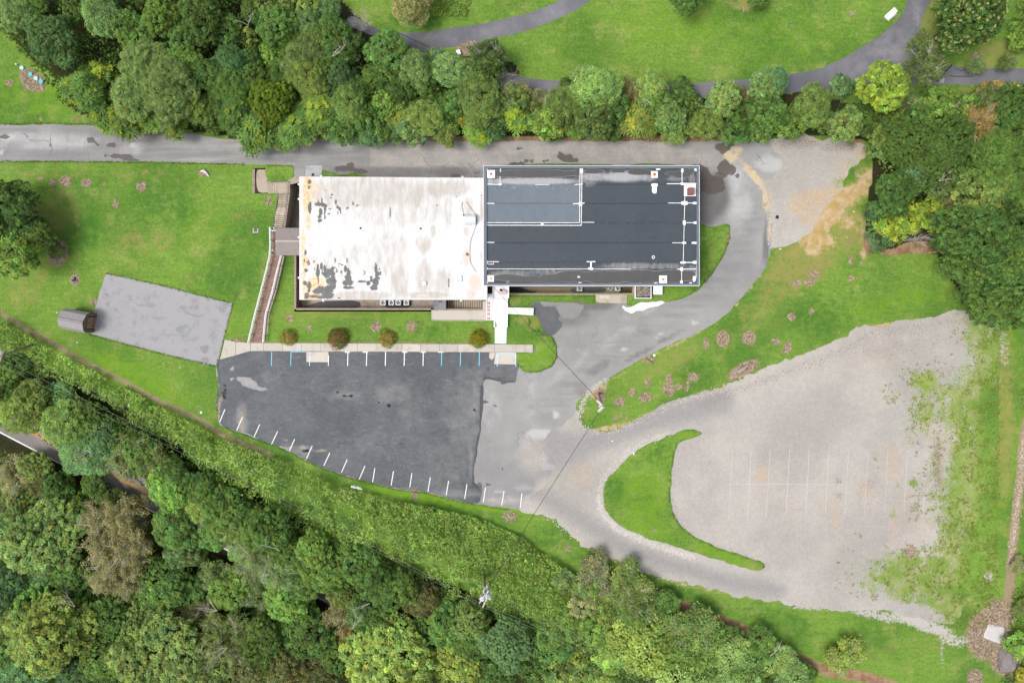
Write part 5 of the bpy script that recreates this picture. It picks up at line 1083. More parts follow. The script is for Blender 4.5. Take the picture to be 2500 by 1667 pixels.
# gravel-filled bin and white-lidded box by the dark building
gb = empty('gravel_bin', g1(1570, 714)); tag(gb, 'open white-framed bin filled with broken stone beside the dark roof', 'bin')
z0 = float(g1(1570, 714).z); a, b, c, e = rect_px(1551, 697, 1590.5, 728.5, z0 + 1.0)
for q in ((a, b, c, b + .10), (a, e - .10, c, e), (a, b + .10, a + .10, e - .10), (c - .10, b + .10, c, e - .10)): part(MB().box(q[0], q[1], z0 - .3, q[2], q[3], z0 + 1.0), 'side_panel', M_METALW, gb)
part(MB().box(a + .1, b + .1, z0 - .2, c - .1, e - .1, z0 + .62), 'bin_floor', plain('dark_bin_inside', (.05, .045, .06), .8), gb)
m = MB(); rr = random.Random(3)
for i in range(260): m.rock(rr.uniform(a + .22, c - .2), rr.uniform(b + .3, e - .16), z0 + .62 + rr.uniform(0, .06), rr.uniform(.05, .13), rr.uniform(.04, .09), rr.uniform(.05, .12), i, 5)
o = part(m, 'rubble', plain('tan_rubble', (.34, .29, .24), .9, .45, 4), gb); o['kind'] = 'stuff'
ub = empty('utility_box', g1(1608, 710)); tag(ub, 'white-lidded box against the dark roof beside the open gravel bin', 'utility box')
a, b, c, e = rect_px(1595.5, 699, 1617, 718.5, z0 + .8); part(MB().box(a, b, z0 - .1, c, e, z0 + .7), 'box_body', M_GREYM, ub); part(MB().box(a - .03, b - .03, z0 + .7, c + .03, e + .03, z0 + .78), 'lid', M_WALKWHITE, ub)
sl = empty('equipment_pad', g1(1492, 728)); tag(sl, 'dirty concrete slab with a pale plate between lawn strips below the dark roof', 'concrete slab')
on(slab_px(MB(), [(1454, 719.5), (1531, 719.5), (1530.5, 741), (1458, 739), (1454, 734)], .07, .3), 'slab', M_CONCD, sl)
on(slab_px(MB(), [(1464, 719.6), (1488, 720), (1488, 729.5), (1464, 729)], .13, .1), 'plate', M_CONC, sl); on(slab_px(MB(), [(1515, 720), (1530.6, 720), (1529.6, 740), (1515, 740)], .085, .05), 'slab', mat_concrete('speckled_slab', (.40, .37, .33), (.22, .18, .15), .8), sl)
sheet('white_powder', [(1521, 744), (1530, 750), (1545, 747), (1556, 740), (1580, 738), (1600, 738), (1615, 735), (1622, 737), (1612, 745), (1590, 751), (1570, 756), (1550, 763), (1538, 765), (1527, 758), (1520, 748)], M_WPAINT, .042, cell=.5, jit=.12, thick=.03)
# hatch in the apron by the north wall, catch basins
def basin(px, py, w, label, gr=M_RIM, rim=M_CONC, n=4):
    r = empty('catch_basin', g1(px, py)); tag(r, label, 'drain grate'); s = w * S / 2
    MB().box(-s, -s, -.1, s, s, .045).obj('frame', rim, r); s *= .68; MB().box(-s, -s, 0, s, s, .055).obj('pit', M_BLACK, r)
    for i in range(n): q = -s + 2 * s * (i + .5) / n; MB().box(q - s / n * .6, -s, .05, q + s / n * .6, s, .07).obj('bar', gr, r)
    return r
basin(624, 562, 13, 'square drain grate set in the lawn beside the canopy', plain('blue_grey_grate', (.13, .16, .19), .5))
basin(1897, 530, 11, 'black square drain in the gravel beside the loop of the driveway', M_BLACK, M_CONCD)
basin(764, 427, 9, 'dark square hatch in grey concrete above the corner of the white roof', M_BLACK, M_CONCD)
sheet('concrete_apron', [(746, 403), (785, 403), (788, 412), (782, 436), (746, 436)], mat_concrete('cracked_grey_concrete', (.36, .37, .38), (.25, .25, .25), 0.8), .024, cell=.8, smooth=False, jit=.08)
sheet('concrete_apron', [(700, 445), (716, 433), (728, 431), (745, 436), (745, 442), (700, 452)], M_CONCD, .028, cell=.8, jit=.03)

# ------------------------------------------------------------------ shed
sd = empty('shed'); tag(sd, 'small brown garden shed with a grey barn roof beside the grey pad', 'shed')
gs = float(gz(*W(190, 785, 0))); F0 = Vector((*[float(q) for q in W(213, 788, gs + 2.0)], gs)); dx = Vector((.983, -.184, 0)); dy = Vector((.184, .983, 0))
sd.location = F0 - dx * 1.75; sd.rotation_euler = (0, 0, math.atan2(dx.y, dx.x))
M_SHED, M_SHROOF, M_TRIM = plain('brown_shed_boards', (.15, .105, .08), .8, .25, 3), mat_shingle('grey_barn_shingle', (.30, .28, .28), (.36, .34, .335)), plain('tan_trim', (.42, .27, .14), .8, .2)
prof = [(-1.5, 1.9), (-1.12, 2.62), (0, 3.15), (1.12, 2.62), (1.5, 1.9)]
m = MB(); v = [(-1.7, -1.42, 0), (-1.7, 1.42, 0), (1.7, 1.42, 0), (1.7, -1.42, 0)]; q = [(-1.42, 1.9), (-1.06, 2.56), (0, 3.05), (1.06, 2.56), (1.42, 1.9)]
w = [(-1.7, -1.42, 0)] + [(-1.7, y, z) for y, z in q] + [(-1.7, 1.42, 0)]; w2 = [(1.7, y, z) for _, y, z in w]
m.add(w + w2, [tuple(range(6, -1, -1)), tuple(range(7, 14))] + [(i, (i + 1) % 7, 7 + (i + 1) % 7, 7 + i) for i in range(7)]); m.obj('wall', M_SHED, sd)
for (a, b), (c, e) in zip(prof[:-1], prof[1:]):
    MB().add([(-1.8, a, b), (1.8, a, b), (1.8, c, e), (-1.8, c, e), (-1.8, a, b + .07), (1.8, a, b + .07), (1.8, c, e + .07), (-1.8, c, e + .07)], [(3, 2, 1, 0), (4, 5, 6, 7), (0, 1, 5, 4), (1, 2, 6, 5), (2, 3, 7, 6), (3, 0, 4, 7)]).obj('roof_panel', M_SHROOF, sd)
for a in (-.16, .16): MB().box(-1.78, a - .03, 3.10, 1.78, a + .03, 3.165).obj('ridge_strip', plain('dark_ridge_strip', (.14, .115, .115), .8) if 'dark_ridge_strip' not in bpy.data.materials else bpy.data.materials['dark_ridge_strip'], sd)
for s in (-1, 1):
    dd = MB().box(1.70, min(s * .05, s * .80), .15, 1.745, max(s * .05, s * .80), 1.85).obj('door', M_SHED, sd)
    y0, y1 = sorted((s * .09, s * .76))
    for zz in (.2, .98, 1.74): MB().box(1.745, y0, zz, 1.775, y1, zz + .08).obj('rail', M_TRIM, dd)
    for y in (y0, y1 - .07): MB().box(1.745, y, .28, 1.773, y + .07, 1.74).obj('stile', M_TRIM, dd)
    for p0, p1 in (((y0 + .05, 1.06), (y1 - .05, 1.72)), ((y1 - .05, 1.06), (y0 + .05, 1.72))): MB().tube([(1.76, *p0), (1.76, *p1)], .035, 4).obj('cross_brace', M_TRIM, dd)
    MB().box(1.70, min(s * .86, s * .95), .05, 1.76, max(s * .86, s * .95), 1.95).obj('corner_trim', M_BLACK, sd)
# ------------------------------------------------------------------ fire pit
fp = empty('fire_pit', g1(183, 683)); tag(fp, 'round fire pit of pale stones with charred logs in the lawn', 'fire pit')
M_STONE, M_CHAR, M_ASHW = plain('pale_stone', (.55, .48, .40), .9, .25, 3), plain('charcoal', (.02, .02, .023), .9, .3, 5), plain('ashy_log', (.36, .32, .28), .9, .4, 6)
MB().cyl(0, 0, -.05, .06, .5, 18).obj('ash_bed', M_CHAR, fp)
for i in range(13):
    t = 2 * math.pi * i / 13; MB().rock(.56 * math.cos(t), .56 * math.sin(t), .03, random.uniform(.10, .14), random.uniform(.09, .13), .13, i).obj('stone', M_STONE if i % 4 else plain('pinkish_stone', (.50, .36, .29), .9, .2), fp)
for a, b, mt in (((-.38, -.05), (-.05, .34), M_ASHW), ((-.36, -.28), (.3, -.30), M_ASHW), ((.05, .36), (.30, -.1), M_CHAR), ((-.1, -.2), (.2, .2), M_CHAR), ((.25, -.2), (.36, .12), M_ASHW)):
    MB().tube([(*a, .12), (*b, .18)], .06, 6).obj('log', mt, fp)

# ------------------------------------------------------------------ utility poles, cables
M_POLE, M_ARM, M_XF, M_INS = plain('weathered_pole_wood', (.25, .20, .155), .9, .25, 6), plain('bleached_crossarm', (.62, .585, .53), .8, .15, 4), plain('pale_transformer', (.60, .62, .65), .45, .1, 3), plain('insulator_grey', (.55, .57, .6), .4, .1)
def pole(label, base_px, top_px, ht, arms, cans, r=.15):
    B = g1(*base_px, -.3); T = Vector((*[float(q) for q in W(*top_px, B.z + ht)], B.z + ht))
    p = empty('utility_pole', B); tag(p, label, 'utility pole'); L = T - B
    MB().tube([(0, 0, 0), tuple(L * .5), tuple(L)], [r * 1.25, r * 1.05, r * .85], 10).obj('pole_shaft', M_POLE, p)
    def at(px, py, f): z = B.z + ht * f; return Vector((*[float(q) for q in W(px, py, z)], z)) - B
    for a, b, f, w in arms:
        A_, B_ = at(*a, f), at(*b, f); o = MB().tube([A_, B_], w, 4).obj('crossarm', M_ARM, p)
        for t in (.04, .5, .96): q = A_.lerp(B_, t); MB().tube([q, q + Vector((0, 0, .14)), q + Vector((0, 0, .26))], [.05, .09, .04], 7).obj('insulator', M_INS, o)
    for (x, y), f, rr, hh in cans:
        q = at(x, y, f); c = MB().tube([q, q + Vector((0, 0, hh * .85)), q + Vector((0, 0, hh))], [rr, rr, rr * .8], 14).obj('transformer', M_XF, p)
        for k in (-1, 1): MB().tube([q + Vector((k * rr * .5, 0, hh)), q + Vector((k * rr * .5, 0, hh + .25))], .06, 7).obj('bushing', M_INS, c)
    return p, T
p1, T1 = pole('leaning pole with grey cross pieces on the grass tip beside the driveway', (1461, 960), (1471.5, 994), 8.5, [((1457.5, 976), (1476, 995), .93, .16), ((1472.5, 993), (1461, 1005), .99, .19)], [((1463.5, 990.5), .8, .16, .5)], .16)
p2, T2 = pole('pole carrying pale transformers and two crossarms above the shrubs', (1182, 1403), (1185, 1448), 13, [((1193.5, 1441), (1170, 1472), .99, .10), ((1191, 1455), (1178.5, 1482), .93, .10)],
              [((1186, 1437), .80, .36, 1.1), ((1178, 1455), .80, .36, 1.1), ((1192, 1450), .80, .38, 1.1), ((1196, 1456), .74, .26, .6), ((1190, 1428), .86, .16, .7)], .17)
p3, T3 = pole('pole with a double crossarm at the edge of the shrubs', (88, 838), (4, 868), 13, [((9, 856), (-3, 886), .97, .10), ((5, 856), (-7, 882), .985, .09)], [], .15)
def wire(name, ends, sag, r, label, group=None, n=14, cat='cable', mat=None):
    A, B = ends; pts = [A.lerp(B, t) - Vector((0, 0, sag * 4 * t * (1 - t))) for t in np.linspace(0, 1, n)]
    o = MB().tube(pts, r, 5, False).obj(name, mat or M_RUBBER); return tag(o, label, cat, group)
wz = lambda x, y, z: Vector((*[float(q) for q in W(x, y, z)], z))
for i, (a, b) in enumerate((((1466, 982), (1206, 702)), ((1462, 976), (1204, 700)), ((1459, 974.5), (1208, 704)))):
    wire('service_cable', (wz(*a, T1.z - .8), wz(*b, ZD - .5)), .5, (.024, .016, .024)[i], ('uppermost dark service cable from the leaning pole to the dark roof', 'thin middle service cable from the leaning pole to the dark roof', 'lowest dark service cable from the leaning pole to the dark roof')[i], 'service cables to the dark roof')
wire('span_cable', (wz(1470, 996, T1.z), wz(1190, 1440, T2.z - 2)), 0.9, .034, 'thick dark cable spanning from the leaning pole across the car park to the transformer pole')
wire('service_cable', (wz(1207, 703, ZD - .3), wz(1199, 781, 1.2)), .2, .02, 'dark cable hanging along the white walk from the dark roof')
M_WIRE = plain('pale_wire', (.24, .26, .23), .5, .2, 2)
for i, (a, b, c, r_) in enumerate((((-4, 843), (1190, 1437), (1700, 1720), .011), ((3, 855), (1176, 1446), (1650, 1700), .011), ((4, 878), (1171, 1471), (1600, 1672), .016), ((-4, 890), (1178.5, 1481), (1560, 1667), .013))):
    for k, (p, q) in enumerate(((a, b), (b, c))):
        wire('power_line', (wz(*p, T3.z - .5 * (i < 2)), wz(*q, T2.z - .5 * (i < 2)) if k == 0 else wz(*q, T2.z)) if k == 0 else (wz(*p, T2.z - .5 * (i < 2)), wz(*q, T2.z)), 1.2, r_,
             ['uppermost', 'second', 'third', 'lowest'][i] + ' of four pale wires between ' + ('the crossarm pole and the transformer pole' if k == 0 else 'the transformer pole and the lower edge of the view'), 'power lines over the shrub bank', mat=M_WIRE)
wire('guy_wire', (wz(853, 1328, -4), wz(1005, 1266, -1.6)), 0, .035, 'pale guy cable slanting over the shrubs into the dark trees', mat=M_INS, cat='cable')
br_ = MB().tube([g1(1000, 1268, .3), g1(1018, 1255, .6), g1(1036, 1237, .4)], [.07, .06, .02], 5); o = br_.obj('fallen_branch', plain('grey_branch', (.42, .40, .38), .9)); tag(o, 'grey fallen branch at the upper end of the pale guy cable', 'branch')
m = MB(); m.tube([g1(1576, 874, .15), g1(1596, 886, .12)], .1, 6); po = m.obj('fallen_post', plain('brown_post', (.16, .11, .08), .9, .3)); tag(po, 'short brown timber lying on the grass edge of the driveway', 'post')
p = g1(1597, 867, 0); o = MB().cyl(0, 0, 0, .12, .18, 14).obj('white_disc', M_WALKWHITE, None, p); tag(o, 'small white round cap in the grass beside the fallen timber', 'disc')
m = MB().tube([g1(1481, 934, .6), g1(1477, 958, 1.5), T1 - Vector((0, 0, 1.5))], .02, 4); o = m.obj('guy_wire', plain('yellow_guy_guard', (.55, .48, .10), .6)); tag(o, 'thin yellow guy wire staked beside the leaning pole', 'cable')
# ------------------------------------------------------------------ small things on the lawns
M_TEAL = plain('teal_plastic', (.10, .52, .53), .5, .12)
M_PTEAL = plain('pale_teal_plastic', (.42, .68, .70), .5, .1)
for i, (x, y, lb) in enumerate(((55, 167, 'palest teal lid, apart from the other three on the brown bed'), (76, 182.5, 'deep teal lid, second along the brown bed'), (89.5, 192.5, 'pale teal lid between two deeper ones on the brown bed'), (102, 200, 'deep teal lid at the lower end of the row on the brown bed'))):
    r = empty('tank_lid', g1(x, y)); tag(r, lb, 'tank lid', 'round lids on the brown bed'); mt = M_PTEAL if i in (0, 2) else M_TEAL
    MB().cyl(0, 0, 0, .16, .30, 18).obj('riser', mt, r); MB().cyl(0, 0, .16, .21, .31, 18, .27).obj('cover', mt, r)
    for k in range(4): t = k * math.pi / 2 + .6; MB().cyl(.2 * math.cos(t), .2 * math.sin(t), .2, .225, .035, 6).obj('bolt', M_TEAL, r)
o = MB().cyl(0, 0, 0, .3, .10, 10).obj('vent_pipe', M_WALKWHITE, None, g1(42, 159)); tag(o, 'small white pipe end beside the teal lids', 'pipe')
lg = MB().tube([g1(490, 419, .1), g1(497, 417, .22), g1(503, 422, .2), g1(511, 432, .08)], [.10, .22, .20, .07], 7).obj('bleached_log', plain('bleached_wood', (.62, .56, .52), .9, .25, 3)); tag(lg, 'bleached white log lying on the lawn below the driveway', 'log')
bn = empty('stone_bench', g1(2171, 38)); bn.rotation_euler.z = math.radians(42); tag(bn, 'white bench on the lawn beside the fork of the dark drive', 'bench')
MB().box(-.95, -.38, .42, .95, .38, .52).obj('seat', M_WALKWHITE, bn); MB().box(-.9, -.55, .25, .75, -.40, .31).obj('side_board', M_GALV, bn)
for a in (-.65, .65): MB().box(a - .12, -.3, 0, a + .12, .3, .42).obj('leg', M_WALKWHITE, bn)
wbx = empty('white_box', g1(1120, 132)); wbx.rotation_euler.z = .3; tag(wbx, 'small white box on the wood chips beside the upper drive', 'utility box'); MB().box(-.25, -.32, 0, .25, .32, .5).obj('box_body', M_METALW, wbx); MB().box(-.28, -.35, .5, .28, .35, .56).obj('lid', M_WALKWHITE, wbx)
gp = sheet('gravel_pad', [(2414, 1524), (2435, 1527), (2450, 1529), (2454, 1534), (2450, 1555), (2446, 1570), (2434, 1569), (2415, 1561), (2402, 1555), (2403, 1546), (2409, 1535)], plain('white_gravel', (.50, .48, .465), .9, .3, 8, bump=.6), .10, cell=.5, jit=.05, kind=None, thick=.12)
tag(gp, 'pale square gravel pad on the brown clearing at the lower corner', 'gravel pad')
bm_ = MB().rock(0, 0, 0, 1.4, 2.0, 1.3, 5, 14).obj('brush_mound', plain('grey_brush', (.20, .18, .17), .95, .55, 6, bump=1.0), None, g1(2455, 1606), rz=-.35); tag(bm_, 'grey mound of dead brush below the pale gravel pad', 'brush pile')
bp = empty('marker_post', g1(2467, 1664)); tag(bp, 'weathered post with a teal cap at the lower corner', 'post'); MB().box(-.13, -.13, 0, .13, .13, 2.6).obj('shaft', M_ARM, bp); MB().box(-.17, -.17, 2.6, .17, .17, 2.75).obj('cap', M_TEAL, bp)
for i, (x, y, sx, sy, lb) in enumerate(((1905, 608, .22, .16, 'pale stone where the gravel meets the dry grass'), (2084, 517, .2, .16, 'pale stone on the straw-coloured slope'), (2067, 580, .1, .1, 'tiny pale stone on the dry slope near the dead brush'), (189, 836, .12, .12, 'white stone on the lawn below the shed'), (139, 763, .12, .12, 'white stone standing off the corner of the shed'), (149, 765, .17, .12, 'white stone touching the corner of the shed'), (491, 1006, .2, .22, 'pale stone on the brown strip above the shrub bank'),
                                        (1547, 1106, .14, .3, 'long white stone on the rim of the grass island'), (399, 888, .1, .1, 'white speck of stone on the lawn below the grey pad'), (440, 897, .1, .1, 'white stone lower on the lawn below the grey pad'), (1495, 1076, .16, .12, 'white stone in the shallow curve of the gravel track'))):
    o = MB().rock(0, 0, 0, sx, sy, .14, i, 7).obj('pale_rock', M_STONE if i < 3 else M_WALKWHITE, None, g1(x, y)); tag(o, lb, 'rock')
m = MB(); rr = random.Random(9)
ps = empty('pipe_scraps', g1(870, 1188)); tag(ps, 'grey broken frame lying in the shrubs just below the car park', 'scrap')
for a, b in (((857, 1186), (884, 1194)), ((862, 1190), (880, 1190)), ((857, 1189), (866, 1186)), ((872, 1186), (876, 1195))): on(MB().tube([g1(*a, 1.9), g1(*b, 2.0)], .1, 5), 'bar', M_INS, ps)
lp = empty('log_heap', g1(1815, 902)); tag(lp, 'long heap of grey branches on a brown bed beside the gravel lot', 'log pile')
for i in range(16):
    t = rr.uniform(-28, 18); x, y = 1812 + t * .88 + rr.uniform(-3, 3), 902 - t * .5 + rr.uniform(-4, 4); L_ = rr.uniform(8, 18)
    on(MB().tube([g1(x - L_ * .45, y + L_ * .25, .1 + rr.random() * .3), g1(x + L_ * .45, y - L_ * .25, .1 + rr.random() * .3)], [.08, .05], 5), 'branch', plain('grey_limb', (.40, .35, .30), .9, .3) if i == 0 else bpy.data.materials['grey_limb'], lp)
M_TWIG, M_TWIGD = plain('dry_twigs', (.46, .36, .26), .95, .4, 4), plain('dark_twigs', (.17, .12, .085), .95, .4, 4)
# twigs and wood chips on the brown beds: nobody could count them
for nm, mt, seed, per in (('twig_litter', M_TWIG, 1, .5), ('dark_twig_litter', M_TWIGD, 2, .5)):
    m = MB(); rr = random.Random(seed); vv, ff = [], []
    for b in BEDS:
        if b[2] < 7 and b[3] < 7: continue
        an = math.radians(b[5]) if len(b) > 5 else 0
        for k in range(int(b[2] * b[3] * per)):
            r_ = math.sqrt(rr.random()) * .92; t = rr.uniform(0, 2 * math.pi); u, v_ = r_ * b[2] * math.cos(t), r_ * b[3] * math.sin(t)
            px, py = b[0] + u * math.cos(an) - v_ * math.sin(an), b[1] + u * math.sin(an) + v_ * math.cos(an)
            a2 = rr.uniform(0, 2 * math.pi); vv.append((px, py, a2, rr.uniform(.05, .17), rr.uniform(.015, .035), rr.uniform(0, .5)))
    A = np.array(vv); x, y, z = G(A[:, 0], A[:, 1], .03); c, s_ = np.cos(A[:, 2]), np.sin(A[:, 2]); L_, w_2, up = A[:, 3], A[:, 4], A[:, 5] * A[:, 3]
    V = np.stack([np.stack([x - c * L_ - s_ * w_2, y - s_ * L_ + c * w_2, z], 1), np.stack([x - c * L_ + s_ * w_2, y - s_ * L_ - c * w_2, z], 1), np.stack([x + c * L_ + s_ * w_2, y + s_ * L_ - c * w_2, z + up], 1), np.stack([x + c * L_ - s_ * w_2, y + s_ * L_ + c * w_2, z + up], 1)], 1).reshape(-1, 3)
    o = link(nm, mesh_np(nm, V, np.arange(len(V)).reshape(-1, 4)), mt); o['kind'] = 'stuff'
# white rubble along the island and the edges of the gravel track
def scatter_rocks(name, lines, n, half, mat, smin, smax, seed):
    r_ = np.random.default_rng(seed); P = []
    for pl, cnt in lines:
        d_ = densify(pl, 2.0, False); i = r_.integers(0, len(d_), cnt); P.append(d_[i] + r_.normal(0, half, (cnt, 2)))
    P = np.vstack(P); x, y, z = G(P[:, 0], P[:, 1], .02); k = len(P); s_ = r_.uniform(smin, smax, k); th = r_.uniform(0, 6.28, k)
    base = np.array([(math.cos(t), math.sin(t), 0) for t in np.linspace(0, 2 * math.pi, 6)[:-1]] + [(.25, .1, .8)])
    B = base[None] * np.stack([s_, s_ * r_.uniform(.6, 1, k), s_ * r_.uniform(.5, .9, k)], 1)[:, None]
    c, sn = np.cos(th)[:, None], np.sin(th)[:, None]; V = np.stack([B[..., 0] * c - B[..., 1] * sn + x[:, None], B[..., 0] * sn + B[..., 1] * c + y[:, None], B[..., 2] + z[:, None]], 2)
    F = np.array([(i, (i + 1) % 5, 5) for i in range(5)])[None] + (np.arange(k) * 6)[:, None, None]
    o = link(name, mesh_np(name, V.reshape(-1, 3), F.reshape(-1, 3)), mat); o['kind'] = 'stuff'; return o
scatter_rocks('white_rubble', [([(1640, 1056), (1570, 1082), (1530, 1106), (1495, 1142), (1472, 1175), (1462, 1215)], 500), ([(1462, 1215), (1468, 1250), (1505, 1290), (1560, 1316), (1640, 1344)], 1100), ([(1640, 1344), (1690, 1358)], 320)], 0, 5.0, plain('white_rubble_stone', (.50, .465, .43), .9, .45, 3), .04, .13, 1)
scatter_rocks('edge_stones', [([(1415, 1030), (1440, 1050), (1480, 1058), (1540, 1036), (1640, 990), (1780, 944), (1900, 896)], 500), ([(1330, 1258), (1385, 1298), (1456, 1348), (1560, 1392), (1680, 1428)], 260), ([(2500, 1060), (2490, 1180), (2480, 1270), (2468, 1380)], 500)], 0, 5.0, plain('tan_edge_stone', (.50, .43, .36), .9, .35, 3), .04, .12, 2)
scatter_rocks('roadside_rubble', [([(1482, 926), (1440, 955), (1420, 985), (1412, 1020)], 300), ([(1885, 500), (1889, 550), (1886, 605)], 160)], 0, 4.5, plain('grey_rubble_stone', (.45, .42, .40), .9, .35, 3), .05, .13, 3)
# ------------------------------------------------------------------ vegetation
def mat_leaf(name, trans=0.34):
    n = NB(name)
    info = n.nt.nodes.new('ShaderNodeObjectInfo')
    c = n.mix(1.0, info.outputs['Color'], n.attr('tint', True), 'MULTIPLY')
    n.done(c, 0.6, 0.2)
    t = n.nt.nodes.new('ShaderNodeBsdfTranslucent'); n.nt.links.new(n.mix(1.0, c, (1.25, 1.3, .6), 'MULTIPLY'), t.inputs[0])
    m = n.nt.nodes.new('ShaderNodeMixShader'); m.inputs[0].default_value = trans
    n.nt.links.new(n.b.outputs[0], m.inputs[1]); n.nt.links.new(t.outputs[0], m.inputs[2]); n.nt.links.new(m.outputs[0], n.out.inputs[0])
    return n.m
M_LEAF = mat_leaf('foliage')
M_BARK = plain('grey_brown_bark', (.15, .12, .095), .95, .35, 5)
M_PALEBARK = plain('pale_dead_bark', (.44, .40, .335), .9, .25, 5)

def unit(v): return v / np.maximum(np.linalg.norm(v, axis=-1, keepdims=True), 1e-9)

def leaf_mesh(name, P, N, D, L, Wd, T, droop=.18):
    """kite-shaped leaves: position, face normal, growing direction, length, width, tint"""
    D = unit(D - (D * N).sum(-1, keepdims=True) * N); Sd = np.cross(N, D); L, Wd = L[:, None], Wd[:, None]
    V = np.stack([P - D * L * .5, P + Sd * Wd * .5 + N * L * .04, P + D * L * .5 - N * L * droop, P - Sd * Wd * .5 + N * L * .04], 1).reshape(-1, 3)
    return mesh_np(name, V, np.arange(len(V)).reshape(-1, 4), {'tint': np.repeat(T, 4, 0)})

def fib(n, zmin, r_):
    i = np.arange(n) + .5; z = 1 - (1 - zmin) * i / n; t = i * 2.39996 + r_.uniform(0, 6.28); q = np.sqrt(np.maximum(0, 1 - z * z))
    return np.stack([q * np.cos(t), q * np.sin(t), z], 1)

def crown_clumps(r_, R, flat, lobes, rc, zc, zmin=-.25, spread=.66):
    lobes = int(lobes * 1.35); spread = spread + (.12 if R > 5 else 0)
    """uneven crown: overlapping lobes, clump centres on their outer skin"""
    L = []
    for k in range(lobes):
        a = 2 * math.pi * (k * .618) + r_.uniform(-.4, .4); q = R * spread * math.sqrt((k + .3) / lobes) * r_.uniform(.85, 1.15)
        rl = R * r_.uniform(.26, .50) * (1.15 if k == 0 else 1) * (.80 if R > 5 else 1)
        L.append((q * math.cos(a), q * math.sin(a), zc + flat * (R - q) * .45 * r_.uniform(.2, 1.4) - flat * q * .25 + R * r_.normal(0, .10), rl))
    out, nor, low = [], [], []
    for i, (x, y, z, rl) in enumerate(L):
        n = max(8, int(2 * math.pi * rl * rl * (1 - zmin) / (rc * rc * 1.9))); d = fib(n, zmin, r_)
        d = unit(d + r_.normal(0, .10, d.shape)); p = np.array([x, y, z]) + d * np.array([rl, rl, rl * flat]) * r_.uniform(.86, 1.1, (n, 1)); ok = np.ones(n, bool)
        for j, (a, b, c, rj) in enumerate(L):
            if j != i: ok &= ((p[:, 0] - a) ** 2 + (p[:, 1] - b) ** 2 + ((p[:, 2] - c) / flat) ** 2) > (rj * .86) ** 2
        out.append(p[ok]); nor.append(d[ok])
    return np.vstack(out), np.vstack(nor), L

def clump_leaves(r_, C, Nn, rc, m, leaf, up=.5, sq=.75, tone=.28, drop=0.0, hue=.10):
    k = len(C); d = unit(r_.normal(0, 1, (k, m, 3)) + Nn[:, None] * .9 + np.array([0, 0, up]))
    rr = rc * r_.uniform(.75, 1.25, (k, 1, 1)) * r_.uniform(.55, 1.05, (k, m, 1)); P = C[:, None] + d * rr * np.array([1, 1, sq])
    P[..., 2] -= drop * r_.random((k, m)) ** 2
    N = unit(d * .8 + np.array([0, 0, .95]) + r_.normal(0, .34, (k, m, 3))); D = unit(r_.normal(0, 1, (k, m, 3)) + d * .5 - np.array([0, 0, .3]))
    s = r_.uniform(.75, 1.3, (k, m)); ct = r_.normal(1, tone, (k, 1)).clip(.45, 1.7) * r_.normal(1, .16, (k, m)).clip(.5, 1.6); h = r_.normal(0, hue, (k, 1)) + r_.normal(0, hue * .6, (k, m))
    T = np.stack([ct * (1 + h), ct, ct * (1 - h)], 2)
    f = lambda a: a.reshape(-1, *a.shape[2:])
    return f(P), f(N), f(D), (leaf * s).ravel(), (leaf * .66 * s).ravel(), f(T).clip(.05, 4)

def fronds(r_, C, Nn, ln, nf, young=.22):
    """rosettes of long feathered leaves, two leaflets rows drawn as narrow kites along each stalk"""
    P, N, D, L, Wd, T = [], [], [], [], [], []
    for c, nn in zip(C, Nn):
        yg = r_.random() < young; base = np.array([2.1, 1.55, .75]) if yg else np.array([1, 1, 1]) * r_.normal(1, .20); l0 = ln * (r_.uniform(.55, .75) if yg else r_.uniform(.8, 1.2)); a0 = r_.uniform(0, 6.28); k = nf if not yg else nf - 3
        for i in range(k):
            a = a0 + 2 * math.pi * i / k + r_.normal(0, .15); el = r_.uniform(.05, .6) if not yg else r_.uniform(.4, .9); tint = base * r_.normal(1, .13) * np.array([1 + r_.normal(0, .05), 1, 1])
            dr = np.array([math.cos(a) * math.cos(el), math.sin(a) * math.cos(el), math.sin(el)]) + nn * .35; dr /= np.linalg.norm(dr); p = np.array(c)
            for s in range(3):
                P.append(p + dr * l0 / 6); D.append(dr); N.append(np.array([-dr[0] * dr[2], -dr[1] * dr[2], 1.0])); L.append(l0 / 3 * 1.35); Wd.append(ln * (.24, .30, .20)[s] * r_.uniform(.85, 1.15)); T.append(tint)
                p = p + dr * l0 / 3; dr = dr - np.array([0, 0, .28]); dr /= np.linalg.norm(dr)
    return np.array(P), unit(np.array(N)), np.array(D), np.array(L), np.array(Wd), np.array(T).clip(.05, 4)

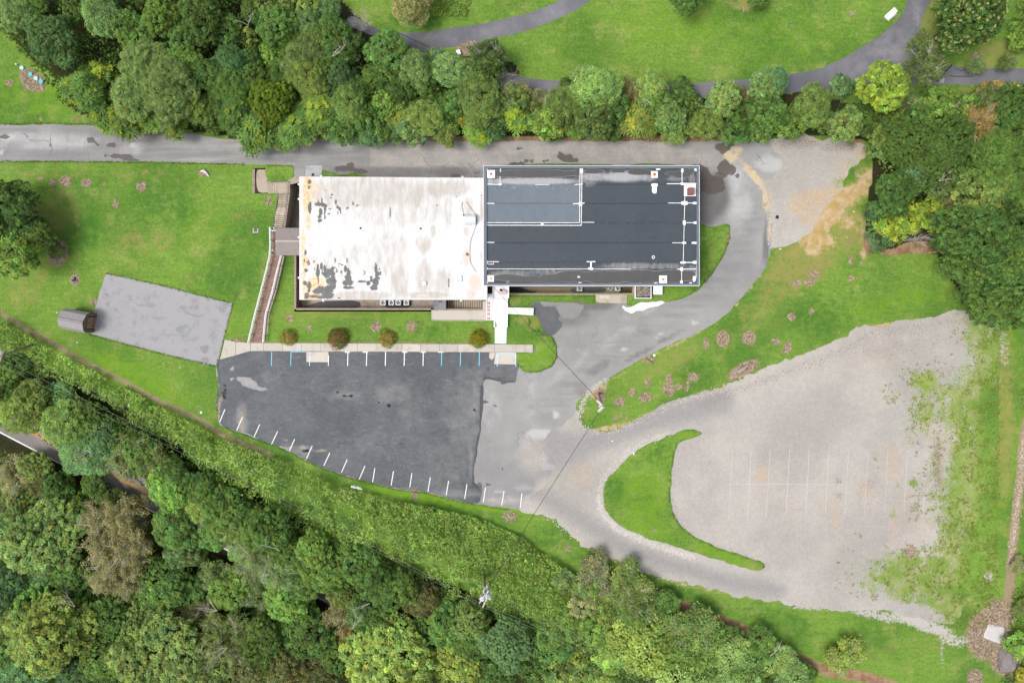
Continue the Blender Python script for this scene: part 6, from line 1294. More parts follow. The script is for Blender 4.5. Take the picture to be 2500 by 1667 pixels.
def limb_mesh(r_, L, zc, rt, branches=0, R=4, fine=True):
    m = MB(); lean = Vector((r_.normal(0, .12), r_.normal(0, .12), 0)); fork = Vector((0, 0, zc * .45)) + lean
    m.tube([(0, 0, -.4), tuple(fork * .5), tuple(fork)], [rt * 1.3, rt, rt * .8], 7); tips = []
    for x, y, z, rl in L:
        e = Vector((x, y, z)); mid = fork.lerp(e, .5) + Vector((r_.normal(0, .2), r_.normal(0, .2), .15))
        m.tube([fork, mid, e], [rt * .6, rt * .4, rt * .18], 5, False); tips.append((mid, e))
    ends = []
    for mid, e in tips:
        for b in range(branches):
            s = mid.lerp(e, r_.uniform(.1, 1)); dr = Vector((r_.normal(0, 1), r_.normal(0, 1), abs(r_.normal(.35, .45)))).normalized() + (e - mid).normalized() * .7 + Vector((e.x, e.y, 0)).normalized() * .5
            dr.normalize(); ln = R * r_.uniform(.25, .5); q = s + dr * ln * .5 + Vector((r_.normal(0, .15), r_.normal(0, .15), .1)); t = s + dr * ln
            m.tube([s, q, t], [rt * .26, rt * .18, rt * .07], 4, False); ends.append(t)
            for f in range(4 if fine else 2):
                u = s.lerp(t, r_.uniform(.35, 1)); d2 = (dr + Vector((r_.normal(0, .7), r_.normal(0, .7), r_.normal(.1, .4)))).normalized() * ln * r_.uniform(.3, .6)
                m.tube([u, u + d2 * .5 + Vector((0, 0, .05)), u + d2], [rt * .12, rt * .09, rt * .04], 3, False); ends.append(u + d2); ends.append(u + d2 * .6)
    me = bpy.data.meshes.new('trunk'); me.from_pydata(m.v, [], m.f); me.update()
    return me, np.array([tuple(e) for e in ends]) if ends else None

PROTO = {}
def proto(style, i):
    """one of several grown shapes per kind: (crown mesh, trunk mesh, crown radius, crown middle height)"""
    key = (style, i)
    if key in PROTO: return PROTO[key]
    r_ = np.random.default_rng(hash(key[0]) % 1 + sum(map(ord, style)) * 31 + i * 7); bark = M_BARK; leaf = True
    base, size = style[:-1], style[-1]; R = {'s': 2.4, 'm': 3.7, 'l': 5.8}[size]; zc = {'s': 3.0, 'm': 5.6, 'l': 9.0}[size]
    nl = {'s': 6, 'm': 10, 'l': 17}[size]
    if base == 'broad':
        C, Nn, L = crown_clumps(r_, R, .8, nl, .58, zc); A = clump_leaves(r_, C, Nn, .58, 44, .30); me, _ = limb_mesh(r_, L, zc, R * .05)
    elif base == 'round':
        C, Nn, L = crown_clumps(r_, R, .85, nl + 4, .46, zc, spread=.62); A = clump_leaves(r_, C, Nn, .44, 34, .28, tone=.2); me, _ = limb_mesh(r_, L, zc, R * .05)
    elif base == 'fine':
        C, Nn, L = crown_clumps(r_, R, .75, nl, .55, zc); A = clump_leaves(r_, C, Nn, .66, 62, .21, up=.1, sq=.55, tone=.2, drop=.5, hue=.06); me, _ = limb_mesh(r_, L, zc, R * .045); A = A[:5] + (A[5] * 1.35,)
    elif base == 'frond':
        C, Nn, L = crown_clumps(r_, R, .8, nl, .80, zc, zmin=-.1); A = fronds(r_, C, Nn, 1.12, 12, .28); me, _ = limb_mesh(r_, L, zc, R * .04)
    elif base == 'flower':
        C, Nn, L = crown_clumps(r_, R, .75, nl, .6, zc); A = clump_leaves(r_, C, Nn, .6, 44, .30, tone=.2)
        k = r_.random(len(C)) < .75; Cf = (C[k] + Nn[k] * .5 + np.array([0, 0, .15])); B = clump_leaves(r_, Cf, Nn[k],   .30, 16, .17, tone=.2, hue=.03)
        B = B[:5] + (B[5] * np.array([4.6, 2.6, 4.2]),); A = tuple(np.concatenate([a, b]) for a, b in zip(A, B)); me, _ = limb_mesh(r_, L, zc, R * .05)
    elif base in ('thin', 'bare', 'vine'):
        _, _, L = crown_clumps(r_, R, .6, max(6, nl - 3), .6, zc, spread=.68); me, E = limb_mesh(r_, L, zc, R * (.055 if base == 'thin' else .042 if base == 'vine' else .03), {'s': 6, 'm': 8, 'l': 9}[size] + (4 if base == 'bare' else 0), R); bark = M_PALEBARK
        if base == 'bare': leaf = False
        else:
            E = E[r_.random(len(E)) < (.95 if base == 'thin' else .6)]; nn = unit(np.column_stack([r_.normal(0, .4, (len(E), 2)), np.ones(len(E))]))
            A = clump_leaves(r_, E - np.array([0, 0, .45]), nn, .60, 17 if base == 'thin' else 20, .19, up=0, sq=.5, tone=.25, hue=.12)
    elif base == 'dome':
        r0 = R; n = int(r0 * r0 * 420); d = fib(n, .0, r_); P = d * np.array([r0, r0, zc * .72]) * r_.uniform(.70, 1.05, (n, 1)); cl = vnoise(P[:, 0] * 2.2 + 50, P[:, 1] * 2.2 + 50, 3); P *= (1 + .40 * (cl - .5))[:, None]
        rad = np.column_stack([d[:, :2], d[:, 2] * .25]); D = unit(rad + r_.normal(0, .35, d.shape)); N = unit(d + np.array([0, 0, .5]) + r_.normal(0, .45, d.shape)); red = (r_.random(n) < .55) * (vnoise(P[:, 0] * .9 + 9, P[:, 1] * .9 + 4, i) > .40)
        T = np.where(red[:, None], np.array([2.5, .95, 1.3]), np.array([1.35, 1.4, 1.2])) * r_.normal(1, .32, (n, 1)).clip(.3, 1.9); A = (P, N, D, r_.uniform(.20, .34, n) * r0 / 2.4, r_.uniform(.08, .13, n) * r0 / 2.0, T); L = [(0, 0, zc * .4, 1)]
        me, _ = limb_mesh(r_, [(x, y, zc * .4, 1) for x, y in ((.8, 0), (-.7, .4), (-.2, -.8), (.3, .7))], zc * .5, .07)
    cr = leaf_mesh('crown', *A) if leaf else None
    if cr: cr.materials.append(M_LEAF)
    me.materials.append(bark)
    PROTO[key] = (cr, me, R, zc)
    return PROTO[key]

TONE = {'dk': (.088, .150, .036), 'db': (.076, .140, .052), 'md': (.106, .182, .045), 'br': (.160, .258, .058), 'yg': (.215, .272, .070), 'ol': (.140, .192, .055), 'gr': (.148, .215, .082), 'bg': (.108, .190, .086),
        'bn': (.225, .215, .105), 'or': (.290, .215, .085), 'ye': (.345, .315, .050), 'gd': (.118, .165, .014), 'lg': (.185, .270, .090), 'dd': (.112, .122, .046), 'yb': (.235, .315, .050)}
TONE = {k: (a * 1.20, b * 1.24, c * 1.05) for k, (a, b, c) in TONE.items()}
TWORD = {'dk': 'dark green', 'db': 'bluish dark green', 'md': 'mid green', 'br': 'bright green', 'yg': 'yellow-green', 'ol': 'olive', 'gr': 'grey-green', 'bg': 'blue-green', 'bn': 'brownish', 'or': 'orange-brown', 'ye': 'golden yellow', 'gd': 'golden olive', 'lg': 'light green', 'dd': 'dark brown-green', 'yb': 'bright yellow-green'}
SWORD = {'broad': 'clumpy broad-leaved tree', 'round': 'dense round tree', 'fine': 'feathery tree', 'frond': 'long-fronded tree', 'flower': 'blossoming tree', 'thin': 'thin-leaved tree with pale branches', 'bare': 'leafless grey shrub', 'vine': 'sparse twiggy tree', 'dome': 'rounded bush'}
SNAME = {'broad': 'broadleaf_tree', 'round': 'round_tree', 'fine': 'feathery_tree', 'frond': 'frond_tree', 'flower': 'blossom_tree', 'thin': 'thin_tree', 'bare': 'bare_shrub', 'vine': 'twiggy_tree', 'dome': 'rounded_bush'}
MARKS = [(60, 170, 'the teal lids'), (120, 350, 'the stained driveway'), (350, 350, 'the driveway seam'), (660, 440, 'the upper stairs'), (800, 345, 'the white roof'), (1000, 345, 'the white roof\'s long edge'), (1180, 345, 'the joint of the two roofs'), (1420, 345, 'the dark roof'), (1640, 345, 'the chimney end of the dark roof'), (1880, 335, 'the gravel turnaround'),
         (877, 57, 'the leafless grey shrub'), (1120, 130, 'the white box'), (1300, 205, 'the bend of the park drive'), (1590, 205, 'the middle of the park drive'), (1900, 200, 'the widening park drive'), (2156, 209, 'the round yellow-green tree'), (2305, 180, 'the tar seam in the park drive'), (2363, 54, 'the cream-blossomed tree'), (2171, 38, 'the white bench'),
         (2238, 578, 'the white dead branches'), (2120, 470, 'the straw-coloured slope'), (2340, 760, 'the corner of the gravel lot'), (2450, 215, 'the golden yellow crown'), (135, 618, 'the oval mulch bed'), (0, 860, 'the double crossarm pole'), (40, 1070, 'the white road edge line'), (262, 1150, 'the yellow road lines'), (283, 1325, 'the big brownish branchy tree'),
         (540, 1566, 'the white-branched dead crown'), (1186, 1450, 'the transformer pole'), (860, 1330, 'the guy cable'), (1500, 1420, 'the gravel track'), (1900, 1600, 'the red-brown strip'), (2426, 1547, 'the pale gravel pad'), (620, 1070, 'the angled bays'), (1240, 1572, 'the teal round crown'), (957, 1602, 'the big olive dome'), (119, 1542, 'the big yellow-green crown'), (86, 1319, 'the big clumpy crown at the edge')]
TREES = """
39 25 52 fine m gr|75 12 46 fine m md|128 100 66 broad l db|185 8 46 broad m md|247 33 58 fine m gr|322 78 50 broad m br|393 46 52 broad m br|350 150 64 fine l gr|402 222 72 fine l gr|322 238 56 fine m gr|440 165 55 fine m md
205 228 52 frond m md|238 183 36 frond s br|246 268 44 frond s md|301 286 44 frond s md|426 298 42 frond s md|486 268 46 frond m md|370 292 38 frond s md|262 300 24 frond s br
468 98 46 broad m md|506 58 55 broad m dk|491 12 48 broad m md|553 72 50 broad m dk|598 100 34 broad s yg|566 160 55 fine m db|516 186 48 broad m dk|566 214 50 fine m dk|620 200 44 broad m dk|540 250 40 broad m dk|520 320 16 broad s md
666 248 60 round m gd|575 280 46 frond m md|627 326 42 frond s md|676 330 36 frond s md|728 308 46 frond m md|773 272 46 frond m br|742 226 30 broad s md|604 300 40 frond s md|650 345 22 frond s bg
676 66 52 broad m md|622 18 42 broad m dk|668 14 46 broad m ol|737 5 40 broad s yg|802 24 34 fine s bg|750 58 44 fine m gr|816 82 50 broad m md|764 100 40 fine s ol|666 134 38 round s br|734 146 52 fine m gr|838 124 50 broad m dk|806 168 44 broad m dk|750 192 52 fine m ol|830 196 44 broad m db|690 190 40 fine m dk|877 57 42 bare s bn|610 150 40 broad m dk|720 100 40 broad m dk
945 130 58 broad m md|928 190 44 broad m dk|1018 172 48 fine m gr|1104 172 52 fine m gr|1060 160 36 fine s gr|1196 140 56 vine m db|1190 150 44 broad m dk|853 258 50 fine m ol|892 296 44 broad s md|916 262 34 broad s dk|898 326 36 fine s bg|951 250 44 broad s br|966 284 36 frond s yg|1032 282 50 fine m ol|1010 320 40 broad s gr|1077 322 44 thin s ol|1085 300 40 broad s md|1060 236 46 broad s dk|1142 284 34 broad s ye|1163 326 34 frond s br|1168 242 52 fine m ol|1110 250 40 broad m md|1205 314 32 broad s db|1256 298 40 frond s br|1240 190 30 bare s bn|1257 232 46 thin s bn|1262 240 38 broad s ol|980 224 40 broad m dk|880 222 40 broad m dk|1000 250 36 broad s dk|840 310 44 broad s md|800 322 30 frond s bg|1215 262 36 fine s ol|930 320 34 broad s dk|1130 190 36 broad s dk|970 320 30 broad s bg
1325 302 42 broad s br|1379 250 48 fine m ol|1391 215 32 broad s dk|1402 318 28 frond s br|1366 286 42 broad s ol|1453 298 50 broad m ol|1459 220 56 fine m lg|1425 212 36 fine s gr|1498 266 44 broad s md|1534 222 32 thin s bn|1536 226 24 fine s ol|1596 214 46 fine m lg|1562 300 40 frond s yg|1566 270 30 frond s yg|1638 286 50 broad m lg|1646 330 34 fine s lg|1665 224 34 broad s md|1721 298 46 fine m ol|1766 244 52 broad m lg|1796 314 44 broad s md|1814 240 28 vine s bn|1864 216 46 broad m lg|1872 280 50 broad m md|1850 316 36 broad s ol|1295 268 38 broad s ol|1420 262 36 broad s md|1500 318 30 broad s dk|1600 262 40 broad s md|1690 260 36 broad s dk|1310 240 34 thin s bn|1480 330 16 broad s ol|1540 290 34 broad s dk|1680 300 34 broad s md|1745 316 30 broad s ol|1820 280 40 broad s dk|1590 310 30 frond s md|1350 330 22 broad s dk
1883 205 42 fine m bg|1935 296 44 broad s md|1985 262 50 fine m ol|2056 211 30 broad s bg|2059 308 46 broad m lg|2020 300 36 fine s ol|2156 209 72 round m yb|2142 312 28 frond s bg|2193 304 34 fine s ol|2110 290 36 broad s dk|2262 160 58 vine m ol|2250 110 34 vine s ol|2387 160 30 vine s gr|2461 150 30 vine s ol|2222 246 36 vine s ol|2283 264 48 broad s br|2240 290 44 broad s md|2363 40 92 flower l dk|2320 60 52 flower m dk|2411 234 36 broad s or|2436 220 26 broad s ye|2474 228 24 broad s ye|2422 250 48 thin m ol|2400 300 56 thin m or|2450 270 40 broad s dk|2479 266 56 broad m dk|2228 352 64 round l dk|2326 350 66 round l dk|2280 370 60 round l dk|2422 342 44 broad m md|2440 398 78 fine l md|2492 326 48 broad m dk|2222 428 42 broad m bg|2266 436 34 fine s gr|2150 350 34 broad s ol|2355 268 36 broad s br|2330 252 26 broad s br|2495 60 30 broad s br|2490 100 26 broad s br|2200 380 40 broad m dk
2185 476 64 broad m dk|2220 440 40 broad m md|2172 548 40 broad s yb|2215 534 44 broad s yb|2262 520 46 broad s yb|2292 530 32 broad s yb|2238 580 46 bare s gr|2186 585 28 bare s gr|2146 582 36 broad s bg|2140 525 34 broad s db|2324 474 40 thin m bn|2290 462 40 broad m gr|2396 462 60 broad m ol|2384 566 80 broad l md|2366 648 60 broad m md|2456 626 66 broad l md|2455 700 72 broad l md|2418 742 60 broad m dk|2485 562 54 broad m dk|2486 498 52 broad m md|2482 758 50 broad m md|2322 640 40 broad s md|2330 560 46 broad m dk|2430 500 46 broad m dk|2370 710 44 broad m dk|2300 590 30 broad s md|2350 420 40 broad m dk|2490 420 40 broad m md
24 500 64 broad l dk|86 566 46 broad m dk|28 610 60 broad m br|20 560 50 broad m md|-20 540 60 broad l dk
18 900 42 broad s dk|84 968 46 broad m ol|57 1012 64 fine m ol|143 960 28 fine s bg|167 1036 60 fine m ol|214 1098 62 fine m bg|246 1056 42 broad m bg|200 1022 44 broad s dk|330 1112 60 thin m ol|344 1106 46 broad m md|372 1128 44 broad m dd|417 1156 46 broad m dk|417 1187 60 broad m br|494 1190 40 broad m dk|500 1223 50 fine m ol|551 1240 50 broad m dk|625 1288 52 broad m dk|42 1166 52 thin m bn|90 1142 38 broad m ol|150 1190 48 broad m dk|120 1180 40 broad m dd|20 1160 36 thin m bn|0 960 36 broad s dk|0 1010 30 broad s db|130 1000 36 broad s ol
18 1230 50 thin m ol|86 1319 90 broad l lg|60 1230 40 broad m ol|283 1300 100 thin l bn|290 1390 80 thin l bn|268 1240 50 thin m ol|432 1275 62 broad m dk|447 1343 44 broad m gr|485 1342 26 broad s yg|521 1298 52 broad m md|581 1275 50 broad m ol|660 1290 58 broad m dk|402 1426 56 broad m md|640 1360 72 thin l gr|600 1340 40 fine m gr|521 1412 44 thin m gr|566 1440 50 broad m br|634 1450 50 thin m gr|119 1550 98 broad l yg|90 1480 50 broad m br|180 1490 56 broad m br|260 1500 62 broad m dk|268 1602 62 broad m md|372 1602 94 broad l lg|352 1507 48 broad m lg|432 1513 48 thin m bn|536 1560 74 thin l ol|500 1500 50 thin m bn|545 1580 60 bare m gr|640 1575 66 broad l dk|622 1640 60 broad l dd|18 1438 56 broad m db|28 1500 52 broad m ol|14 1602 50 broad m md|45 1645 54 fine m bg|670 1513 48 broad m dk|200 1420 50 broad m dk|460 1450 44 broad m dk|330 1450 40 broad m md|170 1390 44 broad m dk|190 1240 50 broad m dk|230 1190 36 broad m dk|450 1620 50 broad m lg|520 1650 50 broad m ol|190 1640 50 broad m db|100 1420 44 fine m bg
706 1466 52 broad m br|725 1500 46 broad m br|770 1338 42 broad m br|796 1392 54 broad m md|834 1356 36 broad s md|884 1388 46 broad m dk|916 1414 54 broad m dk|836 1480 54 thin m bn|840 1450 40 broad m ol|860 1552 48 thin m or|898 1486 52 broad m dk|890 1500 34 bare s gr|960 1432 48 broad m dk|1025 1462 50 broad m dd|957 1602 88 broad l yg|940 1560 60 round l lg|1088 1516 56 broad m md|1146 1513 46 broad m ol|1112 1617 66 broad l yg|1240 1572 62 round l bg|752 1543 58 broad m dk|884 1632 48 broad m dk|766 1641 54 broad m dd|704 1623 58 broad m dd|1212 1641 50 broad m dk|700 1330 46 broad m dk|740 1420 48 broad m md|1030 1520 48 broad m dk|1092 1478 38 broad s dk|1160 1560 50 broad m dk|820 1600 50 broad m dk|690 1380 50 fine m gr|1170 1650 46 broad m dd|1060 1570 40 broad m md
1350 1558 54 broad s dk|1382 1630 62 broad s ol|1300 1620 50 broad s dk|1453 1404 58 thin s bn|1440 1420 40 broad s ol|1534 1432 58 thin s ol|1530 1440 44 broad s ol|1551 1490 58 thin s ol|1545 1500 44 broad s md|1572 1572 72 fine s ol|1600 1560 50 thin s bn|1394 1522 52 broad s md|1468 1543 44 broad s br|1617 1474 38 broad s dk|1691 1528 62 thin s ol|1680 1540 46 broad s ol|1706 1580 58 fine s ol|1662 1641 62 fine s gr|1790 1602 54 fine s gr|1811 1647 52 fine s gr|1904 1608 38 fine s gr|1934 1653 46 fine s gr|1860 1576 42 broad s dk|1770 1560 36 broad s dk|1740 1650 50 fine s gr|1480 1480 40 broad s ol|1620 1520 36 broad s ol|1500 1600 46 broad s br|1480 1650 46 broad s ol|2059 1600 46 vine s yg|1870 1640 40 broad s dk|1430 1460 40 broad s bn|1380 1420 30 broad s gr|1960 1640 30 broad s dk|2490 1575 34 broad s br|2497 1650 22 broad s ye|2494 1480 24 thin s ol|2488 1380 22 thin s bn
"""
def nice_dir(dx, dy):
    a = math.degrees(math.atan2(-dy, dx)) % 360
    return ['right of', 'up and right of', 'above', 'up and left of', 'left of', 'down and left of', 'below', 'down and right of'][int((a + 22.5) // 45) % 8]
tl = [q.split() for ln in TREES.strip().split('\n') for q in ln.split('|')]
used = {}
tr = random.Random(4)
items = []
for q in tl:
    px, py, r_, st, sz, tn = float(q[0]), float(q[1]), float(q[2]), q[3], q[4], q[5]
    items.append((px, py, r_, st, sz, tn))
def place_tree(px, py, r_px, style, size, tone, label=None, group=None, squash=None):
    zf = .50 if (px > 1330 and py > 1330) else .9 if py > 880 else 1.0; low = py > 880
    cr, tk, R, zc = proto(style + size, tr.randrange({'broad': 5, 'frond': 4, 'thin': 3, 'fine': 3, 'dome': 2}.get(style, 2)))
    r_m = r_px * S * (1.0 if low else .93); k = r_m / R; z = 0.0
    for _ in range(6):
        x, y = W(px, py, z); b = float(gz(x, y)); z = b + zc * k * zf; k = r_m / R * (1 - z / H)
    r0 = empty(SNAME[style], (float(x), float(y), b), tr.uniform(0, 6.28)); s2 = k * tr.uniform(.92, 1.08)
    zq = zf * k * tr.uniform(.9, 1.1)
    r0.scale = (s2 * tr.uniform(.86, 1.16), s2 * tr.uniform(.86, 1.16), zq)
    link('trunk', tk, None, r0)
    if cr:
        c = link('crown', cr, None, r0); t = TONE[tone]; v = tr.uniform(.84, 1.18) * (1.2 if low else 1.0); h = tr.uniform(-.07, .07)
        c.color = (t[0] * v * (1 + h), t[1] * v, t[2] * v * (1 - h), 1)
    return tag(r0, label, 'shrub' if style in ('bare', 'dome') else 'tree', group)
for px, py, r_, st, sz, tn in items:
    zone = 'trees of the wood above the driveway' if py < 345 and px < 2110 else 'trees at the upper corner beside the gravel' if px > 2000 and py < 800 else 'trees on the lawn edge' if py < 700 else 'shrubs below the gravel track' if px > 1330 else 'trees of the lower wood'
    cand = sorted(MARKS, key=lambda m: math.hypot(m[0] - px, m[1] - py))
    size = 'small ' if r_ < 36 else 'large ' if r_ >= 70 else ''
    base = f"{size}{TWORD[tn]} {SWORD[st]}" if st != 'bare' else ('leafless grey-brown shrub' if tn == 'bn' else 'dead pale branches')
    lab = None
    for m in cand[:5]:
        dd = math.hypot(m[0] - px, m[1] - py)
        if dd < 12: opts = [f"{base} by {m[2]}"] if not m[2].startswith('the big') and 'tree' not in m[2] and 'crown' not in m[2] else [f"{base} standing out in its part of the wood"]
        else:
            w_ = nice_dir(px - m[0], py - m[1]); near = 'just ' if dd < 55 else 'well ' if dd > 130 else ''
            opts = [f"{base} {near}{w_} {m[2]}"]
        for o_ in opts:
            if o_ not in used and len(o_.split()) <= 16: lab = o_; break
        if lab: break
    if lab is None:
        m = cand[0]; lab = f"{base} among others {nice_dir(px - m[0], py - m[1])} {m[2]}"
    used[lab] = 1
    place_tree(px, py, r_, st, sz, tn, lab, zone)
# bushes
for px, py, r_, tn, lb in ((697, 820, 22, 'ol', 'red-tipped rounded bush at the foot of the ramp'), (819, 823, 29, 'dd', 'reddest rounded bush on the lawn above the sidewalk'), (941, 823, 26, 'ol', 'greenest rounded bush, mid lawn above the sidewalk'), (1169, 824, 25, 'gd', 'rounded olive bush beside the white walk')):
    place_tree(px, py + 3, r_, 'dome', 's', tn, lb, 'rounded bushes along the sidewalk')
for px, py, r_, tn, lb in ((137, 612, 21, 'ol', 'low green shrub on the oval mulch bed'), (1003, 10, 50, 'bn', 'tawny rounded bush on the lawn above the upper drive'), (1675, -6, 48, 'md', 'green rounded bush at the upper edge of the big lawn'), (1850, -2, 26, 'dk', 'dark low shrub at the upper edge beside the bare patches'), (2280, 14, 10, 'yg', 'tiny bright weed between the drive and the blossoming tree')):
    place_tree(px, py, r_, 'fine' if tn == 'bn' else 'round', 's' if r_ < 36 else 'm', tn, lb, None)

# ------------------------------------------------------------------ leafy ground cover that nobody could count
def cover(name, poly, dens, leaf, tones, hgt, seed, clump=.8, up=.8, keep=None, cellf=.18, gain=1.0):
    r_ = np.random.default_rng(seed); p = np.array(poly, float); x0, y0, x1, y1 = p[:, 0].min(), p[:, 1].min(), p[:, 0].max(), p[:, 1].max()
    n = int((x1 - x0) * (y1 - y0) * S * S * dens); px, py = r_.uniform(x0, x1, n), r_.uniform(y0, y1, n); k = in_poly(px, py, [tuple(q) for q in poly]); px, py = px[k], py[k]
    if keep is not None: k = keep(px, py, r_); px, py = px[k], py[k]
    x, y, z = G(px, py, 0); n = len(x); big, small = fbm(x, y, cellf, 3, seed), fbm(x, y, clump, 3, seed + 5)
    h = hgt * (.25 + 1.1 * np.clip(big, 0, 1) ** 1.2) * (.35 + 1.3 * small); z = z + h * r_.uniform(.55, 1.0, n) + .05
    e = .15; gx = (fbm(x + e, y, clump, 3, seed + 5) - small) / e * hgt; gy = (fbm(x, y + e, clump, 3, seed + 5) - small) / e * hgt
    N = unit(np.column_stack([-gx, -gy, np.full(n, up)]) + r_.normal(0, .32, (n, 3))); D = unit(r_.normal(0, 1, (n, 3))); s = r_.uniform(.7, 1.35, n) * leaf
    sel = np.clip(fbm(x, y, .38, 4, seed + 9) * 2.3 - .65 + r_.normal(0, .12, n), 0, .999) * (len(tones) - 1); i = sel.astype(int); f = (sel - i)[:, None]; tn = np.array([TONE[t] for t in tones])
    T = (tn[i] * (1 - f) + tn[i + 1] * f) * r_.normal(1, .26, (n, 1)).clip(.4, 1.9) * ((.55 + .9 * fbm(x, y, 1.1, 3, seed + 3)) * (.7 + .6 * fbm(x, y, .22, 2, seed + 8)) * gain)[:, None]  # broad noise darkens the tint in patches, painting in shaded hollows
    me = leaf_mesh(name, np.column_stack([x, y, z]), N, D, s, s * .62, T); o = link(name, me, M_LEAF); o.color = (1, 1, 1, 1); o['kind'] = 'stuff'; return o
SHRUB = [(-60, 730), (0, 768), (120, 838), (300, 938), (480, 1030), (560, 1070), (640, 1102), (700, 1122), (830, 1180), (960, 1216), (1060, 1232), (1170, 1262), (1270, 1306), (1335, 1352), (1400, 1400), (1480, 1450), (1560, 1480), (1640, 1500), (1760, 1560), (1900, 1620), (1990, 1670), (1640, 1690), (1500, 1680), (1400, 1640), (1250, 1560), (1150, 1500), (1000, 1430), (880, 1370), (760, 1310), (650, 1245), (520, 1160), (400, 1070), (280, 985), (150, 925), (0, 880), (-60, 860)]
cover('shrub_undergrowth', SHRUB, 62, .27, ['br', 'lg', 'yg', 'br', 'yg', 'md', 'yg', 'br', 'lg', 'md'], 1.9, 21, gain=1.25, clump=.62, up=1.2, keep=lambda a, b, r_: fbm(a, b, .045, 3, 12) + r_.normal(0, .06, len(a)) > .40)
cover('tall_weeds', SHRUB, 14, .40, ['lg', 'yg', 'br', 'lg', 'br', 'yg'], 2.8, 22, gain=1.2, clump=1.2, keep=lambda a, b, r_: fbm(a, b, .030, 3, 77) > .52)
cover('vine_undergrowth', [(900, 1206), (960, 1218), (1060, 1236), (1170, 1266), (1270, 1310), (1335, 1356), (1390, 1420), (1380, 1500), (1300, 1500), (1180, 1420), (1050, 1350), (920, 1270)], 40, .30, ['br', 'yg', 'yg', 'lg', 'yg', 'br', 'yg'], 1.3, 33, gain=1.12, clump=1.1)
cover('wood_undergrowth', WOODN, 18, .42, ['dk', 'md', 'md', 'ol', 'dk'], 4.5, 41, keep=lambda a, b, r_: (a > -40) & (a < 2200) & (b > -60) & (b < 336) & ((b > 268) | (a < 1230)) & ((b > 170) | (a < 940)) & ((b > 110) | (a < 780)))
cover('wood_undergrowth', WOODE, 18, .42, ['dk', 'md', 'ol', 'md'], 4.0, 42, keep=lambda a, b, r_: (a < 2560) & (b < 790) & ~((b > 560) & (b < 625) & (a < 2310)))
cover('wood_undergrowth', [(a, b + 24 if b < 1700 else b) for a, b in WOODS], 15, .44, ['dk', 'md', 'ol', 'md', 'dk'], 4.5, 43, keep=lambda a, b, r_: (a > -40) & (a < 2000) & (b < 1720) & (np.abs(poly_dist(a, b, [(-80, 990), (40, 1050), (313, 1190), (900, 1500), (1030, 1570)])) > 36))
cover('wood_undergrowth', [(-60, 850), (150, 922), (400, 1068), (520, 1160), (500, 1205), (380, 1125), (250, 1050), (100, 985), (-60, 925)], 24, .40, ['md', 'dk', 'md', 'ol', 'br'], 3.0, 50)
cover('verge_weeds', [(2125, 340), (2200, 300), (2150, 240), (2080, 240), (2180, 222), (2300, 226), (2420, 224), (2560, 224), (2560, 300), (2300, 320), (2180, 330)], 20, .30, ['ol', 'md', 'br', 'ol', 'yg'], .7, 44)
cover('corner_weeds', [(2470, 1440), (2560, 1400), (2560, 1720), (2380, 1720), (2440, 1660), (2478, 1620), (2455, 1560)], 26, .28, ['br', 'yg', 'md', 'ol'], .8, 45, keep=lambda a, b, r_: np.hypot(a - 2455, b - 1606) > 36)
cover('strip_weeds', [(2482, 960), (2560, 900), (2560, 1420), (2490, 1440), (2498, 1300), (2505, 1180), (2520, 1060)], 18, .26, ['ol', 'bn', 'md'], .5, 46)
cover('areaway_weeds', [(1388, 699), (1400, 699), (1400, 716), (1386, 716)], 60, .2, ['md', 'dk'], .3, 47) if False else None
cover('vine_bed', [(1022, -20), (1060, -20), (1150, -16), (1146, 20), (1140, 44), (1100, 42), (1062, 44), (1040, 30)], 60, .24, ['yg', 'br', 'yg'], .5, 48)
cover('garden_shrubs', [(2476, 6), (2520, 0), (2540, 140), (2500, 128), (2480, 90)], 60, .26, ['md', 'br', 'md', 'ye'], 1.4, 49)
# weed tufts rooted in the gravel
def weeds(name, n, fn, leaf, seed, box):
    r_ = np.random.default_rng(seed); px, py = r_.uniform(box[0], box[2], n), r_.uniform(box[1], box[3], n); k = fn(px, py) > r_.random(n); px, py = px[k], py[k]
    x, y, z = G(px, py, .02); k2 = fbm(x, y, .8, 3, seed) + .55 * (fbm(x, y, 3.0, 2, seed + 1) - .5) > .5; x, y, z = x[k2], y[k2], z[k2]; m = 7; n = len(x)
    P = np.stack([x, y, z], 1)[:, None] + r_.normal(0, .10, (n, m, 3)) * np.array([1, 1, .25]) + np.array([0, 0, .09]); N = unit(r_.normal(0, .4, (n, m, 3)) + np.array([0, 0, 1])); D = unit(r_.normal(0, 1, (n, m, 3)) * np.array([1, 1, .3]))
    T = np.array((.20, .29, .07)) * r_.normal(1, .3, (n, m, 1)).clip(.4, 1.8) * np.array([1 + .3 * r_.random(), 1, .9]); s = r_.uniform(.6, 1.3, (n, m)).ravel() * leaf
    o = link(name, leaf_mesh(name, P.reshape(-1, 3), N.reshape(-1, 3), D.reshape(-1, 3), s, s * .5, T.reshape(-1, 3)), M_LEAF); o.color = (1, 1, 1, 1); o['kind'] = 'stuff'
weeds('gravel_weeds', 26000, lambda a, b: np.clip(gravel_masks(a, b)['weed'] - .15, 0, 1) * .45, .15, 61, (2030, 800, 2440, 1530))
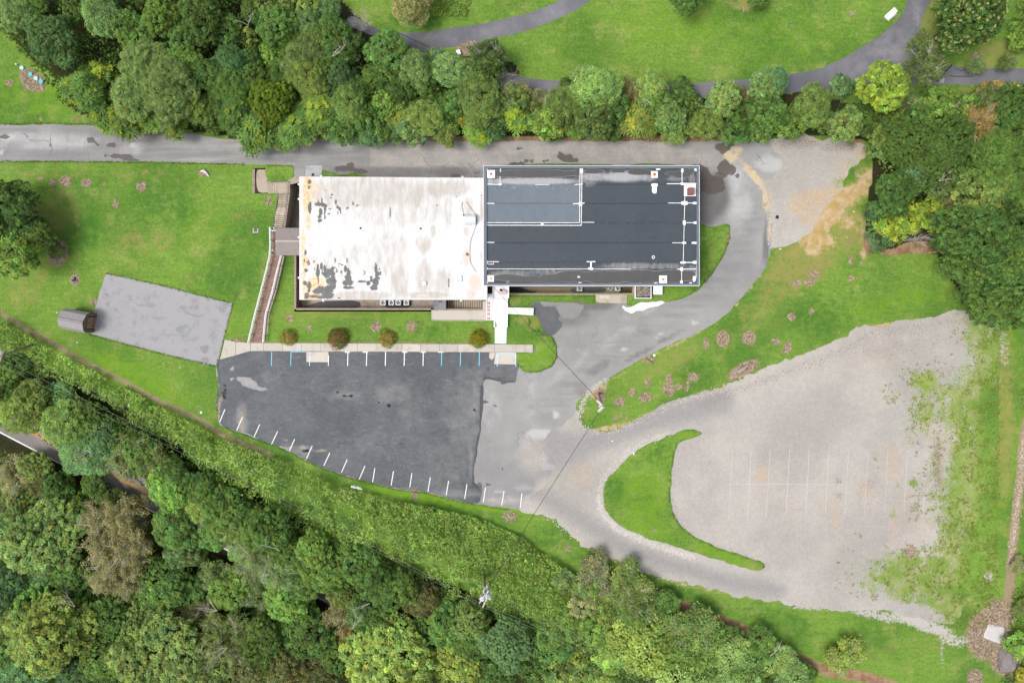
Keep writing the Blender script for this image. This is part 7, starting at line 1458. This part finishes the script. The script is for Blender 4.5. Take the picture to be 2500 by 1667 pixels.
# rough grass along mown edges and kerbs
def tufts(name, lines, per_m, half, hgt, seed, tones=('md', 'br')):
    r_ = np.random.default_rng(seed); P = []
    for pl in lines:
        d_ = densify(pl, 1.0, False); L_ = len(d_) * S; c = int(L_ * per_m); P.append(d_[r_.integers(0, len(d_), c)] + r_.normal(0, half, (c, 2)))
    P = np.vstack(P); x, y, z = G(P[:, 0], P[:, 1], .02); n = len(x); N = unit(r_.normal(0, .6, (n, 3)) + np.array([0, 0, .5])); D = unit(r_.normal(0, .8, (n, 3)) + np.array([0, 0, .7])); s = r_.uniform(.5, 1.3, n) * hgt
    T = np.array([TONE[t] for t in tones])[r_.integers(0, len(tones), n)] * r_.normal(1, .25, (n, 1)).clip(.4, 1.7)
    o = link(name, leaf_mesh(name, np.column_stack([x, y, z + s * .3]), N, D, s, s * .35, T), M_LEAF); o.color = (1, 1, 1, 1); o['kind'] = 'stuff'
tufts('edge_grass', [[(0, 395), (150, 395), (352, 397), (600, 402)], [(531, 878), (532, 900), (535, 947), (529, 974), (531, 1010)], [(550, 1044), (634, 1075), (709, 1105), (768, 1136), (834, 1160), (887, 1175), (965, 1195), (1036, 1203), (1126, 1226), (1240, 1244)],
                     [(259, 667), (420, 703), (568, 741), (545, 830), (531, 895), (396, 864), (220, 817)], [(0, 304), (130, 302), (260, 305)], [(1263, 888), (1284, 908), (1317, 907), (1344, 896), (1358, 875), (1359, 848), (1347, 819), (1310, 806)], [(1722, 690), (1764, 627), (1782, 580)]], 26, 1.3, .22, 71, ('md', 'br', 'ol', 'yg'))
# dead sticks poking out of the wood, one thing each
def sticks(px, py, z, n, ln, label, seed, r_=.05):
    q = random.Random(seed); m = MB(); a = Vector((*[float(w) for w in W(px, py, z)], z)); ln *= 1.25
    d0 = Vector((q.uniform(-1, 1), q.uniform(-1, 1), .3)).normalized()
    def grow(p, d_, L_, r0, lev):
        pts = [p]
        for _ in range(4):
            d_ = (d_ + Vector((q.uniform(-1, 1), q.uniform(-1, 1), q.uniform(-.5, .5))) * .32).normalized(); pts.append(pts[-1] + d_ * L_ / 4)
        m.tube(pts, [r0 * (1 - .19 * i) for i in range(5)], 4 if lev else 5, False)
        if lev < 2:
            for _ in range(4 if lev == 0 else 3):
                i = q.randrange(1, 4); grow(pts[i], (d_ + Vector((q.uniform(-1, 1), q.uniform(-1, 1), q.uniform(-.4, .5))) * .9).normalized(), L_ * q.uniform(.3, .55), r0 * .5, lev + 1)
    for i in range(max(1, n // 2)): grow(a, (d0 + Vector((q.uniform(-1, 1), q.uniform(-1, 1), q.uniform(-.3, .4))) * .7).normalized(), ln * q.uniform(.6, 1), r_ * q.uniform(.6, 1), 0)
    o = m.obj('dead_branch', M_PALEBARK); tag(o, label, 'branch', 'dead branches poking out of the trees')
for i, (x, y, z, n, ln, lb) in enumerate(((606, 62, 9, 6, 1.6, 'tangle of grey dead twigs among the dark crowns of the upper wood'), (812, 138, 9.5, 4, 2.6, 'white dead branches standing out of the wood above the white roof'), (1334, 232, 8.5, 2, 1.5, 'pale broken stub at the bend of the park drive'), (1590, 255, 8.5, 2, 1.6, 'pale bare stub in the wood above the dark roof'), (1742, 262, 8.5, 3, 2.2, 'two pale bare limbs in the light green crowns above the chimney'),
                                           (2215, 250, 8, 3, 2.2, 'split grey trunk leaning by the round yellow-green tree'), (2322, 268, 6, 2, 1.6, 'pale sawn limb on the verge below the tar seam'), (2292, 442, 9, 5, 2.2, 'pale crossed branches beside the large dark tree at the corner'), (183, 1480, 8, 5, 3.4, 'forked grey branches above the big yellow-green crown'), (530, 1490, 9.5, 7, 2.8, 'white gnarled branches at the top of the dead crown'), (560, 1508, 9, 3, 3.4, 'thick grey limb reaching from the dead crown to the dark side'),
                                           (555, 1580, 9.5, 8, 3.0, 'spray of white dead twigs low on the dead crown'), (640, 1405, 9.5, 5, 2.6, 'pale forked branch in the grey-green crown of the lower wood'), (903, 1472, 8.5, 4, 2.2, 'pale Y-shaped branch in the dark crowns below the guy cable'), (860, 1535, 8.5, 5, 2.4, 'white branches in the orange-brown crown'), (1880, 1600, 7, 3, 2.6, 'grey bare limb beside the red-brown strip'), (684, 1345, 8, 2, 2.4, 'thick grey curved limb at the upper side of the lower wood'))):
    sticks(x, y, z, n, ln, lb, i + 5, .055)
